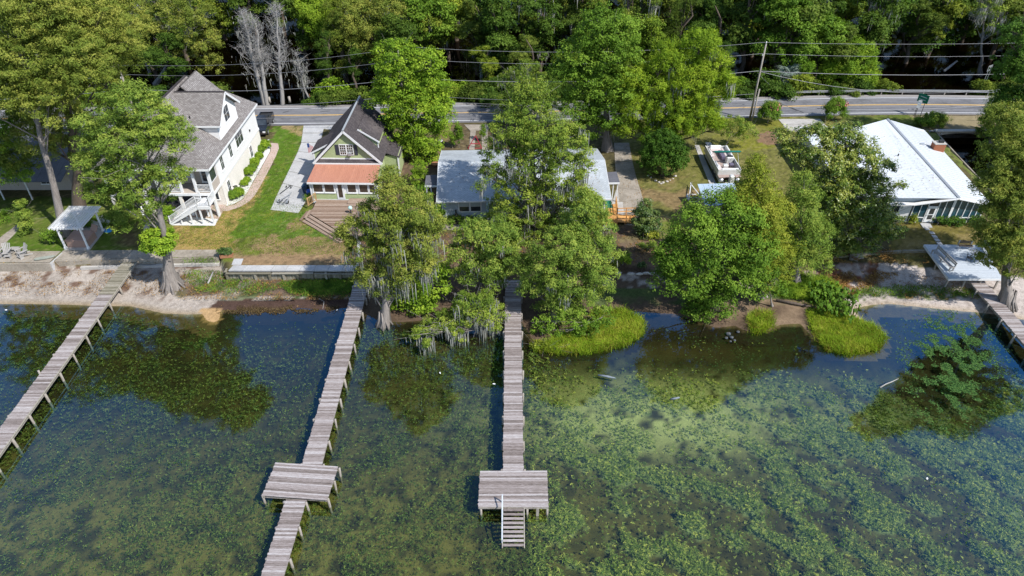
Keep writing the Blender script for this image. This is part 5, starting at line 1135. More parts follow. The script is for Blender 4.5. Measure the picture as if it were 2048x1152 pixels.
def tree(name, label, base, lobes, style='cyp', mat='cypress', tr=0.3, bark='bark', dens=1.0, leafk=1.0, moss=0, mossl=(0.4, 1.3), flare=1.8, limbs=16, group=None, cat='tree',
         seed=1, top=None, bare=0, knees=False, clumpk=1.0, trunks=1, lean=None, roots=0):
    rng = np.random.default_rng(seed); rnd = random.Random(seed); b = Vector(base)
    root = thing(name, label, cat, b, group=group)
    lb = [((c[0]-b.x, c[1]-b.y, c[2]-b.z), r) for c, r in lobes]
    me, CC, CD = crown_mesh(lb, style, LM[mat], rng, dens, leafk, clumpk=clumpk); link_mesh('crown', me, root)
    cz = max(c[2] for c, _ in lb); tp = Vector(top)-b if top else Vector(max(lb, key=lambda q: q[0][2])[0]); mb = MB()
    tips = []
    for t_ in range(trunks):
        tgt = tp if t_ == 0 else Vector(lb[(t_*2+1) % len(lb)][0]); n = 9; pts = []; rs = []; ox = rnd.uniform(-.25, .25)*(trunks > 1)
        for i in range(n):
            s = i/(n-1); w_ = math.sin(s*math.pi)*tr*0.8
            p = Vector((ox, 0, -.15)).lerp(tgt, s)+Vector((rnd.uniform(-1, 1)*w_, rnd.uniform(-1, 1)*w_, 0))
            if lean: p += Vector(lean)*math.sin(s*math.pi)
            f = 1+(flare-1)*max(0, 1-s*5)**1.5; pts.append(p); rs.append(tr*f*(1-s*.82)/(1 if t_ == 0 else 1.4))
        bark_tube(mb, pts, rs, 12, 0.5 if flare > 1.5 else 0.1); tips.append(pts)
    for i in range(roots):
        a = 6.283*i/roots+rnd.uniform(-.2, .2); r1 = tr*flare*1.25
        mb.tube([(math.cos(a)*tr*.8, math.sin(a)*tr*.8, tr*5), (math.cos(a)*tr*1.3, math.sin(a)*tr*1.3, tr*2.2), (math.cos(a)*r1*1.1, math.sin(a)*r1*1.1, -.2)], [tr*.16, tr*.25, tr*.34], 6)
    mb.build('trunk', M[bark], root, smooth=True)
    lm = MB(); sel = rnd.sample(range(len(CC)), min(limbs, len(CC)))
    for j in sel:
        q = Vector(CC[j]); pts = tips[rnd.randrange(len(tips))]; zz = max(0.12, min(.95, (q.z/max(tp.z, .1))-rnd.uniform(.12, .32)))
        k = zz*(len(pts)-1); i = min(int(k), len(pts)-2); s = pts[i].lerp(pts[i+1], k-i); mid = s.lerp(q, .5)+Vector((0, 0, -.05*(q-s).length+rnd.uniform(-.2, .3)))
        r0 = tr*.32*(1-zz*.6); lm.tube([s, mid, q], [r0, r0*.6, r0*.18], 5, cap=False)
        for _ in range(2+bare):
            e_ = q+Vector((rnd.gauss(0, .8), rnd.gauss(0, .8), rnd.gauss(0.1, .6))); lm.tube([mid.lerp(q, .5), e_], [r0*.3, .012], 3, cap=False)
    if limbs: lm.build('branches', M[bark], root, smooth=True, kind='stuff')
    if moss:
        low = np.argsort(CC[:, 2]+rng.normal(size=len(CC))*2.5)[:int(len(CC)*.7)]; ns_ = max(4, moss//16); sites = CC[low[rng.integers(0, len(low), ns_)]]; moss = int(moss*1.3)
        j = rng.integers(0, ns_, moss); P = sites[j]+rng.normal(size=(moss, 3))*np.array([.3, .3, .2])
        P[:, 2] -= .25; m_ = link_mesh('spanish_moss', moss_mesh(P, mossl[0]+(mossl[1]-mossl[0])*rng.random(moss)**2, rng), root); m_['kind'] = 'stuff'
    return root
def LB(Yb, *spec):
    """lobes traced on the plan: (px, py, radius_px[, dY]) at distance Yb from the drone"""
    out = []
    for s in spec:
        Y = Yb+(s[3] if len(s) > 3 else 0); c = PY(s[0], s[1], Y); r = s[2]*depth(c.x, c.y, c.z)/FPX
        out.append((tuple(c), (r, r*.95, r*.9)))
    return out
# --- left cypress stand
Yb = 66.3; bs = G(131, 470, LAWN_Z)
tree('cypress_tree', 'tall olive green cypress with pale bare lower trunk rising behind the pergola', bs, LB(Yb, (20, 60, 75, 2), (90, 30, 75, 1), (60, 130, 80, 0), (150, 110, 60, 0), (10, 190, 70, -1), (100, 205, 65, -1), (170, 160, 45, -1)),
     'cyp', 'cypress', .42, limbs=26, top=(PY(30, 60, Yb+1)), seed=1, flare=1.5)
bs = G(160, 425, LAWN_Z)
tree('cypress_tree', 'massive cypress with thick dark trunk behind the pergola, left of the big house', bs, LB(bs.y, (170, 40, 70, 0), (215, 90, 55, 0), (120, 80, 60, 0), (190, 170, 60, -1), (130, 250, 50, -1), (60, 270, 55, -1), (30, 330, 45, 0), (120, 300, 35, 0)),
     'cyp', 'cypress', .6, 'bark_dark', limbs=24, top=PY(120, 60, bs.y), seed=2, flare=1.4)
bs = G(182, 385, LAWN_Z)
tree('cypress_tree', 'slimmer cypress furthest back of the three behind the pergola', bs, LB(bs.y, (235, 50, 60, 2), (200, 10, 70, 3), (240, 130, 42, 0), (100, -20, 80, 3), (250, 90, 35, 0)),
     'cyp', 'cypress', .38, limbs=18, seed=3, flare=1.3)
bs = G(-30, 430, LAWN_Z)
tree('cypress_tree', 'cypress at the left edge with low drooping branches over the dark metal roof', bs, LB(bs.y, (-70, 120, 90), (-150, 60, 110), (-170, 180, 100), (-110, 250, 80), (-240, 120, 110), (5, 250, 60), (-20, 340, 60), (0, 445, 28, -1), (15, 300, 45), (45, 350, 32)), 'cyp', 'green', .4, limbs=16, seed=4, dens=.6)
bs = G(48, 452, LAWN_Z)
tree('cypress_sapling', 'narrow yellowish young cypress on the lawn left of the pergola', G(46, 470, LAWN_Z), LB(G(46, 470, LAWN_Z).y, (44, 408, 9), (46, 428, 12), (50, 448, 13), (48, 465, 9)), 'fine', 'cypgreen', .07, limbs=5, seed=5, flare=1.2, dens=1.5, clumpk=.6)
# --- round cypress at the seawall
bs = G(345, 572, .35)
tree('cypress_tree', 'round-crowned cypress with fluted flaring trunk standing on the sand beside the old dock', bs,
     LB(bs.y+.6, (262, 215, 52), (215, 265, 55), (300, 245, 52), (265, 290, 62), (330, 290, 48), (200, 335, 48), (262, 355, 58), (335, 350, 40), (290, 400, 42), (240, 400, 35), (348, 262, 34), (300, 440, 20), (195, 390, 30), (245, 460, 18)),
     'cyp', 'cypgreen', .42, limbs=30, top=PY(275, 260, bs.y+.5), seed=6, flare=2.3, roots=12, lean=(.2, 0, 0))
p_ = PY(322, 482, bs.y-.2)
tree('epicormic_bush', 'bright green tuft of leaves sprouting around the trunk of the beach cypress', (p_.x, p_.y, p_.z-.6), [((p_.x, p_.y-.2, p_.z), (1.5, 1.3, 1.3)), ((p_.x-.8, p_.y-.3, p_.z-.3), .8), ((p_.x+.5, p_.y-.4, p_.z-.7), .7)], 'broad', 'bright', .06, limbs=4, seed=7, dens=1.3, cat='shrub', clumpk=.6, flare=1)
# --- trees round the cottage
bs = G(768, 650, 0)
tree('cypress_tree', 'yellow-green cypress hung with grey moss beside the cottage dock', bs,
     LB(bs.y+1, (785, 385, 38), (820, 425, 48), (755, 435, 45), (790, 470, 58), (840, 480, 45), (735, 500, 40), (800, 520, 50), (705, 455, 28), (750, 545, 38), (845, 530, 36), (690, 478, 20), (770, 575, 28), (728, 555, 24), (800, 565, 28), (775, 350, 22), (865, 450, 28)), 'cyp', 'cypress', .34, limbs=36, moss=1100, mossl=(.6, 2.6), top=PY(790, 400, bs.y+1), seed=8, flare=1.9, roots=8, bare=1)
bs = G(835, 610, .4)
tree('shore_tree', 'low bright green broad-leaved tree on the bank right of the mossy cypress', bs, LB(bs.y, (840, 535, 34), (815, 575, 34), (868, 570, 34), (840, 600, 40), (800, 610, 25), (880, 545, 22)), 'broad', 'bright', .16, limbs=14, seed=9)
bs = G(845, 470, 1.2)
tree('holly_tree', 'dense mid-green tree between the cottage deck and the grey house', bs, LB(bs.y, (835, 410, 36), (850, 455, 34), (815, 450, 30), (862, 490, 20)), 'oak', 'green', .16, limbs=10, seed=10, dens=1.6)
bs = G(838, 372, LAWN_Z)
tree('hedge_bush', 'tall rounded bright hedge bush beside the sage cottage', bs, LB(bs.y, (838, 335, 17), (832, 355, 17), (842, 350, 14), (838, 372, 12)), 'shrub', 'bright', .08, limbs=3, seed=11, cat='shrub', flare=1)
bs = G(835, 318, LAWN_Z)
tree('maple_tree', 'big bright yellow-green tree by the road right of the cottage', bs, LB(bs.y, (790, 115, 40), (850, 125, 35), (800, 165, 48), (855, 175, 40), (780, 205, 42), (830, 220, 52), (880, 235, 34), (790, 255, 38), (850, 275, 42), (815, 295, 34), (870, 205, 34), (850, 315, 28)), 'broad', 'bright', .35, 'bark', limbs=26, seed=12, flare=1.3)
# --- middle: mossy oak, shore cypresses
bs = G(1080, 470, 1.2)
tree('live_oak', 'large grey-green oak draped with spanish moss in front of the grey house', bs, LB(bs.y, (1062, 185, 34, 2), (1060, 225, 48, 1), (1020, 260, 42), (1090, 270, 50), (1140, 290, 42), (1010, 310, 45), (1065, 325, 52), (1120, 345, 48), (1165, 330, 26), (985, 360, 34), (1035, 385, 46), (1095, 400, 46), (1150, 390, 32), (1060, 440, 40), (1010, 425, 38), (1120, 450, 34), (1075, 475, 36), (1025, 462, 30)),
     'oak', 'oak', .5, limbs=60, moss=1500, mossl=(.4, 2.0), seed=13, dens=1.5, bare=3, trunks=3, flare=1.3)
bs = G(1040, 245, LAWN_Z)
tree('roadside_tree', 'pale green mossy tree by the road behind the grey house', bs, LB(bs.y, (1055, 150, 34), (1020, 175, 34), (1085, 180, 36), (1045, 205, 40), (1010, 215, 26), (1095, 215, 28)), 'oak', 'oak', .3, limbs=24, moss=300, seed=14, bare=2)
bs = G(960, 612, .3)
tree('cypress_tree', 'green cypress with straight pale trunk left of the middle dock', bs, LB(bs.y, (948, 475, 40), (995, 480, 44), (932, 510, 36), (1000, 515, 44), (965, 540, 38), (1032, 530, 34), (985, 565, 26), (922, 548, 22), (1045, 500, 28)), 'cyp', 'cypgreen', .2, limbs=20, moss=260, seed=15, flare=1.3, top=PY(965, 480, bs.y))
bs = G(985, 655, 0)
tree('swamp_cypress', 'low spreading cypress over the water with long grey moss, left of the middle dock', bs, LB(bs.y-.5, (940, 622, 32), (900, 638, 26), (975, 628, 30), (860, 655, 18, -1), (832, 668, 14, -2), (848, 688, 12, -3), (920, 662, 20, -1), (988, 650, 16), (930, 605, 24), (965, 600, 20)), 'fine', 'oak', .28, limbs=36, moss=1100, mossl=(.6, 2.4), seed=16, roots=10, flare=2.2, bare=3, clumpk=.7, dens=.8)
bs = G(1110, 640, .2)
tree('cypress_tree', 'yellow-topped green cypress just right of the middle dock', bs, LB(bs.y, (1175, 410, 34, 2), (1190, 455, 38, 2), (1130, 495, 50), (1175, 515, 50), (1095, 530, 42), (1140, 560, 50), (1198, 555, 34), (1085, 580, 38), (1180, 595, 36), (1120, 612, 40), (1070, 548, 28), (1205, 495, 28), (1150, 450, 34, 2)), 'cyp', 'cypgreen', .34, limbs=26, moss=300, seed=17)
bs = G(1185, 500, 1.2)
tree('golden_cypress', 'slender golden cypress in front of the right half of the grey house', bs, LB(bs.y, (1172, 398, 24), (1160, 430, 28), (1195, 440, 26), (1175, 470, 32)), 'fine', 'gold', .2, limbs=12, seed=18)
bs = G(1120, 665, .1)
tree('willow_bush', 'dense fine-leaved green bush on the marsh point beside the middle dock', bs, LB(bs.y, (1090, 650, 24), (1140, 640, 34), (1180, 650, 30), (1120, 675, 30), (1080, 665, 20), (1160, 672, 22), (1205, 635, 22)), 'shrub', 'green', .12, limbs=8, seed=19, cat='shrub', leafk=1.5, dens=.55, clumpk=1.5)
bs = G(1085, 693, .1)
tree('yellow_bush', 'yellowish twiggy bush at the waterline next to the middle dock', bs, LB(bs.y, (1075, 690, 14), (1095, 698, 16), (1115, 700, 14)), 'shrub', 'gold', .05, limbs=8, seed=20, cat='shrub', bare=2, leafk=1.4, dens=.6, clumpk=1.4)
# --- big ones behind the grey house
bs = G(1215, 300, LAWN_Z)
tree('water_oak', 'tall dark green tree behind the grey house near the road', bs, LB(bs.y, (1205, 60, 50), (1160, 120, 45), (1225, 110, 55), (1180, 170, 50), (1240, 165, 50), (1160, 215, 42), (1215, 225, 48), (1180, 255, 34), (1130, 150, 30), (1245, 60, 34)), 'broad', 'green', .45, limbs=24, seed=21)
bs = G(1320, 300, LAWN_Z)
tree('upright_oak', 'huge lime green tree with upright plumes, spreading over the road', bs, LB(bs.y-1, (1400, 95, 38), (1340, 125, 42), (1420, 140, 42), (1265, 160, 36), (1300, 175, 44), (1375, 175, 50), (1440, 170, 32), (1340, 225, 50), (1270, 215, 40), (1400, 230, 42), (1250, 255, 28), (1310, 260, 36), (1370, 265, 34), (1420, 255, 26), (1225, 190, 26), (1460, 195, 18)),
     'plume', 'lime', .6, 'bark_dark', limbs=60, moss=900, mossl=(.5, 1.8), seed=22, trunks=3, bare=2)
bs = G(1325, 352, LAWN_Z)
tree('camellia_bush', 'large round dark green bush ringed with white stones', bs, LB(bs.y, (1325, 300, 42), (1304, 318, 30), (1347, 318, 30), (1325, 330, 36)), 'shrub', 'dark', .16, 'bark_dark', limbs=6, seed=23, cat='shrub', leafk=1.7, dens=1.0, clumpk=1.3)
for i in range(15):
    a = math.pi*(1.02+.96*i/14)
tree('small_tree', 'thin pale green young tree near the pontoon boat', G(1448, 296, LAWN_Z), LB(G(1448, 296, LAWN_Z).y, (1470, 252, 22), (1495, 262, 18), (1450, 262, 16), (1480, 272, 14)), 'fine', 'oak', .07, limbs=12, seed=24, bare=2, dens=.8, flare=1)
bs = G(1298, 468, LAWN_Z)
tree('holly_tree', 'conical blue-green evergreen beside the new wooden ramp', bs, LB(bs.y, (1290, 408, 12), (1285, 428, 20), (1300, 432, 18), (1283, 448, 22), (1305, 452, 20), (1293, 466, 20)), 'oak', 'holly', .14, limbs=10, seed=25, dens=1.5, clumpk=.75)
# --- right shore group
bs = G(1425, 618, .2)
tree('shore_tree', 'big rounded green tree leaning over the water at centre right', bs, LB(53.6, (1440, 418, 44, 1), (1390, 450, 44), (1480, 450, 50), (1352, 500, 40), (1425, 500, 64), (1500, 500, 52), (1385, 550, 54), (1460, 555, 56), (1340, 560, 38), (1425, 600, 46), (1515, 560, 42), (1395, 628, 32), (1440, 638, 26), (1330, 525, 24)), 'broad', 'green', .4, 'bark_dark', limbs=36, seed=26, leafk=.85, dens=.95, bare=2)
bs = G(1525, 590, .8)
tree('golden_cypress', 'tall golden cypress with pointed top, between the shed and the magnolia', bs, LB(bs.y, (1512, 325, 17), (1510, 350, 25), (1515, 385, 36), (1495, 415, 42), (1540, 430, 44), (1520, 475, 52), (1545, 520, 46), (1480, 392, 28), (1510, 540, 40)), 'fine', 'gold', .28, limbs=18, seed=27, dens=1.35)
bs = G(1592, 560, .8)
tree('cypress_tree', 'dull olive cypress column right of the golden cypress', bs, LB(bs.y, (1608, 358, 18), (1605, 388, 30), (1598, 430, 44), (1612, 475, 48), (1590, 515, 44), (1620, 520, 34)), 'fine', 'cypgreen', .26, limbs=16, seed=28, dens=1.35)
bs = G(1545, 610, .4)
tree('shore_bush', 'green bush on the bank below the golden cypress', bs, LB(bs.y, (1525, 590, 24), (1550, 575, 28), (1515, 570, 22), (1535, 560, 24)), 'shrub', 'green', .08, limbs=5, seed=29, cat='shrub', leafk=1.5, dens=.55, clumpk=1.5)
bs = G(1712, 512, 1.1)
tree('magnolia_tree', 'broad glossy magnolia covering the left part of the white metal roof', bs, LB(bs.y, (1630, 285, 40, 1), (1690, 280, 38, 1), (1590, 310, 30, 1), (1660, 330, 46), (1720, 320, 40), (1740, 370, 30), (1690, 385, 50), (1740, 425, 42), (1690, 445, 46), (1770, 460, 34), (1660, 410, 44), (1650, 460, 36), (1665, 370, 40), (1720, 480, 36), (1690, 495, 30), (1765, 390, 18), (1770, 335, 18), (1800, 372, 10), (1560, 275, 20, 2)), 'mag', 'magnolia', .38, limbs=40, seed=30, bare=2, dens=1.6)
bs = G(2012, 610, .5)
tree('cypress_tree', 'yellow-green cypress with buttressed trunk beside the white deck at the right edge', bs, LB(bs.y, (2010, 245, 42, 2), (2035, 300, 50, 1), (1995, 320, 38, 1), (2005, 380, 46), (2040, 400, 50), (1985, 430, 34), (2020, 460, 46), (1965, 455, 16), (2000, 500, 34), (2035, 530, 34), (1985, 480, 34), (1978, 520, 20), (2030, 490, 44), (1985, 375, 34), (2055, 350, 45))+[((52.6, 57.6, 18.6), (3.2, 3.0, 2.6)), ((52.2, 57.2, 15.6), (4.0, 3.6, 3.0)), ((55.0, 57.0, 13.6), (3.6, 3.2, 3.0)), ((50.8, 58.4, 12.4), (3.4, 3.2, 2.8))], 'cyp', 'cypress', .36, limbs=30, top=PY(2020, 300, bs.y+1), seed=31, flare=2.1, roots=12, bare=2, dens=1.3)
bs = G(2075, 300, LAWN_Z)
tree('dark_tree', 'dark green tree filling the upper right corner by the road', bs, LB(bs.y, (2040, 80, 45), (2060, 140, 60), (2020, 150, 30), (2010, 185, 18), (1995, 205, 14), (2050, 210, 45), (2000, 235, 20)), 'broad', 'dark', .5, 'bark_dark', limbs=20, seed=32)
bs = G(1985, 285, .6)
tree('canal_tree', 'grey-green cypress hanging over the dark canal mouth', bs, LB(bs.y, (2010, 210, 30), (1990, 240, 28), (1975, 270, 24), (2000, 290, 34), (2030, 260, 40)), 'cyp', 'cypgreen', .35, limbs=14, seed=33)

# --- forest behind the road: individual trees, a few crown meshes shared
fvar = []
def forest_variant(i, style='forest', h=17.0, w_=5.0, mat='forest', bark='bark_dark', moss=0, low=0.25):
    rng = np.random.default_rng(100+i); rnd = random.Random(i); lobes = []
    n = 9
    for k in range(n):
        z = h*(low+(1-low-.08)*k/(n-1)); s = (1-abs((z/h)-.62)*1.1); a = rnd.uniform(0, 6.28); r = w_*s*rnd.uniform(.35, .6)
        d = w_*s*rnd.uniform(.2, .65); lobes.append(((math.cos(a)*d, math.sin(a)*d, z), (r, r, r*.75)))
    me, CC, CD = crown_mesh(lobes, style, LM[mat], rng, 1.0)
    mb = MB(); pts = [Vector((rnd.uniform(-.25, .25)*k, rnd.uniform(-.25, .25)*k, h*.93*k/6)) for k in range(7)]; bark_tube(mb, pts, [.42*(1-.13*k) for k in range(7)], 8)
    tm = mb.mesh('trunk', M[bark], True); lm = MB()
    for j in rnd.sample(range(len(CC)), 14):
        q = Vector(CC[j]); s = pts[min(5, int(q.z/h*6*.8))]; lm.tube([s, s.lerp(q, .5)+Vector((0, 0, .3)), q], [.1, .06, .02], 4, cap=False)
    bm = lm.mesh('branches', M[bark], True); mm = None
    if moss:
        st_ = rng.integers(0, len(CC), moss//12); mm = moss_mesh(CC[st_[rng.integers(0, len(st_), moss)]]-np.array([0, 0, .4])+rng.normal(size=(moss, 3))*.35, .6+2.2*rng.random(moss)**2, rng, .1)
    return me, tm, bm, mm
for i, (st_, h, w_, ms) in enumerate([('forest', 17, 5.4, 0), ('forest', 19, 4.6, 500), ('forest', 15, 5.8, 0), ('forest', 18, 5.0, 300), ('broad', 13, 3.8, 0), ('forest', 20, 5.6, 0), ('fine', 14, 3.4, 0)]):
    fvar.append(forest_variant(i, st_, h, w_, moss=ms, low=.12 if i in (2, 4) else .22))
FG = 'trees of the forest across the road'
def forest_tree(x, y, v, s, rz, label, sz=None, grp=FG, name='forest_tree', z=-.3):
    me, tm, bm, mm = fvar[v]; r_ = thing(name, label, 'tree', (x, y, z), rz, grp); r_.scale = (s, s, sz or s)
    link_mesh('crown', me, r_); link_mesh('trunk', tm, r_); b = link_mesh('branches', bm, r_); b['kind'] = 'stuff'
    if mm: m_ = link_mesh('spanish_moss', mm, r_); m_['kind'] = 'stuff'
    return r_
rf_ = random.Random(5)
LMK = [(-330, 'well beyond the left edge'), (-150, 'beyond the left edge'), (40, 'at the far left edge'), (130, 'above the pergola'), (260, 'by the left utility pole'), (350, 'above the big brown roof'), (440, 'left of the black water gap'), (520, 'behind the left dead tree'), (580, 'behind the right dead tree'), (640, 'behind the lime green tree'), (710, 'above the cottage roof ridge'),
  (820, 'behind the bright maple'), (900, 'right of the bright maple'), (965, 'above the pale roadside tree'), (1040, 'straight above the middle dock'), (1120, 'above the mossy oak'), (1210, 'behind the tall dark water oak'), (1320, 'behind the upright lime tree'), (1410, 'right of the upright lime tree'), (1500, 'behind the tall utility pole'),
  (1570, 'behind the fan palm'), (1650, 'behind the guardrail start'), (1720, 'behind the vine covered tree'), (1780, 'above the white roof peak'), (1840, 'above the green road sign'), (1920, 'above the culvert'), (2000, 'in the upper right corner'), (2200, 'past the right edge')]
SEEN = {}
def uniq(l):
    SEEN[l] = SEEN.get(l, 0)+1; k = SEEN[l]
    return l if k == 1 else l+[', next right', ', third along', ', fourth along', ', fifth along', ', sixth along', ', seventh along'][min(k-2, 5)]
def lmk(p): return min(LMK, key=lambda q: abs(q[0]-p))[1]
KIND = ['round-crowned', 'mossy', 'broad', 'moss-hung', 'small-leaved', 'tall', 'slim']
def px_at(x, y): return proj(x, y, 0)[0]
rows = [(110.5, 6.2, 1), (117, 7.0, 2), (126, 7.5, 3), (137, 8.0, 4), (150, 9.0, 5)]
rowname = {1: 'in the first row by the road', 2: 'in the second row from the road', 3: 'in the third row', 4: 'deep in the forest', 5: 'at the back of the forest'}
for (yy, stp, rw) in rows:
    x = -100-rw*6
    while x < 102+rw*6:
        jx = x+rf_.uniform(-1.5, 1.5); jy = yy+rf_.uniform(-2, 2); p = px_at(jx, jy)
        gap = (405 < p < 660 and rw <= 2) or (1735 < p < 1995 and rw <= 2) or (430 < p < 560 and rw == 3)
        if rw == 1 and (p < 230 or 905 < p < 1000): gap = gap or rf_.random() < .4
        if not gap:
            side = 'left' if p < 680 else 'middle' if p < 1365 else 'right'
            vv = rf_.choice([0, 1, 2, 3, 4, 5, 6] if rw > 1 else [2, 4, 0, 6])
            forest_tree(jx, jy, vv, rf_.uniform(.8, 1.15)*(1.12 if rw > 3 else 1)*(.72 if rw == 1 else 1), rf_.uniform(0, 6.28),
                uniq('%s tree %s, %s' % (KIND[vv], rowname[rw], lmk(p))), grp='forest trees %s at the %s' % (rowname[rw], side))
        x += stp*rf_.uniform(.75, 1.25)
# understory bushes along the far verge
ubush = []
for i in range(3):
    rng = np.random.default_rng(300+i); me, CC, CD = crown_mesh([((rng.normal()*.8, rng.normal()*.5, .8+.5*k), (1.5, 1.3, 1.0)) for k in range(4)], 'broad', LM['forest'], rng, 1.1)
    ubush.append(me)
x = -96
while x < 100:
    yv = float(road_far(x))+rf_.uniform(2.4, 4.0); p = px_at(x, yv); g = (430 < p < 632) or (1755 < p < 1950)
    if not g:
        s = rf_.uniform(.7, 1.35); r_ = thing('verge_bush', uniq('rounded verge bush across the road, %s' % lmk(p)), 'shrub', (x, yv, .1), rf_.uniform(0, 6), 'undergrowth bushes along the far road verge'); r_.scale = (s, s, s)
        link_mesh('foliage', rf_.choice(ubush), r_)
    x += rf_.uniform(1.6, 3.4)
# accents of the forest edge
def acc(px, py, spec, style, mat, label, seed, tr=.25, name='forest_edge_tree', moss=0, bark='bark_dark', z=0.1, bare=0, limbs=16, dens=1.0):
    b = G(px, py, z); return tree(name, label, b, LB(b.y, *spec), style, mat, tr, bark, moss=moss, seed=seed, limbs=limbs, bare=bare, dens=dens, leafk=1.35, clumpk=1.25)
acc(310, 168, ((380, 60, 45), (410, 95, 36), (350, 105, 40), (300, 70, 34), (420, 130, 24), (330, 30, 45), (395, 25, 40)), 'fine', 'cypress', 'olive yellow tree with grey bare limbs behind the big house roof', 41, bare=5, bark='deadwood', limbs=30, dens=.7)
acc(655, 140, ((640, 50, 38, 2), (620, 20, 36, 2), (655, 10, 30, 2)), 'plume', 'bright', 'lime green tree at the forest edge right of the dead grey trees', 42)
acc(712, 160, ((715, 40, 50), (745, 75, 44), (690, 75, 38), (770, 20, 40), (725, 115, 34), (700, 140, 24), (760, 120, 24)), 'fine', 'cypress', 'olive fine-leaved tree above the cottage roof', 43, moss=150)
acc(660, 198, ((650, 185, 18), (675, 188, 18), (665, 172, 16), (695, 192, 14)), 'broad', 'bright', 'low bright green thicket at the road edge left of the cottage ridge', 44, limbs=4)
acc(820, 150, ((870, 25, 40), (850, 60, 34), (885, 60, 26), (830, 20, 34)), 'broad', 'green', 'mid green forest-edge tree with bare leaning trunk above the bright tree', 45)
acc(930, 195, ((930, 195, 30), (900, 185, 22), (960, 195, 24), (985, 200, 18)), 'broad', 'bright', 'vine covered thicket along the verge above the grey house', 46, limbs=3)
acc(1690, 185, ((1700, 130, 38), (1730, 155, 28), (1670, 150, 30), (1690, 175, 26), (1720, 110, 28)), 'plume', 'bright', 'dense yellow-green vine-covered tree by the guardrail', 47)
acc(1590, 175, ((1560, 40, 42), (1600, 60, 40), (1540, 90, 34), (1620, 100, 36), (1650, 60, 34), (1590, 110, 34), (1575, 15, 40)), 'broad', 'green', 'leafy green tree behind the utility pole', 48, moss=120)
acc(1810, 110, ((1800, 20, 36), (1830, 50, 30), (1780, 40, 30), (1870, 85, 30), (1890, 30, 30)), 'forest', 'dark', 'dark tree draped with grey moss above the black water', 49, moss=1100, bare=3)
acc(1960, 150, ((1975, 30, 34), (2000, 60, 26), (1970, 5, 30)), 'oak', 'oak', 'mossy grey cypress with leaning trunk in the swamp at the upper right', 50, moss=1100, bark='bark', bare=5, dens=.5)

# --- dead grey trees
def dead_tree(base, top, spread, label, seed, tr=.22, nb=46, group=None, twin=False):
    rnd = random.Random(seed); b = Vector(base); root = thing('dead_tree', label, 'tree', b, group=group); H = Vector(top)-b; mb = MB(); tw = MB()
    for t_ in range(2 if twin else 1):
        o = Vector((.5*t_, 0, 0)); pts = [o+Vector((0, 0, -.3)).lerp(H+Vector((t_*1.2, 0, -t_*1.5)), i/8)+Vector((rnd.uniform(-.15, .15), rnd.uniform(-.15, .15), 0)) for i in range(9)]
        bark_tube(mb, pts, [tr*(1.25-.13*i) for i in range(9)], 9, .25)
        for k in range(nb):
            s = rnd.uniform(.3, .99); i = min(7, int(s*8)); p = pts[i].lerp(pts[i+1], s*8-i); a = rnd.uniform(0, 6.28); ln = spread*(1.15-s)*rnd.uniform(.5, 1.1)+.5
            d = Vector((math.cos(a)*.75, math.sin(a)*.75, rnd.uniform(.45, 1.1))); q = p+d*ln*.6; e_ = q+Vector((d.x*.4, d.y*.4, d.z*.9))*ln*.5; r0 = tr*.2*(1.1-s)
            tw.tube([p, q, e_], [r0, r0*.55, .012], 4, cap=False)
            for _ in range(7):
                c = p.lerp(q, rnd.uniform(.3, 1)) if rnd.random() < .5 else q.lerp(e_, rnd.random()); f = c+Vector((rnd.gauss(0, .55), rnd.gauss(0, .55), rnd.uniform(.1, 1.1)))*.9
                tw.tube([c, f], [.022, .006], 3, cap=False)
                for _ in range(3): g = c.lerp(f, rnd.uniform(.3, 1)); tw.tube([g, g+Vector((rnd.gauss(0, .35), rnd.gauss(0, .35), rnd.uniform(-.1, .6)))], [.012, .004], 3, cap=False)
    mb.build('trunk', M['deadwood'], root, smooth=True); tw.build('branches', M['deadwood'], root, kind='stuff')
    rng = np.random.default_rng(seed); n = 150; s = rng.random(n)*.7+.25; P = np.array(H)[None]*s[:, None]+rng.normal(size=(n, 3))*np.array([spread*.28, spread*.28, .5])
    m_ = link_mesh('spanish_moss', moss_mesh(P, .3+1.2*rng.random(n)**2, rng, .06), root); m_['kind'] = 'stuff'
    return root
b1_ = G(528, 206, .3); dead_tree(b1_, PY(484, 25, b1_.y), 4.6, 'grey bare dead tree with two trunks, left one of the pair above the driveway', 61, .3, twin=True)
b2_ = G(563, 204, .3); dead_tree(b2_, PY(553, 18, b2_.y), 4.2, 'grey bare dead tree, right one of the pair above the driveway', 62, .26)
b3_ = G(618, 202, .3); dead_tree(b3_, PY(592, 110, b3_.y), 2.0, 'thin leaning leafless tree at the road edge beside the dead pair', 63, .13, 14)
b4_ = G(300, 150, .3); dead_tree(b4_, PY(262, 8, b4_.y), 3.0, 'pale bare treetop sticking out left of the olive yellow tree', 64, .2, 30)
b5_ = G(1370, 330, LAWN_Z)
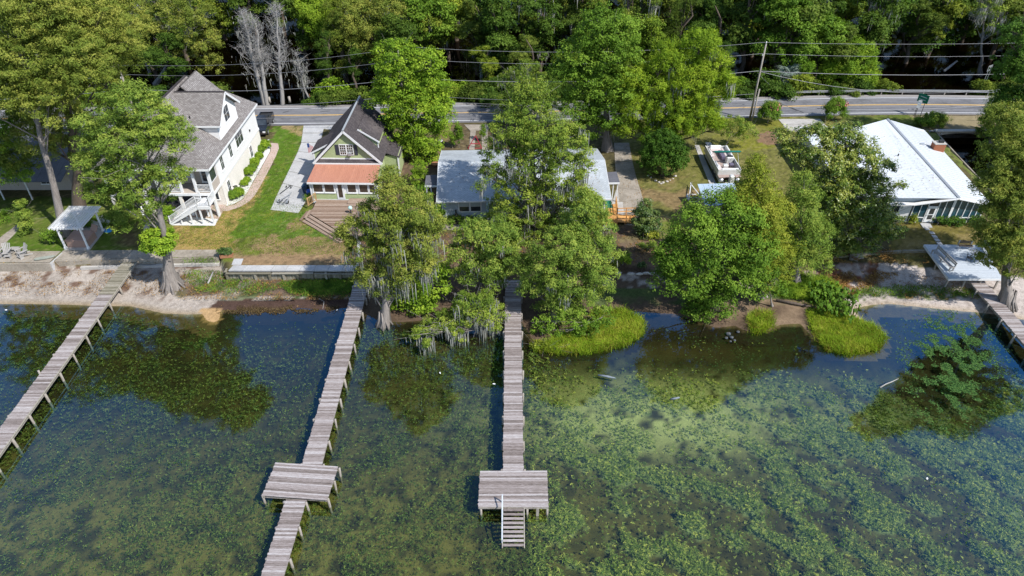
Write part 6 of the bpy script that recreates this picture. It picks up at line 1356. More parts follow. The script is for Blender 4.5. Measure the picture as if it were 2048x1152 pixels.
# --- shrubs by the big house
shr = []
for i in range(3):
    rng = np.random.default_rng(400+i); me, _, _ = crown_mesh([((0, 0, .45), (.5, .5, .42)), ((.1, -.05, .5), (.42, .42, .4))], 'shrub', LM['bright' if i < 2 else 'green'], rng, 2.6, .8, clumpk=.5); shr.append(me)
SHG = 'round clipped shrubs in the gravel bed beside the big house'
for i, (a, b, s, k, lab) in enumerate([(531, 297, 1.25, 0, 'largest, furthest back by the walk bend'), (521, 306, 1.0, 2, 'taller darker one next to the largest'), (519.5, 319, 1.0, 0, 'third from the back'), (512, 332, 1.15, 0, 'wide one in the middle of the bed'),
      (507, 343, .95, 2, 'just in front of the wide middle one'), (499, 350, 1.1, 1, 'close to the wall in the middle'), (495, 364, .75, 0, 'small ball behind the smallest pair'), (489, 372, .85, 0, 'small ball beside the air conditioner'), (479, 393, 1.15, 1, 'front shrub by the walk'), (469, 398, 1.05, 2, 'front shrub against the wall')]):
    p = G(a, b, LAWN_Z); r_ = thing('clipped_shrub', 'round clipped shrub in white gravel, '+lab, 'shrub', p, i*1.1, SHG); r_.scale = (s, s, s*(1.15 if k == 2 else 1)); link_mesh('foliage', shr[k], r_)
def shrub(px, py, rx, h, style, mat, label, seed, name='shrub', z=None, stretch=1.0, dens=1.0, leafk=1.2):
    p = G(px, py, LAWN_Z if z is None else z); r = rx*depth(p.x, p.y, p.z)/FPX
    return tree(name, label, p, [((p.x, p.y, p.z+h*.5), (r*stretch, r*.8, h*.55)), ((p.x+r*.3, p.y, p.z+h*.4), (r*.6*stretch, r*.6, h*.4))], style, mat, .04, limbs=3, seed=seed, cat='shrub', dens=dens, leafk=leafk, clumpk=.9, flare=1)
shrub(178, 452, 10, .7, 'shrub', 'green', 'round shrub in the gravel behind the pergola', 71)
shrub(191, 441, 6, .5, 'shrub', 'green', 'small shrub further back in the pergola gravel', 72)
shrub(208, 455, 7, .5, 'shrub', 'green', 'low shrub at the right post of the pergola', 73)
shrub(336, 440, 17, 1.5, 'oak', 'bright', 'leafy bush at the foot of the white stairs', 74, dens=1.3)
shrub(107, 486, 17, 1.6, 'shrub', 'green', 'dark round bush left of the pergola front post', 75, dens=.6)
shrub(239, 448, 22, 2.0, 'cyp', 'cypgreen', 'feathery yellow-green bush on the lawn right of the pergola', 76)
shrub(307, 452, 5, .5, 'shrub', 'green', 'small plant beside the garden path', 77)
shrub(618, 402, 8, .9, 'shrub', 'green', 'shrub between the driveway and the cottage deck', 78)
shrub(905, 296, 6, 2.4, 'shrub', 'green', 'smaller of two pointed cypress shrubs behind the grey house roof', 79, dens=1.0)
shrub(918, 296, 8, 3.4, 'shrub', 'green', 'taller of two pointed cypress shrubs behind the grey house roof', 80, dens=1.0)
shrub(966, 284, 5, 2.6, 'shrub', 'green', 'pointed shrub beside the red frame behind the grey house', 81)
shrub(925, 442, 36, .6, 'shrub', 'green', 'low dark green planting under the grey house window', 82, dens=.7)
shrub(870, 440, 22, 1.6, 'oak', 'green', 'flowering bush at the left corner of the grey house', 83, dens=1.2)
shrub(1246, 528, 16, 1.2, 'shrub', 'bright', 'round bright green bush in the mulch bed', 84, z=1.0, dens=.8)
shrub(1294, 500, 17, 1.0, 'shrub', 'cypgreen', 'spreading yellow-green bush at the top of the mulch bed', 85, z=1.2, dens=.6)
shrub(1218, 540, 18, 1.2, 'shrub', 'gold', 'yellowish bush left of the round bright bush', 86, z=.8, dens=.6)
shrub(1281, 535, 8, .7, 'shrub', 'holly', 'small grey-green herb clump in the mulch bed', 87, z=.8)
shrub(1304, 476, 12, 1.0, 'oak', 'gold', 'small yellowish shrub in front of the conical evergreen', 88)
shrub(1348, 492, 14, 1.5, 'broad', 'green', 'small leaning tree with bare stem at the lawn edge', 89)
for i, (a, b, r_, h, lb_, m_) in enumerate([(1822, 447, 9, 1.0, 'leftmost planting under the porch glass, yellowish', 'gold'), (1876, 448, 16, .9, 'planting under the porch glass just right of the door', 'dark'), (1907, 449, 18, .9, 'planting under the middle of the porch glass', 'dark'), (1945, 448, 18, .9, 'planting under the right end of the porch glass', 'dark')]):
    shrub(a, b, r_, h, 'shrub', m_, lb_, 90+i, dens=.8)
shrub(1860, 253, 26, 1.8, 'plume', 'oak', 'tall weedy shrubs between the white house roof and the culvert', 95, dens=.8)
shrub(1845, 258, 18, 1.6, 'oak', 'green', 'low green brush behind the white house ridge', 96)
def crape(px, py, label, seed):
    p = G(px, py, ROADZ); r_ = tree('flowering_shrub', label, p, [((p.x, p.y, p.z+1.4), (1.5, 1.2, 1.3)), ((p.x, p.y, p.z+2.2), (1.2, 1.0, .9))], 'plume', 'green', .08, limbs=8, seed=seed, cat='shrub', clumpk=.7, flare=1, dens=1.3)
    rng = np.random.default_rng(seed); n = 130; d = unit(rng.normal(size=(n, 3))); d[:, 2] = abs(d[:, 2]); P_ = np.array([.3, 0, 2.4])+d*np.array([1.3, 1.1, .8]); Nn = unit(d+rng.normal(size=(n, 3))*.4)
    me = leaf_cards(P_, Nn, .2, .14, rng.random(n), rng, mat=M['petal'], name='blossoms'); o = link_mesh('blossoms', me, r_); o['kind'] = 'stuff'
M['petal'] = worn('pink_blossom', (0.45, 0.10, 0.12), (0.6, 0.2, 0.2), 5)
crape(1535, 246, 'flowering shrub by the road right of the utility pole', 97); crape(1665, 240, 'pink flowering shrub at the top of the white house drive', 98)
p_ = G(867, 431, LAWN_Z); rng = np.random.default_rng(5)
# --- palm
pb = G(1568, 186, .3); pal = thing('palm_tree', 'blue-grey fan palm by the guardrail behind the road', 'tree', pb)
MB().tube([(0, 0, 0), (.1, 0, 1.6), (0, 0, 3.0)], [.3, .22, .18], 9).build('trunk', M['bark_dark'], pal)
M['palm'] = worn('palm_frond', (0.16, 0.22, 0.17), (0.30, 0.36, 0.29), 3, .6)
rnd = random.Random(9)
fme = []
for k in range(3):
    mb = MB(); mb.tube([(0, 0, 0), (.7, 0, .25), (1.3, 0, .1)], [.03, .025, .02], 4)
    for i in range(26):
        a = math.radians(-125+250*i/25); l = 1.35*rnd.uniform(.8, 1.1)*(1-.25*abs(a)/2.2); d = Vector((math.cos(a), math.sin(a), 0)); c = Vector((1.25, 0, .1)); s = Vector((-d.y, d.x, 0))*.045
        m_ = c+d*l*.55+Vector((0, 0, .05)); e_ = c+d*l+Vector((0, 0, -.45*l)); mb.add([c-s*.3, c+s*.3, m_+s, m_-s, e_], [(0, 1, 2, 3), (3, 2, 4)])
    fme.append(mb.mesh('frond', M['palm']))
for i in range(24):
    o = link_mesh('frond', rnd.choice(fme), pal, (0, 0, 3.0)); o.rotation_euler = (0, math.radians(rnd.uniform(-60, 45)), i*2.4)
# --- marsh grass, elephant ears, litter, weeds
def blades(name, P, hgt, wd, lean, mat, seed, tint=None):
    rng = np.random.default_rng(seed); n = len(P); a = rng.random(n)*6.283; L_ = hgt*(.4+.5*rng.random(n)+.5*vnoise(P[:, 0]*1.6, P[:, 1]*1.6, seed+3, 3)); d = np.stack([np.cos(a), np.sin(a), np.zeros(n)], 1); s = np.stack([-np.sin(a), np.cos(a), np.zeros(n)], 1)*wd
    ln = lean*(.3+rng.random(n)); m_ = P+d*(L_*ln*.35)[:, None]+np.array([0, 0, 1])*(L_*.6)[:, None]; e_ = P+d*(L_*ln)[:, None]+np.array([0, 0, 1])*(L_*(1-.35*ln))[:, None]
    V = np.stack([P-s*.5, P+s*.5, m_+s*.45, m_-s*.45, e_], 1).reshape(-1, 3)
    F = np.concatenate([np.stack([np.arange(n)*5+k for k in q], 1) for q in ((0, 1, 2), (0, 2, 3), (3, 2, 4))])
    t = rng.random(n) if tint is None else tint
    return np_mesh(name, V, F, mat, {'tint': ('FLOAT', np.repeat(t, 5))})
def scatter_px(poly, n, rng, z=0.0, jit=0.0):
    xs = [p[0] for p in poly]; ys = [p[1] for p in poly]; out = []
    while len(out) < n:
        a = rng.uniform(min(xs)-8, max(xs)+8, n*2); b = rng.uniform(min(ys)-6, max(ys)+6, n*2); m = inpoly(a+rng.normal(size=n*2)*4, b+rng.normal(size=n*2)*3, poly)
        for x_, y_ in zip(a[m], b[m]): out.append(tuple(G(x_, y_, z)))
    return np.array(out[:n])
def marsh(name, label, poly, n, hgt, seed, mat='marsh', z=0.0, cat='marsh grass'):
    rng = np.random.default_rng(seed); P_ = scatter_px(poly, n, rng, z); c = P_.mean(0)
    for i in range(len(P_)): P_[i, 2] = max(zat(P_[i, 0], P_[i, 1]), -.15)
    nn = vnoise(P_[:, 0]*1.2, P_[:, 1]*1.2, seed, 3); t = np.clip(nn*1.3-.15+.3*(rng.random(n)-.5), 0, 1); t = np.where(rng.random(n) < .1, .03, t)
    o = link_mesh(name, blades(name, P_, hgt, .045, .75, LM[mat], seed, t)); tag(o, label, cat, kind='stuff'); return o
marsh('marsh_grass', 'bright yellow-green marsh grass on the point right of the middle dock', [(1120, 708), (1070, 700), (1150, 660), (1190, 625), (1245, 622), (1285, 640), (1285, 668), (1250, 690), (1190, 705)], 17000, .75, 201)
marsh('marsh_grass', 'bright yellow-green marsh grass tongue in the water left of the right-hand cove', [(1615, 625), (1640, 622), (1700, 640), (1745, 655), (1768, 678), (1750, 700), (1700, 708), (1655, 700), (1630, 672)], 17000, .8, 202)
marsh('shore_grass', 'long green grass on the bank behind the elephant ears', [(1545, 585), (1575, 560), (1650, 565), (1680, 590), (1640, 612), (1600, 605), (1560, 600)], 8000, .6, 203, 'bright')
marsh('grass_tussock', 'pale grass tussock at the waterline', [(1498, 640), (1510, 628), (1540, 630), (1545, 655), (1520, 668), (1502, 662)], 1800, .9, 204, 'marsh', cat='tussock')
marsh('creeping_weed', 'green creeping weeds on the sand below the timber bulkhead', [(560, 572), (640, 566), (712, 560), (712, 592), (640, 596), (580, 592)], 9000, .16, 205, 'green', cat='ground cover')
marsh('creeping_weed', 'thin green weeds on the sand right of the beach cypress', [(375, 540), (430, 535), (460, 560), (560, 580), (530, 592), (400, 590), (372, 565)], 5000, .14, 206, 'green', cat='ground cover')
marsh('beach_weed', 'line of green weeds along the right-hand beach', [(1690, 590), (1750, 580), (1850, 578), (1960, 590), (1960, 600), (1850, 590), (1740, 598)], 2600, .2, 207, 'green', cat='ground cover')
marsh('lawn_grass', 'short rough grass blades on the lawns', [(330, 505), (430, 430), (545, 340), (600, 255), (600, 310), (560, 420), (700, 450), (715, 528), (500, 528)], 30000, .09, 208, 'grass', cat='lawn')
ee = thing('elephant_ear_plant', 'clump of big drooping dark green leaves between the grass tongue and the beach', 'plant', G(1655, 612, .2))
mb = MB(); rnd = random.Random(4)
mb.add([(0, 0, 0), (-.16, -.12, -.03), (-.2, -.05, -.08), (.16, -.12, -.03), (.2, -.05, -.08), (-.17, .18, -.06), (.17, .18, -.06), (0, .5, -.22), (0, .15, .02)],
       [(0, 8, 1), (1, 8, 5, 2), (0, 3, 8), (3, 4, 6, 8), (8, 5, 7), (8, 7, 6)])
lme = mb.mesh('leaf', [LM['green']]); at = lme.attributes.new('tint', 'FLOAT', 'POINT'); at.data.foreach_set('value', [.18]*len(lme.vertices))
lme2 = lme.copy(); lme2.attributes['tint'].data.foreach_set('value', [.5]*len(lme.vertices))
e0_ = Vector(ee.location); cen = scatter_px([(1612, 590), (1640, 572), (1672, 585), (1705, 610), (1715, 630), (1690, 648), (1660, 640), (1625, 620)], 290, np.random.default_rng(77), .3)
stem = MB()
for p in cen:
    h = rnd.uniform(.7, 1.6); q = Vector(p)-e0_; q.z = h; a = rnd.uniform(math.pi*.7, math.pi*1.5) if rnd.random() < .7 else rnd.uniform(0, 6.28)
    o = link_mesh('leaf', rnd.choice([lme, lme2]), ee, q, (math.radians(rnd.uniform(-60, -15)), 0, a)); s = rnd.uniform(.6, 1.05); o.scale = (s, s, s)
    stem.tube([(q.x+rnd.uniform(-.2, .2), q.y+rnd.uniform(-.2, .2), -.1), q], [.02, .012], 3, cap=False)
stem.build('stems', LM['green'], ee, kind='stuff')
# fallen leaves and beach wrack
def litter(name, label, poly, n, sz, seed, mat='litter', z=.4, cat='leaf litter'):
    rng = np.random.default_rng(seed); P_ = scatter_px(poly, n, rng, z); k = vnoise(P_[:, 0]*.9, P_[:, 1]*.9, seed, 4) > .42; P_ = P_[k]
    P_[:, 2] = [max(zat(a, b), .0)+.02 for a, b in P_[:, :2]]; P_[:, 2] += rng.random(len(P_))*.03
    Nn = unit(np.array([0, 0, 1.0])+rng.normal(size=P_.shape)*.45); me = leaf_cards(P_, Nn, sz, sz*.5, rng.random(len(P_)), rng, mat=LM[mat] if mat in LM else M[mat], name=name)
    o = link_mesh(name, me); tag(o, label, cat, kind='stuff')
litter('fallen_leaves', 'rusty brown fallen leaves on the sand under the magnolia', [(1560, 520), (1650, 515), (1780, 515), (1800, 545), (1740, 575), (1700, 595), (1640, 570), (1580, 560)], 11000, .15, 211)
litter('fallen_leaves', 'scattered grey-brown leaves over the right-hand beach', [(1760, 520), (1880, 520), (1930, 560), (1960, 600), (1760, 600), (1720, 575)], 2600, .15, 212, 'litter')
litter('beach_wrack', 'dark brown wrack and bark scraps on the sand at the left', [(0, 540), (330, 540), (330, 590), (0, 590)], 3200, .13, 213, 'litter')
litter('beach_wrack', 'brown debris on the sand right of the beach cypress', [(360, 545), (700, 556), (700, 600), (360, 605)], 6000, .13, 214, 'litter')
litter('mulch', 'reddish bark mulch in the yard under the middle trees', [(700, 480), (1180, 460), (1400, 500), (1400, 560), (1230, 545), (900, 590), (720, 560)], 14000, .14, 215, z=1)
litter('dark_wrack', 'dark band of washed-up wrack along the waterline at the left', [(425, 612), (520, 600), (700, 592), (705, 612), (600, 618), (520, 622), (440, 618)], 9000, .14, 216, 'wrack')

# leaves and twigs blown onto the roofs
def roof_litter(name, label, a, b, c, n, seed, sz=.16):
    rng = np.random.default_rng(seed); a, b, c = (np.array(v, float) for v in (a, b, c)); u = rng.random(n)**.7; v = rng.random(n); P_ = a+(b-a)*u[:, None]+(c-a)*v[:, None]
    nn_ = np.cross(b-a, c-a); nn_ = nn_/np.linalg.norm(nn_)*(1 if nn_[2] > 0 else -1); P_ = P_+nn_*.06; Nn = unit(nn_+rng.normal(size=(n, 3))*.25)
    o = link_mesh(name, leaf_cards(P_, Nn, sz, sz*.45, rng.random(n), rng, mat=LM['litter'], name=name)); tag(o, label, 'leaf litter', kind='stuff')
roof_litter('roof_leaves', 'brown leaves lying on the left slope of the white metal roof', (43.2, 69, 4.6), (49.5, 69, 4.95), (43.6, 84, 4.65), 260, 501)
roof_litter('roof_leaves', 'fallen leaves on the front slope of the grey shingle roof', (-7.5, 69.0, 4.15), (10.5, 69.6, 4.15), (-7.6, 74.8, 5.7), 420, 502)
roof_litter('driveway_leaves', 'fallen leaves scattered over the drive right of the grey house', tuple(G(1235, 440, LAWN_Z+.02)), tuple(G(1295, 440, LAWN_Z+.02)), tuple(G(1228, 290, LAWN_Z+.02)), 300, 503)
# ---------------------------------------------------------------- water weeds: leaves and sprays just under and on the surface
rng = np.random.default_rng(31)
n = 430000
Yw = rng.uniform(20, 57, n); Xw = rng.uniform(-1, 1, n)*(0.80*(Yw*CP+44*SP)+1)
d_ = depth(Xw, Yw, 0); pxw = CX+FPX*Xw/d_; pyw = CY+FPX*(HC*CP-Yw*SP)/d_
sd = shore_sdf(Xw, Yw)
a1 = vnoise(Xw*.3, Yw*.3, 41, 5); ur = Xw*.75-Yw*.66+60; vr = Xw*.66+Yw*.75+60; a2 = vnoise(ur*.42, vr*1.0, 22, 5); a3 = vnoise(Xw*1.6, Yw*1.6, 43, 3)
den = .16+np.clip((a1-.45)*2, 0, .35)+np.clip((a3-.5)*1.5, 0, .3)
right = np.clip((pxw-1060)/80, 0, 1)
den = den*(1-right)+right*(.05+np.clip((a2-.475)*10, 0, 1)*.9)*np.clip((pyw-735)/60, .12, 1)
den = np.where((pxw < 700) & (pyw < 760) & (pxw > 440), den*np.clip((pyw-645)/60, 0.02, 1), den)
patch = np.exp(-(((pxw-1890)/85)**2+((pyw-745)/85)**2)**2)*np.clip((a3-.38)*5, 0, 1)
den = np.where(sd > -1.0, 0, den); den = np.where((pxw > 1100) & (pyw < 735) & (pxw < 1800), den*.15, den)
den = den*(1-.75*np.clip((pxw-1750)/60, 0, 1)*np.clip((870-pyw)/50, 0, 1)*np.clip((2010-pxw)/60, 0, 1)); hzw = np.exp(-((pxw-1330)/330)**2-((pyw-830)/75)**2); den = den*(1-.75*hzw)
k = rng.random(n) < den*np.where(pxw > 1060, .62, .5)
X_, Y_, sd_, px_, a2_ = Xw[k], Yw[k], sd[k], pxw[k], a2[k]; m0 = len(X_)
# every plant is a tuft of a few leaves fanning out from one stem
nl_ = rng.integers(2, 8, m0); ti = np.repeat(np.arange(m0), nl_); m = len(ti)
dpt = np.clip(-sd_*.16, .1, .6); tz = -dpt*rng.uniform(.15, .9, m0); ta = rng.random(m0)*6.283; rr = rng.random(m)*.17
ang = ta[ti]+rng.normal(size=m)*1.1; P3 = np.stack([X_[ti]+np.cos(ang)*rr, Y_[ti]+np.sin(ang)*rr, tz[ti]+rng.random(m)*.05], 1)
Nn = unit(np.array([0, -.2, 1.0])+rng.normal(size=(m, 3))*.45); td = np.stack([np.cos(ang), np.sin(ang), np.zeros(m)], 1)+np.array([.8, -.4, .1])*np.where(px_[ti] > 1100, 1.0, .15)[:, None]
bright = rng.random(m0)**1.6
tint = np.clip(.1+.6*bright[ti]+.2*rng.random(m)+(rng.random(m) < .02)*.4+np.where(px_[ti] > 1060, .2, -.06)-.3*(px_[ti] > 1740)*(pyw[k][ti] < 870)*(px_[ti] < 2010), 0, 1)  # tint lowered at the right to darken the weed inside the tree reflection
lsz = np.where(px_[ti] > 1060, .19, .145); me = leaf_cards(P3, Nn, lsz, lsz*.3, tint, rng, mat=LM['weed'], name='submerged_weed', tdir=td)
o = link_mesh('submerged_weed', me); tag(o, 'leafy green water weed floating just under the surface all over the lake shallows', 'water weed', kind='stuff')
# floating bright patch by the right-hand dock and small rafts
n = 170000; Yw = rng.uniform(38, 55, n); Xw = rng.uniform(10, 56, n); d_ = depth(Xw, Yw, 0); pxw = CX+FPX*Xw/d_; pyw = CY+FPX*(HC*CP-Yw*SP)/d_
a3 = vnoise(Xw*1.3, Yw*1.3, 53, 4); patch = np.exp(-(((pxw-1905)/85)**2+((pyw-742)/105)**2)**2)*np.clip((a3-.48)*8, 0, 1)*.95
k = rng.random(n) < patch; m = k.sum()
me = leaf_cards(np.stack([Xw[k], Yw[k], rng.uniform(.004, .02, m)], 1), unit(np.array([0, 0, 1.0])+rng.normal(size=(m, 3))*.1), .2, .075, rng.random(m), rng, mat=LM['floatweed'], name='floating_weed')
tag(link_mesh('floating_weed', me), 'bright green floating weed patch in the dark reflection left of the right-hand dock', 'water weed', kind='stuff')
n = 30000; Yw = rng.uniform(22, 56, n); Xw = rng.uniform(-1, 1, n)*(0.8*(Yw*CP+44*SP)); a3 = vnoise(Xw*.8, Yw*.8, 57, 4); sd = shore_sdf(Xw, Yw); k = (a3 > .56) & (sd < -2); m = k.sum()
me = leaf_cards(np.stack([Xw[k], Yw[k], rng.uniform(.004, .03, m)], 1), unit(np.array([0, 0, 1.0])+rng.normal(size=(m, 3))*.2), .13, .06, rng.random(m), rng, mat=LM['floatweed'], name='floating_leaves')
tag(link_mesh('floating_leaves', me), 'tiny scattered green leaves floating on the open water', 'water weed', kind='stuff')
# ================================================================ street furniture, vehicles, small things
def wood_pole(px, py, h, label, top_px=None, r=.16, arms=True):
    b = G(px, py, ROADZ-.1); p = thing('utility_pole', label, 'utility pole', b, group=None)
    t = Vector((0, 0, h))
    MB().tube([(0, 0, -.1), t*.5, t], [r, r*.85, r*.65], 10).build('pole', M['pile'], p, smooth=True)
    MB().tube([t, t+Vector((0, 0, .35))], .06, 8).build('insulator', M['white'], p, smooth=True); MB().tube([(-.2, -.1, h-1.6), (-.2, -.1, h-1.35)], .05, 8).build('insulator', M['white'], p)
    return p, b
pz = lambda px, py, Yb: PY(px, py, Yb).z
bA = G(1499, 240, ROADZ-.1); pA_, _ = wood_pole(1499, 240, PY(1524, 88, bA.y).z-bA.z, 'tall wooden utility pole by the road in front of the palm')
bA2 = G(1502.5, 246, ROADZ-.1); brc = thing('pole_stub', 'shorter grey pole stub leaning beside the tall roadside utility pole', 'pole', bA2); MB().tube([(0, 0, -.1), (.12, 0, PY(1513, 178, bA2.y).z-bA2.z)], [.13, .1], 8).build('pole', M['pile'], brc, smooth=True)
bB = G(812, 262, ROADZ-.1); pB_, _ = wood_pole(812, 262, PY(815, 97, bB.y).z-bB.z, 'utility pole mostly hidden in the bright tree right of the cottage')
bC = G(268, 262, ROADZ-.1); pC_h = PY(258, 133, bC.y).z-bC.z; pC_, _ = wood_pole(282, 262, pC_h, 'utility pole behind the left cypress crown with white insulators'); bC = G(282, 262, ROADZ-.1)
wires = thing('power_lines', 'set of power and telephone wires strung along the road between the poles', 'power lines')
def wire(p, q, sag, r=.018, mat=None, root=wires, n=14):
    pts = [Vector(p).lerp(Vector(q), i/n)-Vector((0, 0, 4*sag*(i/n)*(1-i/n))) for i in range(n+1)]; return MB().tube(pts, r, 5, cap=False).build('wire', mat or M['wire'], root, smooth=True)
topA = PY(1524, 88, bA.y); topB = PY(815, 97, bB.y); topC = PY(258, 133, bC.y)
offR = PY(2400, 118, bA.y+4)
def poleat(base, top, f): return base.lerp(top, f)
for f, r, sgR in ((1.02, .02, .6), (.88, .02, .8), (.66, .035, 1.0)):
    a, b, c = poleat(bA, topA, f), poleat(bB, topB, f), poleat(bC, topC, f); e_ = a+Vector((62, 2, .2)); l = c+Vector((-60, -6, 0))
    wire(a, b, 1.0, r); wire(b, c, .9, r); wire(a, e_, sgR, r); wire(c, l, .9, r)
for f in (.46, .40, .28): 
    b, c = poleat(bB, topB, f), poleat(bC, topC, f); wire(b, c, 1.0, .03); wire(poleat(bA, topA, f-.1), b, 1.0, .02)
wire(poleat(bA, topA, .66), poleat(bA, topA, .55)+Vector((52, 3, 0)), 3.2, .03)
g0 = poleat(bA, topA, .22); wire(g0, poleat(bA, topA, .36)+Vector((60, 4, 0)), 2.2, .035); wire(g0, g0+Vector((-45, 0, 0)), .6, .03)
wire(poleat(bA, topA, .64), G(1552, 180, .6), .1, .02)
# guardrail
gr = thing('guardrail', 'galvanised steel guardrail along the far side of the road', 'guardrail')
xs = np.linspace(G(1553, 190, ROADZ).x, G(2080, 190, ROADZ).x, 26); pts = [Vector((x, float(road_far(x))+1.35+.0*x, ROADZ+.62)) for x in xs]
for i in range(len(pts)-1):
    for dz_ in (-.09, .09): MB().beam(pts[i]+Vector((0, 0, dz_)), pts[i+1]+Vector((0, 0, dz_)), .07, .13).build('rail', M['metalgrey'], gr)
pm = MB().box(-.07, .07, 0, .12, -.75, .12).mesh('post', M['pile'])
for p in pts[::2]: link_mesh('post', pm, gr, p+Vector((0, .06, 0)))
# green road sign seen from an angle, with small plate post beside it
sg = thing('road_sign', 'green road sign on two legs at the verge above the white house', 'sign', G(1834, 232, ROADZ-.05), math.radians(-58))
M['signgreen'] = worn('sign_green', (0.0, 0.16, 0.09), (0.01, 0.2, 0.12), 3, .5, bmp=0)
for x in (-.45, .45): MB().box(x-.03, x+.03, -.03, .03, 0, 3.3).build('post', M['dark'], sg)
MB().box(-.8, .8, -.055, -.035, 2.1, 3.35).build('sign_panel', M['signgreen'], sg)
for z, a, b in ((2.92, -.5, .5), (2.5, -.55, .45)): MB().box(a, b, -.062, -.057, z-.035, z+.035).build('lettering', M['white'], sg)
s2 = thing('route_sign', 'small white and blue plate sign on a thin post left of the green sign', 'sign', G(1829, 234, ROADZ-.05), math.radians(-20))
MB().box(-.03, .03, -.03, .03, 0, 2.6).build('post', M['dark'], s2); MB().box(-.25, .25, -.05, -.035, 1.9, 2.6).build('sign_panel', M['white'], s2); MB().box(-.2, .2, -.056, -.051, 2.15, 2.3).build('stripe', M['bluemetal'], s2); MB().box(-.25, .25, -.05, -.035, 1.4, 1.82).build('sign_panel', M['white'], s2)
s3 = thing('road_sign', 'back of a grey metal road sign on two slanted posts behind the guardrail', 'sign', G(1962, 181, ROADZ-.4), math.radians(35))
for x in (-.4, .4): MB().tube([(x, 0, 0), (x, 0, 4.0)], .05, 6).build('post', M['metalgrey'], s3)
MB().box(-.7, .7, .04, .06, 3.2, 4.1).build('sign_panel', M['metalgrey'], s3)
for i, (a, b) in enumerate([(540, 206), (580, 205)]):
    t_ = thing('wooden_stub', ['left', 'right'][i]+' one of two short round wooden posts on the far road verge', 'post', G(a, b, ROADZ-.2)); MB().tube([(0, 0, 0), (0, 0, .95)], [.2, .18], 9).build('stub', M['pile'], t_, smooth=True)
t_ = thing('marker_stake', 'thin reddish marker stake by the dead trees', 'post', G(625, 204, ROADZ-.2)); MB().beam((0, 0, 0), (-.3, 0, 1.3), .06, .06).build('stake', M['brick'], t_)
# culvert with concrete headwall
cv = thing('culvert', 'concrete arch culvert headwall at the end of the dark canal', 'culvert')
hx0, hx1 = G(1866, 258, 1.5).x, G(1990, 258, 1.5).x; hy = 92.4; zc = 1.55; acx = G(1925, 270, 1).x; ra_ = 4.7; N_ = 22
mb = MB(); pr = [(acx-ra_, -.6)]+[(acx-ra_*math.cos(math.pi*i/N_), -.1+1.35*math.sin(math.pi*i/N_)) for i in range(N_+1)]+[(acx+ra_, -.6)]
top_ = [(p[0], zc) for p in pr]
for i in range(len(pr)-1):
    a, b = pr[i], pr[i+1]
    if abs(a[0]-b[0]) < 1e-6: continue
    mb.add([(a[0], hy, a[1]), (b[0], hy, b[1]), (b[0], hy, zc), (a[0], hy, zc)], [(0, 1, 2, 3)])
    mb.add([(a[0], hy, a[1]), (b[0], hy, b[1]), (b[0], hy+6, b[1]), (a[0], hy+6, a[1])], [(3, 2, 1, 0)])
mb.build('arch', M['concrete_dark'], cv)
MB().box(hx0, acx-ra_, hy, hy+.3, -.6, zc).build('headwall', M['concrete'], cv); MB().box(acx+ra_, hx1, hy, hy+.3, -.6, zc).build('headwall', M['concrete'], cv)
MB().box(hx0-.1, hx1, hy-.15, hy+.35, zc, zc+.16).build('coping', M['concrete_light'], cv)
for x0, x1 in ((hx0+.8, acx-3.0), (acx+3.2, hx1)): MB().box(x0, x1, hy-.12, hy-.003, zc-.42, zc-.26).build('ledge', M['concrete_light'], cv)
MB().box(acx-ra_+.02, acx+ra_-.02, hy+5.5, hy+5.6, -.6, zc-.05).build('tunnel_back', M['dark'], cv)
vg = MB(); vg.box(acx-5.2, acx+5.2, hy+.3, 98.05, 1.3, 1.475); vg.build('verge', worn('dry_verge', (.17, .14, .07), (.30, .24, .14), 1.2, .95, bmp=.4), kind='structure')
cb = thing('canal_bulkhead', 'thin pale bulkhead edge along the dark canal beside the white house', 'wall')
for a, b in zip(CAN[:-1], CAN[1:]): MB().beam((a[0]+.12, a[1], .2), (b[0]+.12, b[1], .2), .16, 2.3).build('bulkhead_board', M['concrete_dark'], cb)
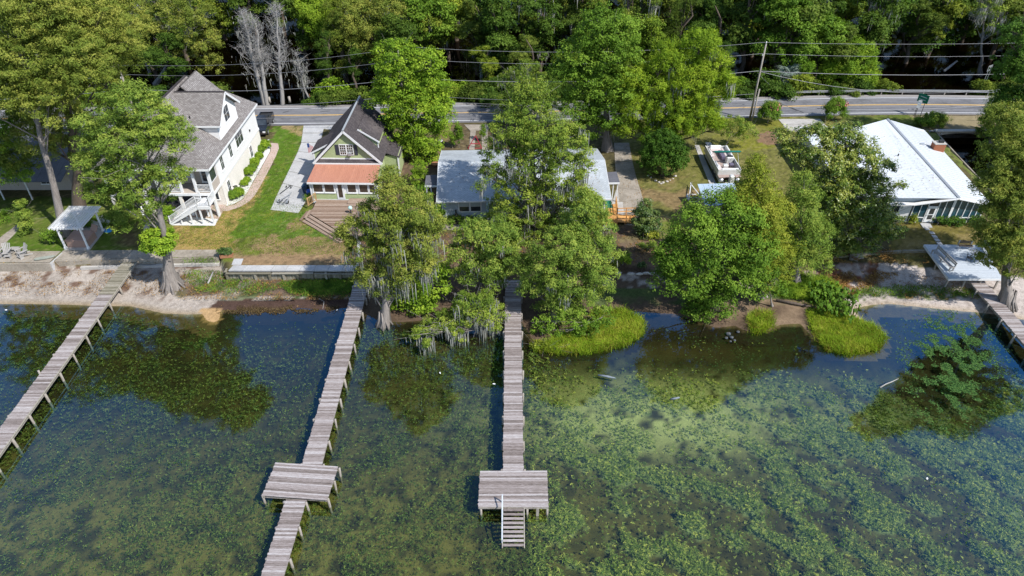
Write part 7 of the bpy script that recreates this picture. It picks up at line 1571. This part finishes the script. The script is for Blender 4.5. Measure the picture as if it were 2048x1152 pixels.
# pickup truck
def truck(loc, rz):
    t = thing('pickup_truck', 'black pickup truck parked on the pavers behind the big house', 'truck', loc, rz); m, b = newmat('black_car_paint', .25, 0, .6); b.inputs['Base Color'].default_value = (.012, .013, .016, 1); b.inputs['Coat Weight'].default_value = .6
    M['carblack'] = m
    # long axis along y, nose towards -y; profile (y, z)
    prof = [(-2.85, .45), (-2.9, .8), (-2.75, 1.05), (-1.45, 1.18), (-.75, 1.78), (.75, 1.82), (.95, 1.25), (2.85, 1.22), (2.9, .5)]
    mb = MB(); L_ = [(-.93, y, z) for y, z in prof]; 
    def sec(x, s): return [(x*(1 if z < 1.3 else .82), y, z) for y, z in prof]
    A = sec(-.95, 0); Bq = sec(.95, 0); n = len(prof); mb.add(A+Bq, [(i, (i+1) % n, (i+1) % n+n, i+n) for i in range(n)]+[tuple(range(n-1, -1, -1)), tuple(range(n, 2*n))]); mb.build('body', m, t)
    MB().box(-.8, .8, 1.02, 2.78, 1.15, 1.235).build('bed_liner', M['dark'], t)
    for s in (-1, 1): MB().box(s*.88-.07, s*.88+.07, .97, 2.86, 1.2, 1.4).build('bed_rail', m, t)
    MB().box(-.93, .93, 2.8, 2.92, .6, 1.4).build('tailgate', m, t)
    MB().add([(-.76, -1.38, 1.24), (.76, -1.38, 1.24), (.70, -.8, 1.75), (-.70, -.8, 1.75)], [(0, 1, 2, 3)]).build('windscreen', M['glass'], t)
    for s in (-1, 1):
        MB().add([(s*.9, -1.1, 1.28), (s*.9, .75, 1.28), (s*.80, .65, 1.7), (s*.80, -.6, 1.7)], [(0, 1, 2, 3)]).build('side_window', M['glass'], t)
        MB().box(s*1.03-.1, s*1.03+.1, -1.0, -.8, 1.2, 1.38).build('mirror', m, t); MB().box(s*.7-.18, s*.7+.18, -2.93, -2.86, .75, .95).build('headlight', M['white'], t)
        for y in (-1.85, 1.85):
            w_ = MB(); w_.tube([(s*.80, y, .4), (s*1.0, y, .4)], .4, 18); wo = w_.build('wheel', M['dark'], t); MB().tube([(s*1.0, y, .4), (s*1.015, y, .4)], .22, 12).build('rim', M['metalgrey'], wo)
    return t
tp_ = G(519, 262, LAWN_Z+.06); truck((tp_.x+.55, tp_.y+.6, LAWN_Z+.06), math.radians(4))
# pontoon boat on trailer
def pontoon(loc, rz):
    t = thing('pontoon_boat', 'white pontoon boat with pink-beige seats and folded green canopy, parked on the lawn', 'boat', loc, rz)
    M['hull'] = worn('boat_panel', (.60, .60, .58), (.72, .72, .70), 2, .4, .2); M['seat'] = worn('boat_seat', (.52, .42, .40), (.66, .58, .55), 3, .6); M['seatdark'] = worn('boat_seat_dark', (.10, .09, .14), (.16, .14, .2), 3, .6); M['boatfloor'] = worn('boat_carpet', (.30, .22, .19), (.42, .33, .29), 3, .9); M['canvas'] = worn('green_canvas', (.0, .10, .08), (.01, .15, .12), 4, .8)
    zd = .95; h = 3.3; w_ = 1.25
    for s in (-1, 1):
        MB().tube([(s*.9, -h-.1, .55), (s*.9, -h+.1, .5), (s*.9, h-.7, .5), (s*.9, h+.2, .75)], [.26, .3, .3, .06], 12).build('pontoon', M['metalgrey'], t, smooth=True)
    MB().box(-w_, w_, -h, h, zd-.1, zd).build('deck', M['boatfloor'], t)
    for s in (-1, 1):
        MB().box(s*w_-.03, s*w_+.03, -h+.5, h-.3, zd+.02, zd+.62).build('side_panel', M['hull'], t); MB().beam((s*w_, -h+.5, zd+.66), (s*w_, h-.3, zd+.66), .06, .05).build('rail', M['white'], t)
    MB().box(-w_+.05, w_-.05, h-.34, h-.28, zd+.02, zd+.62).build('front_panel', M['hull'], t); MB().box(-w_+.02, w_-.02, -h+.48, -h+.54, zd+.02, zd+.62).build('rear_panel', M['hull'], t)
    def seat(x0, x1, y0, y1, back):
        o = MB().bbox(x0, x1, y0, y1, zd+.002, zd+.4, .05).build('seat', M['seat'], t)
        bx_ = {'L': (x0-.02, x0+.16, y0, y1), 'R': (x1-.16, x1+.02, y0, y1), 'F': (x0, x1, y1-.16, y1+.02), 'B': (x0, x1, y0-.02, y0+.16)}[back]; MB().bbox(*bx_, zd+.402, zd+.78, .05).build('seat_back', M['white'], t); return o
    seat(.55, 1.18, .5, 2.9, 'R'); seat(-.75, .53, 2.35, 2.92, 'F'); seat(-1.18, -.62, 1.0, 2.2, 'L'); seat(-1.18, -.6, -2.2, -1.0, 'L'); seat(-.9, 1.0, -2.75, -2.25, 'B')
    MB().box(.1, .5, .6, 2.3, zd+.003, zd+.42).build('seat_skirt', M['seatdark'], t)
    MB().bbox(.35, 1.15, -.35, .25, zd+.002, zd+.85, .06).build('helm_console', M['hull'], t); MB().box(.45, 1.05, -.2, .12, zd+.86, zd+.9).build('dash', M['dark'], t)
    MB().bbox(.45, .95, -1.3, -.85, zd+.3, zd+.5, .05).build('helm_seat', M['seatdark'], t); MB().bbox(-.3, .25, -1.55, -1.05, zd+.002, zd+.5, .05).build('table', M['hull'], t)
    MB().tube([(-1.5, -.35, 2.55), (-1.2, -.45, 2.6), (1.55, -.45, 2.6), (1.75, -.35, 2.55)], [.04, .12, .12, .06], 8).build('folded_canopy', M['canvas'], t, smooth=True)
    for s in (-1, 1):
        for y in (-1.9, .6): MB().tube([(s*w_, y, zd+.66), (s*(w_+.12), -.45, 2.55)], .018, 5).build('canopy_pole', M['metalgrey'], t)
    MB().bbox(-.25, .25, -h-.75, -h-.2, .5, 1.45, .08).build('outboard_motor', M['hull'], t); MB().tube([(0, -h-.5, .5), (0, -h-.5, .1)], .07).build('motor_leg', M['white'], t)
    for s in (-1, 1): MB().box(s*.75-.05, s*.75+.05, -h+.2, h+.5, .12, .22).build('trailer_beam', M['metalgrey'], t)
    for s in (-1, 1):
        for y in (-.9, -1.8): MB().tube([(s*1.05, y, .3), (s*1.25, y, .3)], .3, 14).build('wheel', M['dark'], t)
    MB().beam((0, h+.4, .17), (0, h+1.6, .25), .1, .1).build('trailer_tongue', M['metalgrey'], t)
    return t
pa = G(1423, 318, LAWN_Z+.0); pb_ = G(1447, 362, LAWN_Z); ang = math.atan2((pa-pb_).y, (pa-pb_).x)-math.pi/2
pbc = G(1440, 341, LAWN_Z); po = pontoon((pbc.x+.1, pbc.y+.1, LAWN_Z), ang); po.scale = (1.12, 1.16, 1.1)
# empty boat trailer beside shed
def vtrailer(name, label, loc, rz, sc_=1.0, extra=True):
    t = thing(name, label, 'trailer', loc, rz); m = M['white'] if extra else M['metalgrey']
    for s in (-1, 1):
        MB().beam((s*1.0, -1.0, .5), (s*.06, 3.2, .55), .1, .12).build('frame_beam', m, t); MB().beam((s*.45, -1.6, .5), (s*.45, .6, .5), .12, .08).build('bunk', M['dark'], t)
        MB().tube([(s*1.1, -.4, .33), (s*1.3, -.4, .33)], .33, 16).build('wheel', M['dark'], t); mb = MB()
        for i in range(6):
            a = math.pi*i/5; b = math.pi*(i+1)/5
            if i < 5: mb.add([(s*1.08, -.4-.45*math.cos(a), .4+.4*math.sin(a)), (s*1.34, -.4-.45*math.cos(a), .4+.4*math.sin(a)), (s*1.34, -.4-.45*math.cos(b), .4+.4*math.sin(b)), (s*1.08, -.4-.45*math.cos(b), .4+.4*math.sin(b))], [(0, 1, 2, 3)])
        mb.build('mudguard', m, t)
        MB().beam((s*1.2, -1.5, .5), (s*1.2, -1.5, 1.3), .06, .06).build('guide_post', m, t)
    for y in (-1.5, -.4, .6): MB().beam((-1.05, y, .42), (1.05, y, .42), .09, .09).build('cross_member', m, t)
    MB().beam((0, 3.1, .55), (0, 3.9, .55), .09, .1).build('tongue', m, t); MB().beam((0, 3.1, .5), (0, 3.1, 1.15), .08, .08).build('winch_post', M['metalgrey'], t)
    t.scale = (sc_,)*3; return t
tl = G(1394, 403, LAWN_Z); vtrailer('boat_trailer', 'empty white A-frame boat trailer beside the small blue-roofed shed', (tl.x-.2, tl.y+.6, LAWN_Z), math.radians(-2), .82)
tl = G(569, 404, LAWN_Z+.05); vtrailer('boat_trailer', 'small galvanised boat trailer at the end of the cottage driveway', (tl.x, tl.y, LAWN_Z+.05), math.radians(-14), .5, extra=False)
tgh = thing('garden_cart', 'thin metal hand truck lying on the cottage driveway', 'cart', G(572, 380, LAWN_Z+.06), math.radians(-20))
MB().beam((0, -1.2, .15), (0, 1.0, .1), .06, .06).build('frame', M['dark'], tgh); MB().beam((-.35, 1.0, .1), (.35, 1.0, .1), .05, .05).build('cross_bar', M['dark'], tgh)
for s in (-1, 1): MB().tube([(s*.3, .6, .12), (s*.36, .6, .12)], .12, 10).build('wheel', M['dark'], tgh)
# shed with pale blue roof
sh = thing('shed', 'small shed with pale blue metal roof beside the boat trailer', 'shed', G(1432, 425, LAWN_Z), math.radians(3)); sh.scale = (.88, .85, .9)
MB().box(-1.9, 2.6, -1.2, 2.6, 0, 2.0).build('wall', M['tan'], sh)
for i in range(10): MB().plate([(-2.2+i*.5, -1.5, 1.95), (-2.2+i*.5+.49, -1.5, 1.95), (-2.2+i*.5+.49, 2.9, 2.75), (-2.2+i*.5, 2.9, 2.75)], .05).build('roof_panel', M['bluemetal'], sh)
# wheelie bins
M['binblue'] = worn('blue_bin_plastic', (.0, .05, .35), (.01, .08, .45), 4, .4); M['binnavy'] = worn('navy_bin_plastic', (.01, .03, .07), (.015, .05, .1), 4, .5)
for (a, b, mt, lab, rz) in ((622, 397, 'binblue', 'bright blue wheeled bin at the cottage corner', .2), (613, 385, 'binnavy', 'dark navy wheeled bin behind the bright blue one', -.1)):
    t = thing('wheeled_bin', lab, 'bin', G(a, b, LAWN_Z), rz); mb = MB(); mb.add([(-.27, -.3, .08), (.27, -.3, .08), (.27, .27, .08), (-.27, .27, .08), (-.34, -.4, 1.0), (.34, -.4, 1.0), (.34, .36, 1.0), (-.34, .36, 1.0)], [(0, 3, 2, 1), (4, 5, 6, 7), (0, 1, 5, 4), (1, 2, 6, 5), (2, 3, 7, 6), (3, 0, 4, 7)]); mb.build('body', M[mt], t)
    mb = MB(); mb.add([(-.37, -.45, 1.0), (.37, -.45, 1.0), (.37, .4, 1.0), (-.37, .4, 1.0), (-.3, -.36, 1.12), (.3, -.36, 1.12), (.3, .3, 1.15), (-.3, .3, 1.15)], [(4, 5, 6, 7), (0, 1, 5, 4), (1, 2, 6, 5), (2, 3, 7, 6), (3, 0, 4, 7)]); mb.build('lid', M[mt], t)
    for s in (-1, 1): MB().tube([(s*.28, .3, .1), (s*.34, .3, .1)], .11, 10).build('wheel', M['dark'], t)
    MB().beam((-.25, .43, 1.02), (.25, .43, 1.02), .04, .04).build('handle', M[mt], t)
# pergola with covered hot tub
pg = thing('pergola', 'white open-slat pergola beside the lakefront walk', 'pergola', (0, 0, 0))
f0, f1, b1 = G(132, 497, LAWN_Z+.05), G(177, 497, LAWN_Z+.05), G(206.5, 462, LAWN_Z+.05); b0 = f0+(b1-f1)*1.0; ph = 2.62
xd = (f1-f0).normalized(); yd = (b1-f1).normalized(); up = Vector((0, 0, 1))
for p in (f0, f1, b1, b0): MB().beam(p-up*.05, p+up*ph, .16, .16).build('post', M['white'], pg); MB().beam(p+up*.0, p+up*.2, .24, .24).build('post_base', M['white'], pg)
for p, q in ((f0, f1), (b0, b1)):
    MB().beam(p-xd*.5+up*(ph-.05), q+xd*.35+up*(ph-.05), .08, .26).build('beam', M['white'], pg)
for p, q in ((f0, b0), (f1, b1)): MB().beam(p-yd*.5+up*(ph+.1), q+yd*.5+up*(ph+.1), .07, .2).build('beam', M['white'], pg)
A_ = f0-xd*.65-yd*.5; B_ = f1+xd*.5-yd*.5; C_ = b1+xd*.5+yd*.7; D_ = b0-xd*.65+yd*.7; zz = up*(ph+.14)
for i in range(12): t = (i+.5)/12; MB().beam(A_.lerp(B_, t)+zz, D_.lerp(C_, t)+zz, .04, .14).build('rafter', M['white'], pg)
for i in range(21): t = (i+.5)/21; MB().beam(A_.lerp(D_, t)+zz+up*.1, B_.lerp(C_, t)+zz+up*.1, .05, .05).build('slat', M['white'], pg)
M['vinyl'] = worn('brown_vinyl_cover', (.30, .19, .15), (.36, .24, .19), 2, .5)
tb = thing('hot_tub', 'square hot tub with folded brown cover under the pergola', 'hot tub', (f0+f1+b1+b0)/4-yd*.6+Vector((-.05, 0, 0)), math.atan2(xd.y, xd.x))
MB().bbox(-1.1, 1.2, -.95, 1.1, 0, .8, .08).build('cabinet', M['vinyl'], tb); MB().bbox(-1.15, 1.25, -1.0, .1, .8, .9, .04).build('cover_half', M['vinyl'], tb); MB().bbox(-1.15, 1.25, .12, 1.15, .8, .9, .04).build('cover_half', M['vinyl'], tb)
MB().beam((1.15, .9, .9), (1.35, 1.3, 1.5), .9, .1).build('cover_flap', M['vinyl'], tb)
# adirondack chairs, table, kayak-shaped cover, planter
M['greywood'] = worn('silvery_wood', (.28, .26, .24), (.44, .42, .40), 4, .85)
def adirondack(loc, rz, label):
    t = thing('adirondack_chair', label, 'chair', loc, rz, 'adirondack chairs on the seawall walk'); m = M['greywood']
    for i in range(5): MB().beam((-.24+i*.12, .18, .32), (-.3+i*.15, .55, 1.05-.02*abs(i-2)*2), .1, .02).build('back_slat', m, t)
    for i in range(5): MB().box(-.28, .28, -.3+i*.11, -.21+i*.11, .38-.02*i, .4-.02*i).build('seat_slat', m, t)
    for s in (-1, 1):
        MB().box(s*.36-.07, s*.36+.07, -.35, .4, .58, .61).build('arm', m, t); MB().beam((s*.33, -.3, 0), (s*.33, -.3, .58), .06, .06).build('front_leg', m, t); MB().beam((s*.3, -.3, .35), (s*.3, .65, .02), .04, .1).build('rear_leg', m, t)
    return t
sc_ch = 1.5
c1_ = adirondack(G(15, 512, LAWN_Z+.06), math.radians(8), 'left one of two weathered adirondack chairs at the far left'); c2_ = adirondack(G(47, 512, LAWN_Z+.06), math.radians(-38), 'right one of two weathered adirondack chairs, turned inwards')
for c in (c1_, c2_): c.scale = (1.25,)*3
for (a, b, rz, lab) in ((17, 515, .1, 'footstool in front of the left adirondack chair'), (42, 515.5, -.5, 'footstool in front of the right adirondack chair')):
    t = thing('footstool', lab, 'footstool', G(a, b+1, LAWN_Z+.06), rz); 
    for i in range(4): MB().box(-.33, .33, -.2+i*.11, -.11+i*.11, .28, .31).build('slat', M['greywood'], t)
    for s in (-1, 1): MB().box(s*.28-.03, s*.28+.03, -.18, .2, 0, .28).build('leg', M['greywood'], t)
t = thing('side_table', 'low weathered slatted table between the two adirondack chairs', 'table', G(32, 503, LAWN_Z+.06))
for i in range(5): MB().box(-.45, .45, -.3+i*.12, -.2+i*.12, .42, .45).build('slat', M['greywood'], t)
for s in (-1, 1): MB().box(s*.36-.03, s*.36+.03, -.25, .28, 0, .42).build('leg', M['greywood'], t)
t = thing('fire_log_figure', 'flat grey-green surfboard-shaped slab lying on the seawall walk', 'board', G(89, 516, LAWN_Z+.16), math.radians(18)); 
mb = MB(); pr = [(-1.0, -.06), (-.8, -.22), (.2, -.24), (.8, -.14), (1.05, .05), (.9, .14), (.1, .2), (-.85, .16)]; mb.prism(pr, 0, .1); mb.build('slab', worn('grey_green_slab', (.22, .24, .2), (.34, .36, .31), 4), t); t.name = 'slab_board'
pl = thing('planter', 'terracotta wooden planter box with plants at the corner of the walk', 'planter', G(454, 513, LAWN_Z+.05), math.radians(10)); M['terra'] = worn('terracotta_wood', (.30, .13, .07), (.42, .2, .11), 4)
for x0, x1, ya_, yb_ in ((-.65, .65, -.3, -.25), (-.65, .65, .25, .3), (-.65, -.6, -.25, .25), (.6, .65, -.25, .25)): MB().box(x0, x1, ya_, yb_, 0, .4).build('side_board', M['terra'], pl)
MB().box(-.6, .6, -.25, .25, .05, .34).build('soil', M['bark_dark'], pl)
rng = np.random.default_rng(61); me, _, _ = crown_mesh([((-.15, 0, .65), (.65, .4, .35)), ((.3, 0, .6), (.4, .35, .3))], 'shrub', LM['holly'], rng, 2.2, .9, clumpk=.6, name='plant'); link_mesh('plant', me, pl)
# air conditioner, garden statue, water toy, bird bath etc.
ac = thing('air_conditioner', 'beige outdoor air conditioner unit beside the big house wall', 'air conditioner', G(474, 386, LAWN_Z)); MB().bbox(-.4, .4, -.4, .4, 0, .9, .04).build('cabinet', M['cream'], ac); MB().tube([(0, 0, .9), (0, 0, .93)], .3, 16).build('fan_grille', M['dark'], ac)
for i in range(5): MB().box(-.36, .36, -.41, -.401, .15+i*.14, .2+i*.14).build('louvre', M['tan'], ac)
tt = thing('frisbee', 'small round blue disc lying on the left lawn', 'toy', G(217, 462, LAWN_Z)); mb = MB(); M['toyblue'] = worn('toy_blue', (.02, .22, .55), (.04, .3, .65), 4, .5); mb.tube([(0, 0, 0), (0, 0, .08), (0, 0, .16)], [.42, .45, .3], 16); mb.build('disc', M['toyblue'], tt, smooth=False)
for i, (a, b, lb_) in enumerate([(387, 430, 'white garden figurine under the stairs landing'), (288, 431, 'white garden figurine left of the patio')]):
    t = thing('statue', lb_, 'statue', G(a, b, LAWN_Z)); MB().tube([(0, 0, 0), (0, 0, .25), (0, 0, .3), (0, 0, .7), (.04, 0, .95), (0, 0, 1.05)], [.22, .2, .13, .2, .1, .03], 10).build('figure', M['white'], t, smooth=True); MB().ball((.03, 0, 1.12), .11).build('head', M['white'], t, smooth=True)
lp = thing('garden_lamp', 'thin post with white dish top left of the grey house', 'lamp', G(884, 316, LAWN_Z)); hL = PY(881, 281.5, lp.location.y).z-LAWN_Z; MB().tube([(0, 0, 0), (-.05, 0, hL)], .04, 8).build('post', M['metalgrey'], lp); MB().tube([(-.05, 0, hL-.05), (-.05, 0, hL+.08), (-.05, 0, hL+.14)], [.28, .33, .12], 18).build('dish', M['white'], lp, smooth=True)
sw = thing('swing_frame', 'red metal A-frame on the parking strip behind the grey house', 'frame', G(949, 297, LAWN_Z)); M['redpaint'] = worn('red_paint', (.40, .02, .05), (.5, .04, .08), 4, .5)
for p, q in (((-.9, 0, 0), (.2, 0, 1.9)), ((-.9, 0, 0), (1.0, 0, 0.05)), ((.2, 0, 1.9), (1.0, 0, .05)), ((-.5, 0, .7), (.7, 0, .7))): MB().beam(p, q, .08, .08).build('bar', M['redpaint'], sw)
fp = thing('fire_pit', 'small rusty fire pit bowl left of the grey house', 'fire pit', G(871, 333, LAWN_Z)); MB().tube([(0, 0, .15), (0, 0, .45)], [.3, .55], 14).build('bowl', M['terra'], fp); MB().tube([(0, 0, 0), (0, 0, .15)], .15, 8).build('base', M['dark'], fp)
bl = thing('ball_ornament', 'pale glass gazing ball on the cottage deck', 'ornament', G(702, 426.5, LAWN_Z+.62)); MB().tube([(0, 0, 0), (0, 0, .5)], [.12, .06], 8).build('stand', M['dark'], bl); MB().ball((0, 0, .72), .24, 14, 10).build('ball', glassmat('pale_glass', (.3, .45, .42), .1), bl, smooth=True)
bt = thing('garden_statue', 'small dark statue in the planting under the grey house window', 'statue', G(913, 441, LAWN_Z)); MB().tube([(0, 0, 0), (0, 0, .5), (0, 0, 1.0), (0, 0, 1.3)], [.3, .28, .12, .05], 9).build('figure', M['dark'], bt, smooth=True); MB().ball((0, 0, 1.35), .1).build('head', M['dark'], bt)
# patio things under the big house
pt = thing('patio_table', 'round white table under the stairs landing', 'table', G(398, 424, LAWN_Z)); MB().tube([(0, 0, .68), (0, 0, .72)], .55, 20).build('top', M['white'], pt); MB().tube([(0, 0, 0), (0, 0, .68)], .05).build('stem', M['metalgrey'], pt)
for i, (a, b) in enumerate([(344, 412), (354, 415), (365, 412), (376, 415)]):
    t = thing('patio_chair', ['leftmost', 'second', 'third', 'rightmost'][i]+' metal patio chair in the shaded lower patio', 'chair', G(a, b, LAWN_Z), i*1.3, 'metal chairs in the lower patio')
    MB().box(-.22, .22, -.22, .22, .42, .46).build('seat', M['metalgrey'], t); MB().beam((0, .22, .46), (0, .28, .95), .4, .03).build('back', M['metalgrey'], t)
    for x in (-.19, .19):
        for y in (-.19, .19): MB().box(x-.02, x+.02, y-.02, y+.02, 0, .42).build('leg', M['metalgrey'], t)
# stone ring round the bush
rk = thing('stone_ring', 'arc of small white rocks in front of the round dark bush', 'edging')
rnd = random.Random(3)
for a, b in ((1302, 356), (1311, 362), (1318, 365), (1326, 366), (1334, 364), (1340, 361), (1346, 358), (1350, 353), (1296, 352), (1322, 368)):
    p = G(a, b, LAWN_Z); s = rnd.uniform(.1, .2); MB().ball((p.x, p.y, LAWN_Z+s*.4), (s*1.3, s, s*.8), 7, 5, .15).build('stone', M['boulder'], rk)
# white deck furniture
bench = thing('bench', 'long weathered backed bench along the left side of the white deck', 'bench', (0, 0, 0)); u0 = G(1867, 506, WZ); u1 = G(1904, 543, WZ); dd = (u1-u0).normalized(); sd_ = Vector((dd.y, -dd.x, 0))
if sd_.x < 0: sd_ = -sd_
for k in range(3): MB().beam(u0-sd_*(-.05+.16*k)+up*.45, u1-sd_*(-.05+.16*k)+up*.45, .13, .04).build('seat_slat', M['greywood'], bench)
for k in range(2): MB().beam(u0+sd_*.16+up*(.75+.22*k), u1+sd_*.16+up*(.75+.22*k), .05, .16).build('back_slat', M['greywood'], bench)
for t in (.02, .5, .97):
    p = u0.lerp(u1, t); MB().beam(p-sd_*.28, p-sd_*.28+up*.43, .1, .1).build('leg', M['greywood'], bench); MB().beam(p+sd_*.1, p+sd_*.2+up*1.0, .1, .1).build('leg', M['greywood'], bench); MB().beam(p-sd_*.3+up*.38, p+sd_*.15+up*.38, .08, .08).build('brace', M['greywood'], bench)
b2 = thing('bench', 'short dark bench at the back edge of the white deck', 'bench', G(1928, 498, WZ), math.radians(-5))
for k in range(3): MB().box(-.75, .75, -.2+k*.14, -.09+k*.14, .42, .46).build('seat_slat', M['bark_dark'], b2)
for k in range(2): MB().box(-.75, .75, .26, .3, .55+.2*k, .68+.2*k).build('back_slat', M['bark_dark'], b2)
for x in (-.65, .65):
    MB().box(x-.04, x+.04, -.2, -.12, 0, .42).build('leg', M['metalgrey'], b2); MB().box(x-.04, x+.04, .22, .3, 0, .9).build('leg', M['metalgrey'], b2)
wb = thing('bench', 'white painted bench rail along the right side of the white deck', 'bench', (0, 0, 0)); v0 = G(1967, 493, WZ); v1 = G(1981, 512, WZ)
MB().beam(v0+up*.75, v1+up*.75, .5, .06).build('seat', M['whitedeck'], wb)
for t in (.05, .95): p = v0.lerp(v1, t); MB().beam(p, p+up*.72, .1, .1).build('leg', M['whitedeck'], wb)
tb2 = thing('table', 'round black mesh table in the middle of the white deck', 'table', G(1947, 517, WZ))
mb = MB(); 
for r_ in (.15, .3, .45, .6):
    pts = [(r_*math.cos(2*math.pi*i/24), r_*math.sin(2*math.pi*i/24), .72) for i in range(25)]; mb.tube(pts, .02, 5, cap=False)
mb.build('table_rings', M['dark'], tb2, kind='stuff'); mb = MB()
for i in range(16): a = math.pi*i/8; mb.beam((.1*math.cos(a), .1*math.sin(a), .715), (.6*math.cos(a), .6*math.sin(a), .715), .025, .01)
mb.build('table_spokes', M['dark'], tb2, kind='stuff')
for i in range(4): a = math.pi*(i+.5)/2; MB().beam((.12*math.cos(a), .12*math.sin(a), .7), (.4*math.cos(a), .4*math.sin(a), 0), .03, .03).build('leg', M['dark'], tb2)
for i, (a, b, rz, lb_) in enumerate([(1936, 522, math.radians(60), 'black mesh chair left of the round table on the white deck'), (1953, 524, math.radians(-50), 'black mesh chair right of the round table on the white deck')]):
    t = thing('deck_chair', lb_, 'chair', G(a, b, WZ), rz, 'black chairs on the white deck'); MB().box(-.24, .24, -.24, .24, .42, .45).build('seat', M['dark'], t); MB().beam((0, .24, .46), (0, .34, .98), .44, .03).build('back', M['dark'], t)
    for x in (-.21, .21):
        for y in (-.21, .21): MB().box(x-.015, x+.015, y-.015, y+.015, 0, .42).build('leg', M['dark'], t)
        MB().box(x-.02, x+.02, -.22, .24, .62, .65).build('arm', M['dark'], t)
M['greylog'] = worn('blue_grey_log', (.12, .14, .16), (.24, .27, .30), 3, .8); M['wetrock'] = worn('wet_grey_rock', (.04, .045, .05), (.13, .135, .14), 3, .6)
# driftwood, logs, rocks, branches, bits of litter
def logt(name, label, pts, r, mat='deadwood', cat='log'):
    P_ = [Vector(p) for p in pts]; t = thing(name, label, cat, P_[0]); MB().tube([p-P_[0] for p in P_], r, 8).build('trunk', M[mat], t, smooth=True); return t
W_ = lambda a, b, z=.05: G(a, b, z)
logt('driftwood', 'thin pale driftwood branch floating off the right-hand shore', [W_(1760, 775), W_(1772, 768, .08), W_(1785, 763), W_(1797, 757, .1)], [.07, .05, .05, .02])
logt('sunken_log', 'pale blue-grey log just above the water right of the middle dock', [W_(1196, 750, .0), W_(1215, 753, .04), W_(1232, 757, -.08)], [.08, .11, .07], 'greylog')
logt('sunken_log', 'short grey log sticking out of the weed at centre right', [W_(1340, 798, .0), W_(1349, 797, .12), W_(1359, 795, .18)], [.06, .1, .07], 'greylog')
logt('fallen_log', 'dark fallen log along the muddy bank left of the elephant ears', [W_(1552, 600, .45), W_(1590, 607, .4), W_(1632, 615, .3)], [.12, .14, .12], 'bark_dark')
logt('beach_post', 'pale orange-tipped post lying on the sand below the planter', [W_(426, 544, .5), W_(421, 556, .45), W_(416, 567, .45)], [.09, .1, .1])
logt('cut_log', 'peeled fallen log leaning in the swamp at the upper right', [W_(1888, 142, .2), W_(1900, 133, .7), W_(1914, 122, 1.4)], [.22, .2, .15])
logt('snag_branch', 'thin bent branch standing in the water by the dark wrack', [W_(645, 622, -.1), W_(648, 603, .3), W_(638, 597, .9)], [.03, .025, .012])
for i, (a, b, s) in enumerate([(1457, 668, .24), (1463, 675, .2), (1476, 664, .18), (1469, 681, .14), (1453, 676, .16), (1461, 683, .12)]):
    p = W_(a, b, 0); t = thing('shore_rock', ['largest grey rock of the group in dark water, at its upper left', 'second grey rock of the group in dark water, just below the largest', 'grey rock at the right of the group in dark water', 'small grey rock at the bottom of the group in dark water', 'small grey rock at the left of the group in dark water', 'tiniest rock between the others in dark water'][i], 'rock', p, group='rocks in the dark water'); MB().ball((0, 0, .03), (s, s*.8, s*.6), 8, 6, .15).build('rock', M['wetrock'], t)
for i, (a, b, lb_) in enumerate([(12, 620, 'white scrap in the water at the left edge'), (1854, 957, 'white scrap floating on the weed at lower right'), (880, 746, 'white speck left of the middle dock'), (988, 768, 'small white speck beside the middle dock'), (674, 620, 'white float at the dark wrack line')]):
    p = W_(a, b, .02); t = thing('floating_scrap', lb_, 'litter', p, i); MB().ball((0, 0, .02), (.13, .07, .04), 7, 5, .2).build('scrap', M['white'], t)
cyk = thing('cypress_knees', 'cluster of small cypress knees beside the beach cypress', 'roots', G(366, 545, .4)); rnd = random.Random(8)
for i in range(9): x, y = rnd.uniform(-.5, .9), rnd.uniform(-.5, .6); MB().tube([(x, y, -.1), (x+.03, y, rnd.uniform(.2, .5))], [.09, .03], 7).build('knee', M['bark'], cyk, smooth=True)
bn = thing('log_bench', 'rough plank bench on short legs below the walk beside the old dock', 'bench', G(303, 527, .55)); MB().box(-.7, .7, -.55, .3, .35, .42).build('plank', M['dock_old'], bn)
for x in (-.6, .6): MB().box(x-.05, x+.05, -.4, .2, -.2, .35).build('leg', M['dock_old'], bn)
# far forest mass beyond the separate trees
rng = np.random.default_rng(900); lobes = []
for yy in (166, 178, 192):
    for x in np.arange(-135-(yy-166), 136+(yy-166), 9.0): lobes.append(((x+rng.normal()*2, yy+rng.normal()*2, 8+rng.random()*3), (6.5, 5, 9)))
DK = .28; me, _, _ = crown_mesh(lobes, 'forest', LM['forest'], rng, 1.0, 2.4, clumpk=1.5, name='far_forest'); tag(link_mesh('far_forest', me), 'dense dark mass of swamp forest behind the separate trees', 'forest', kind='stuff')
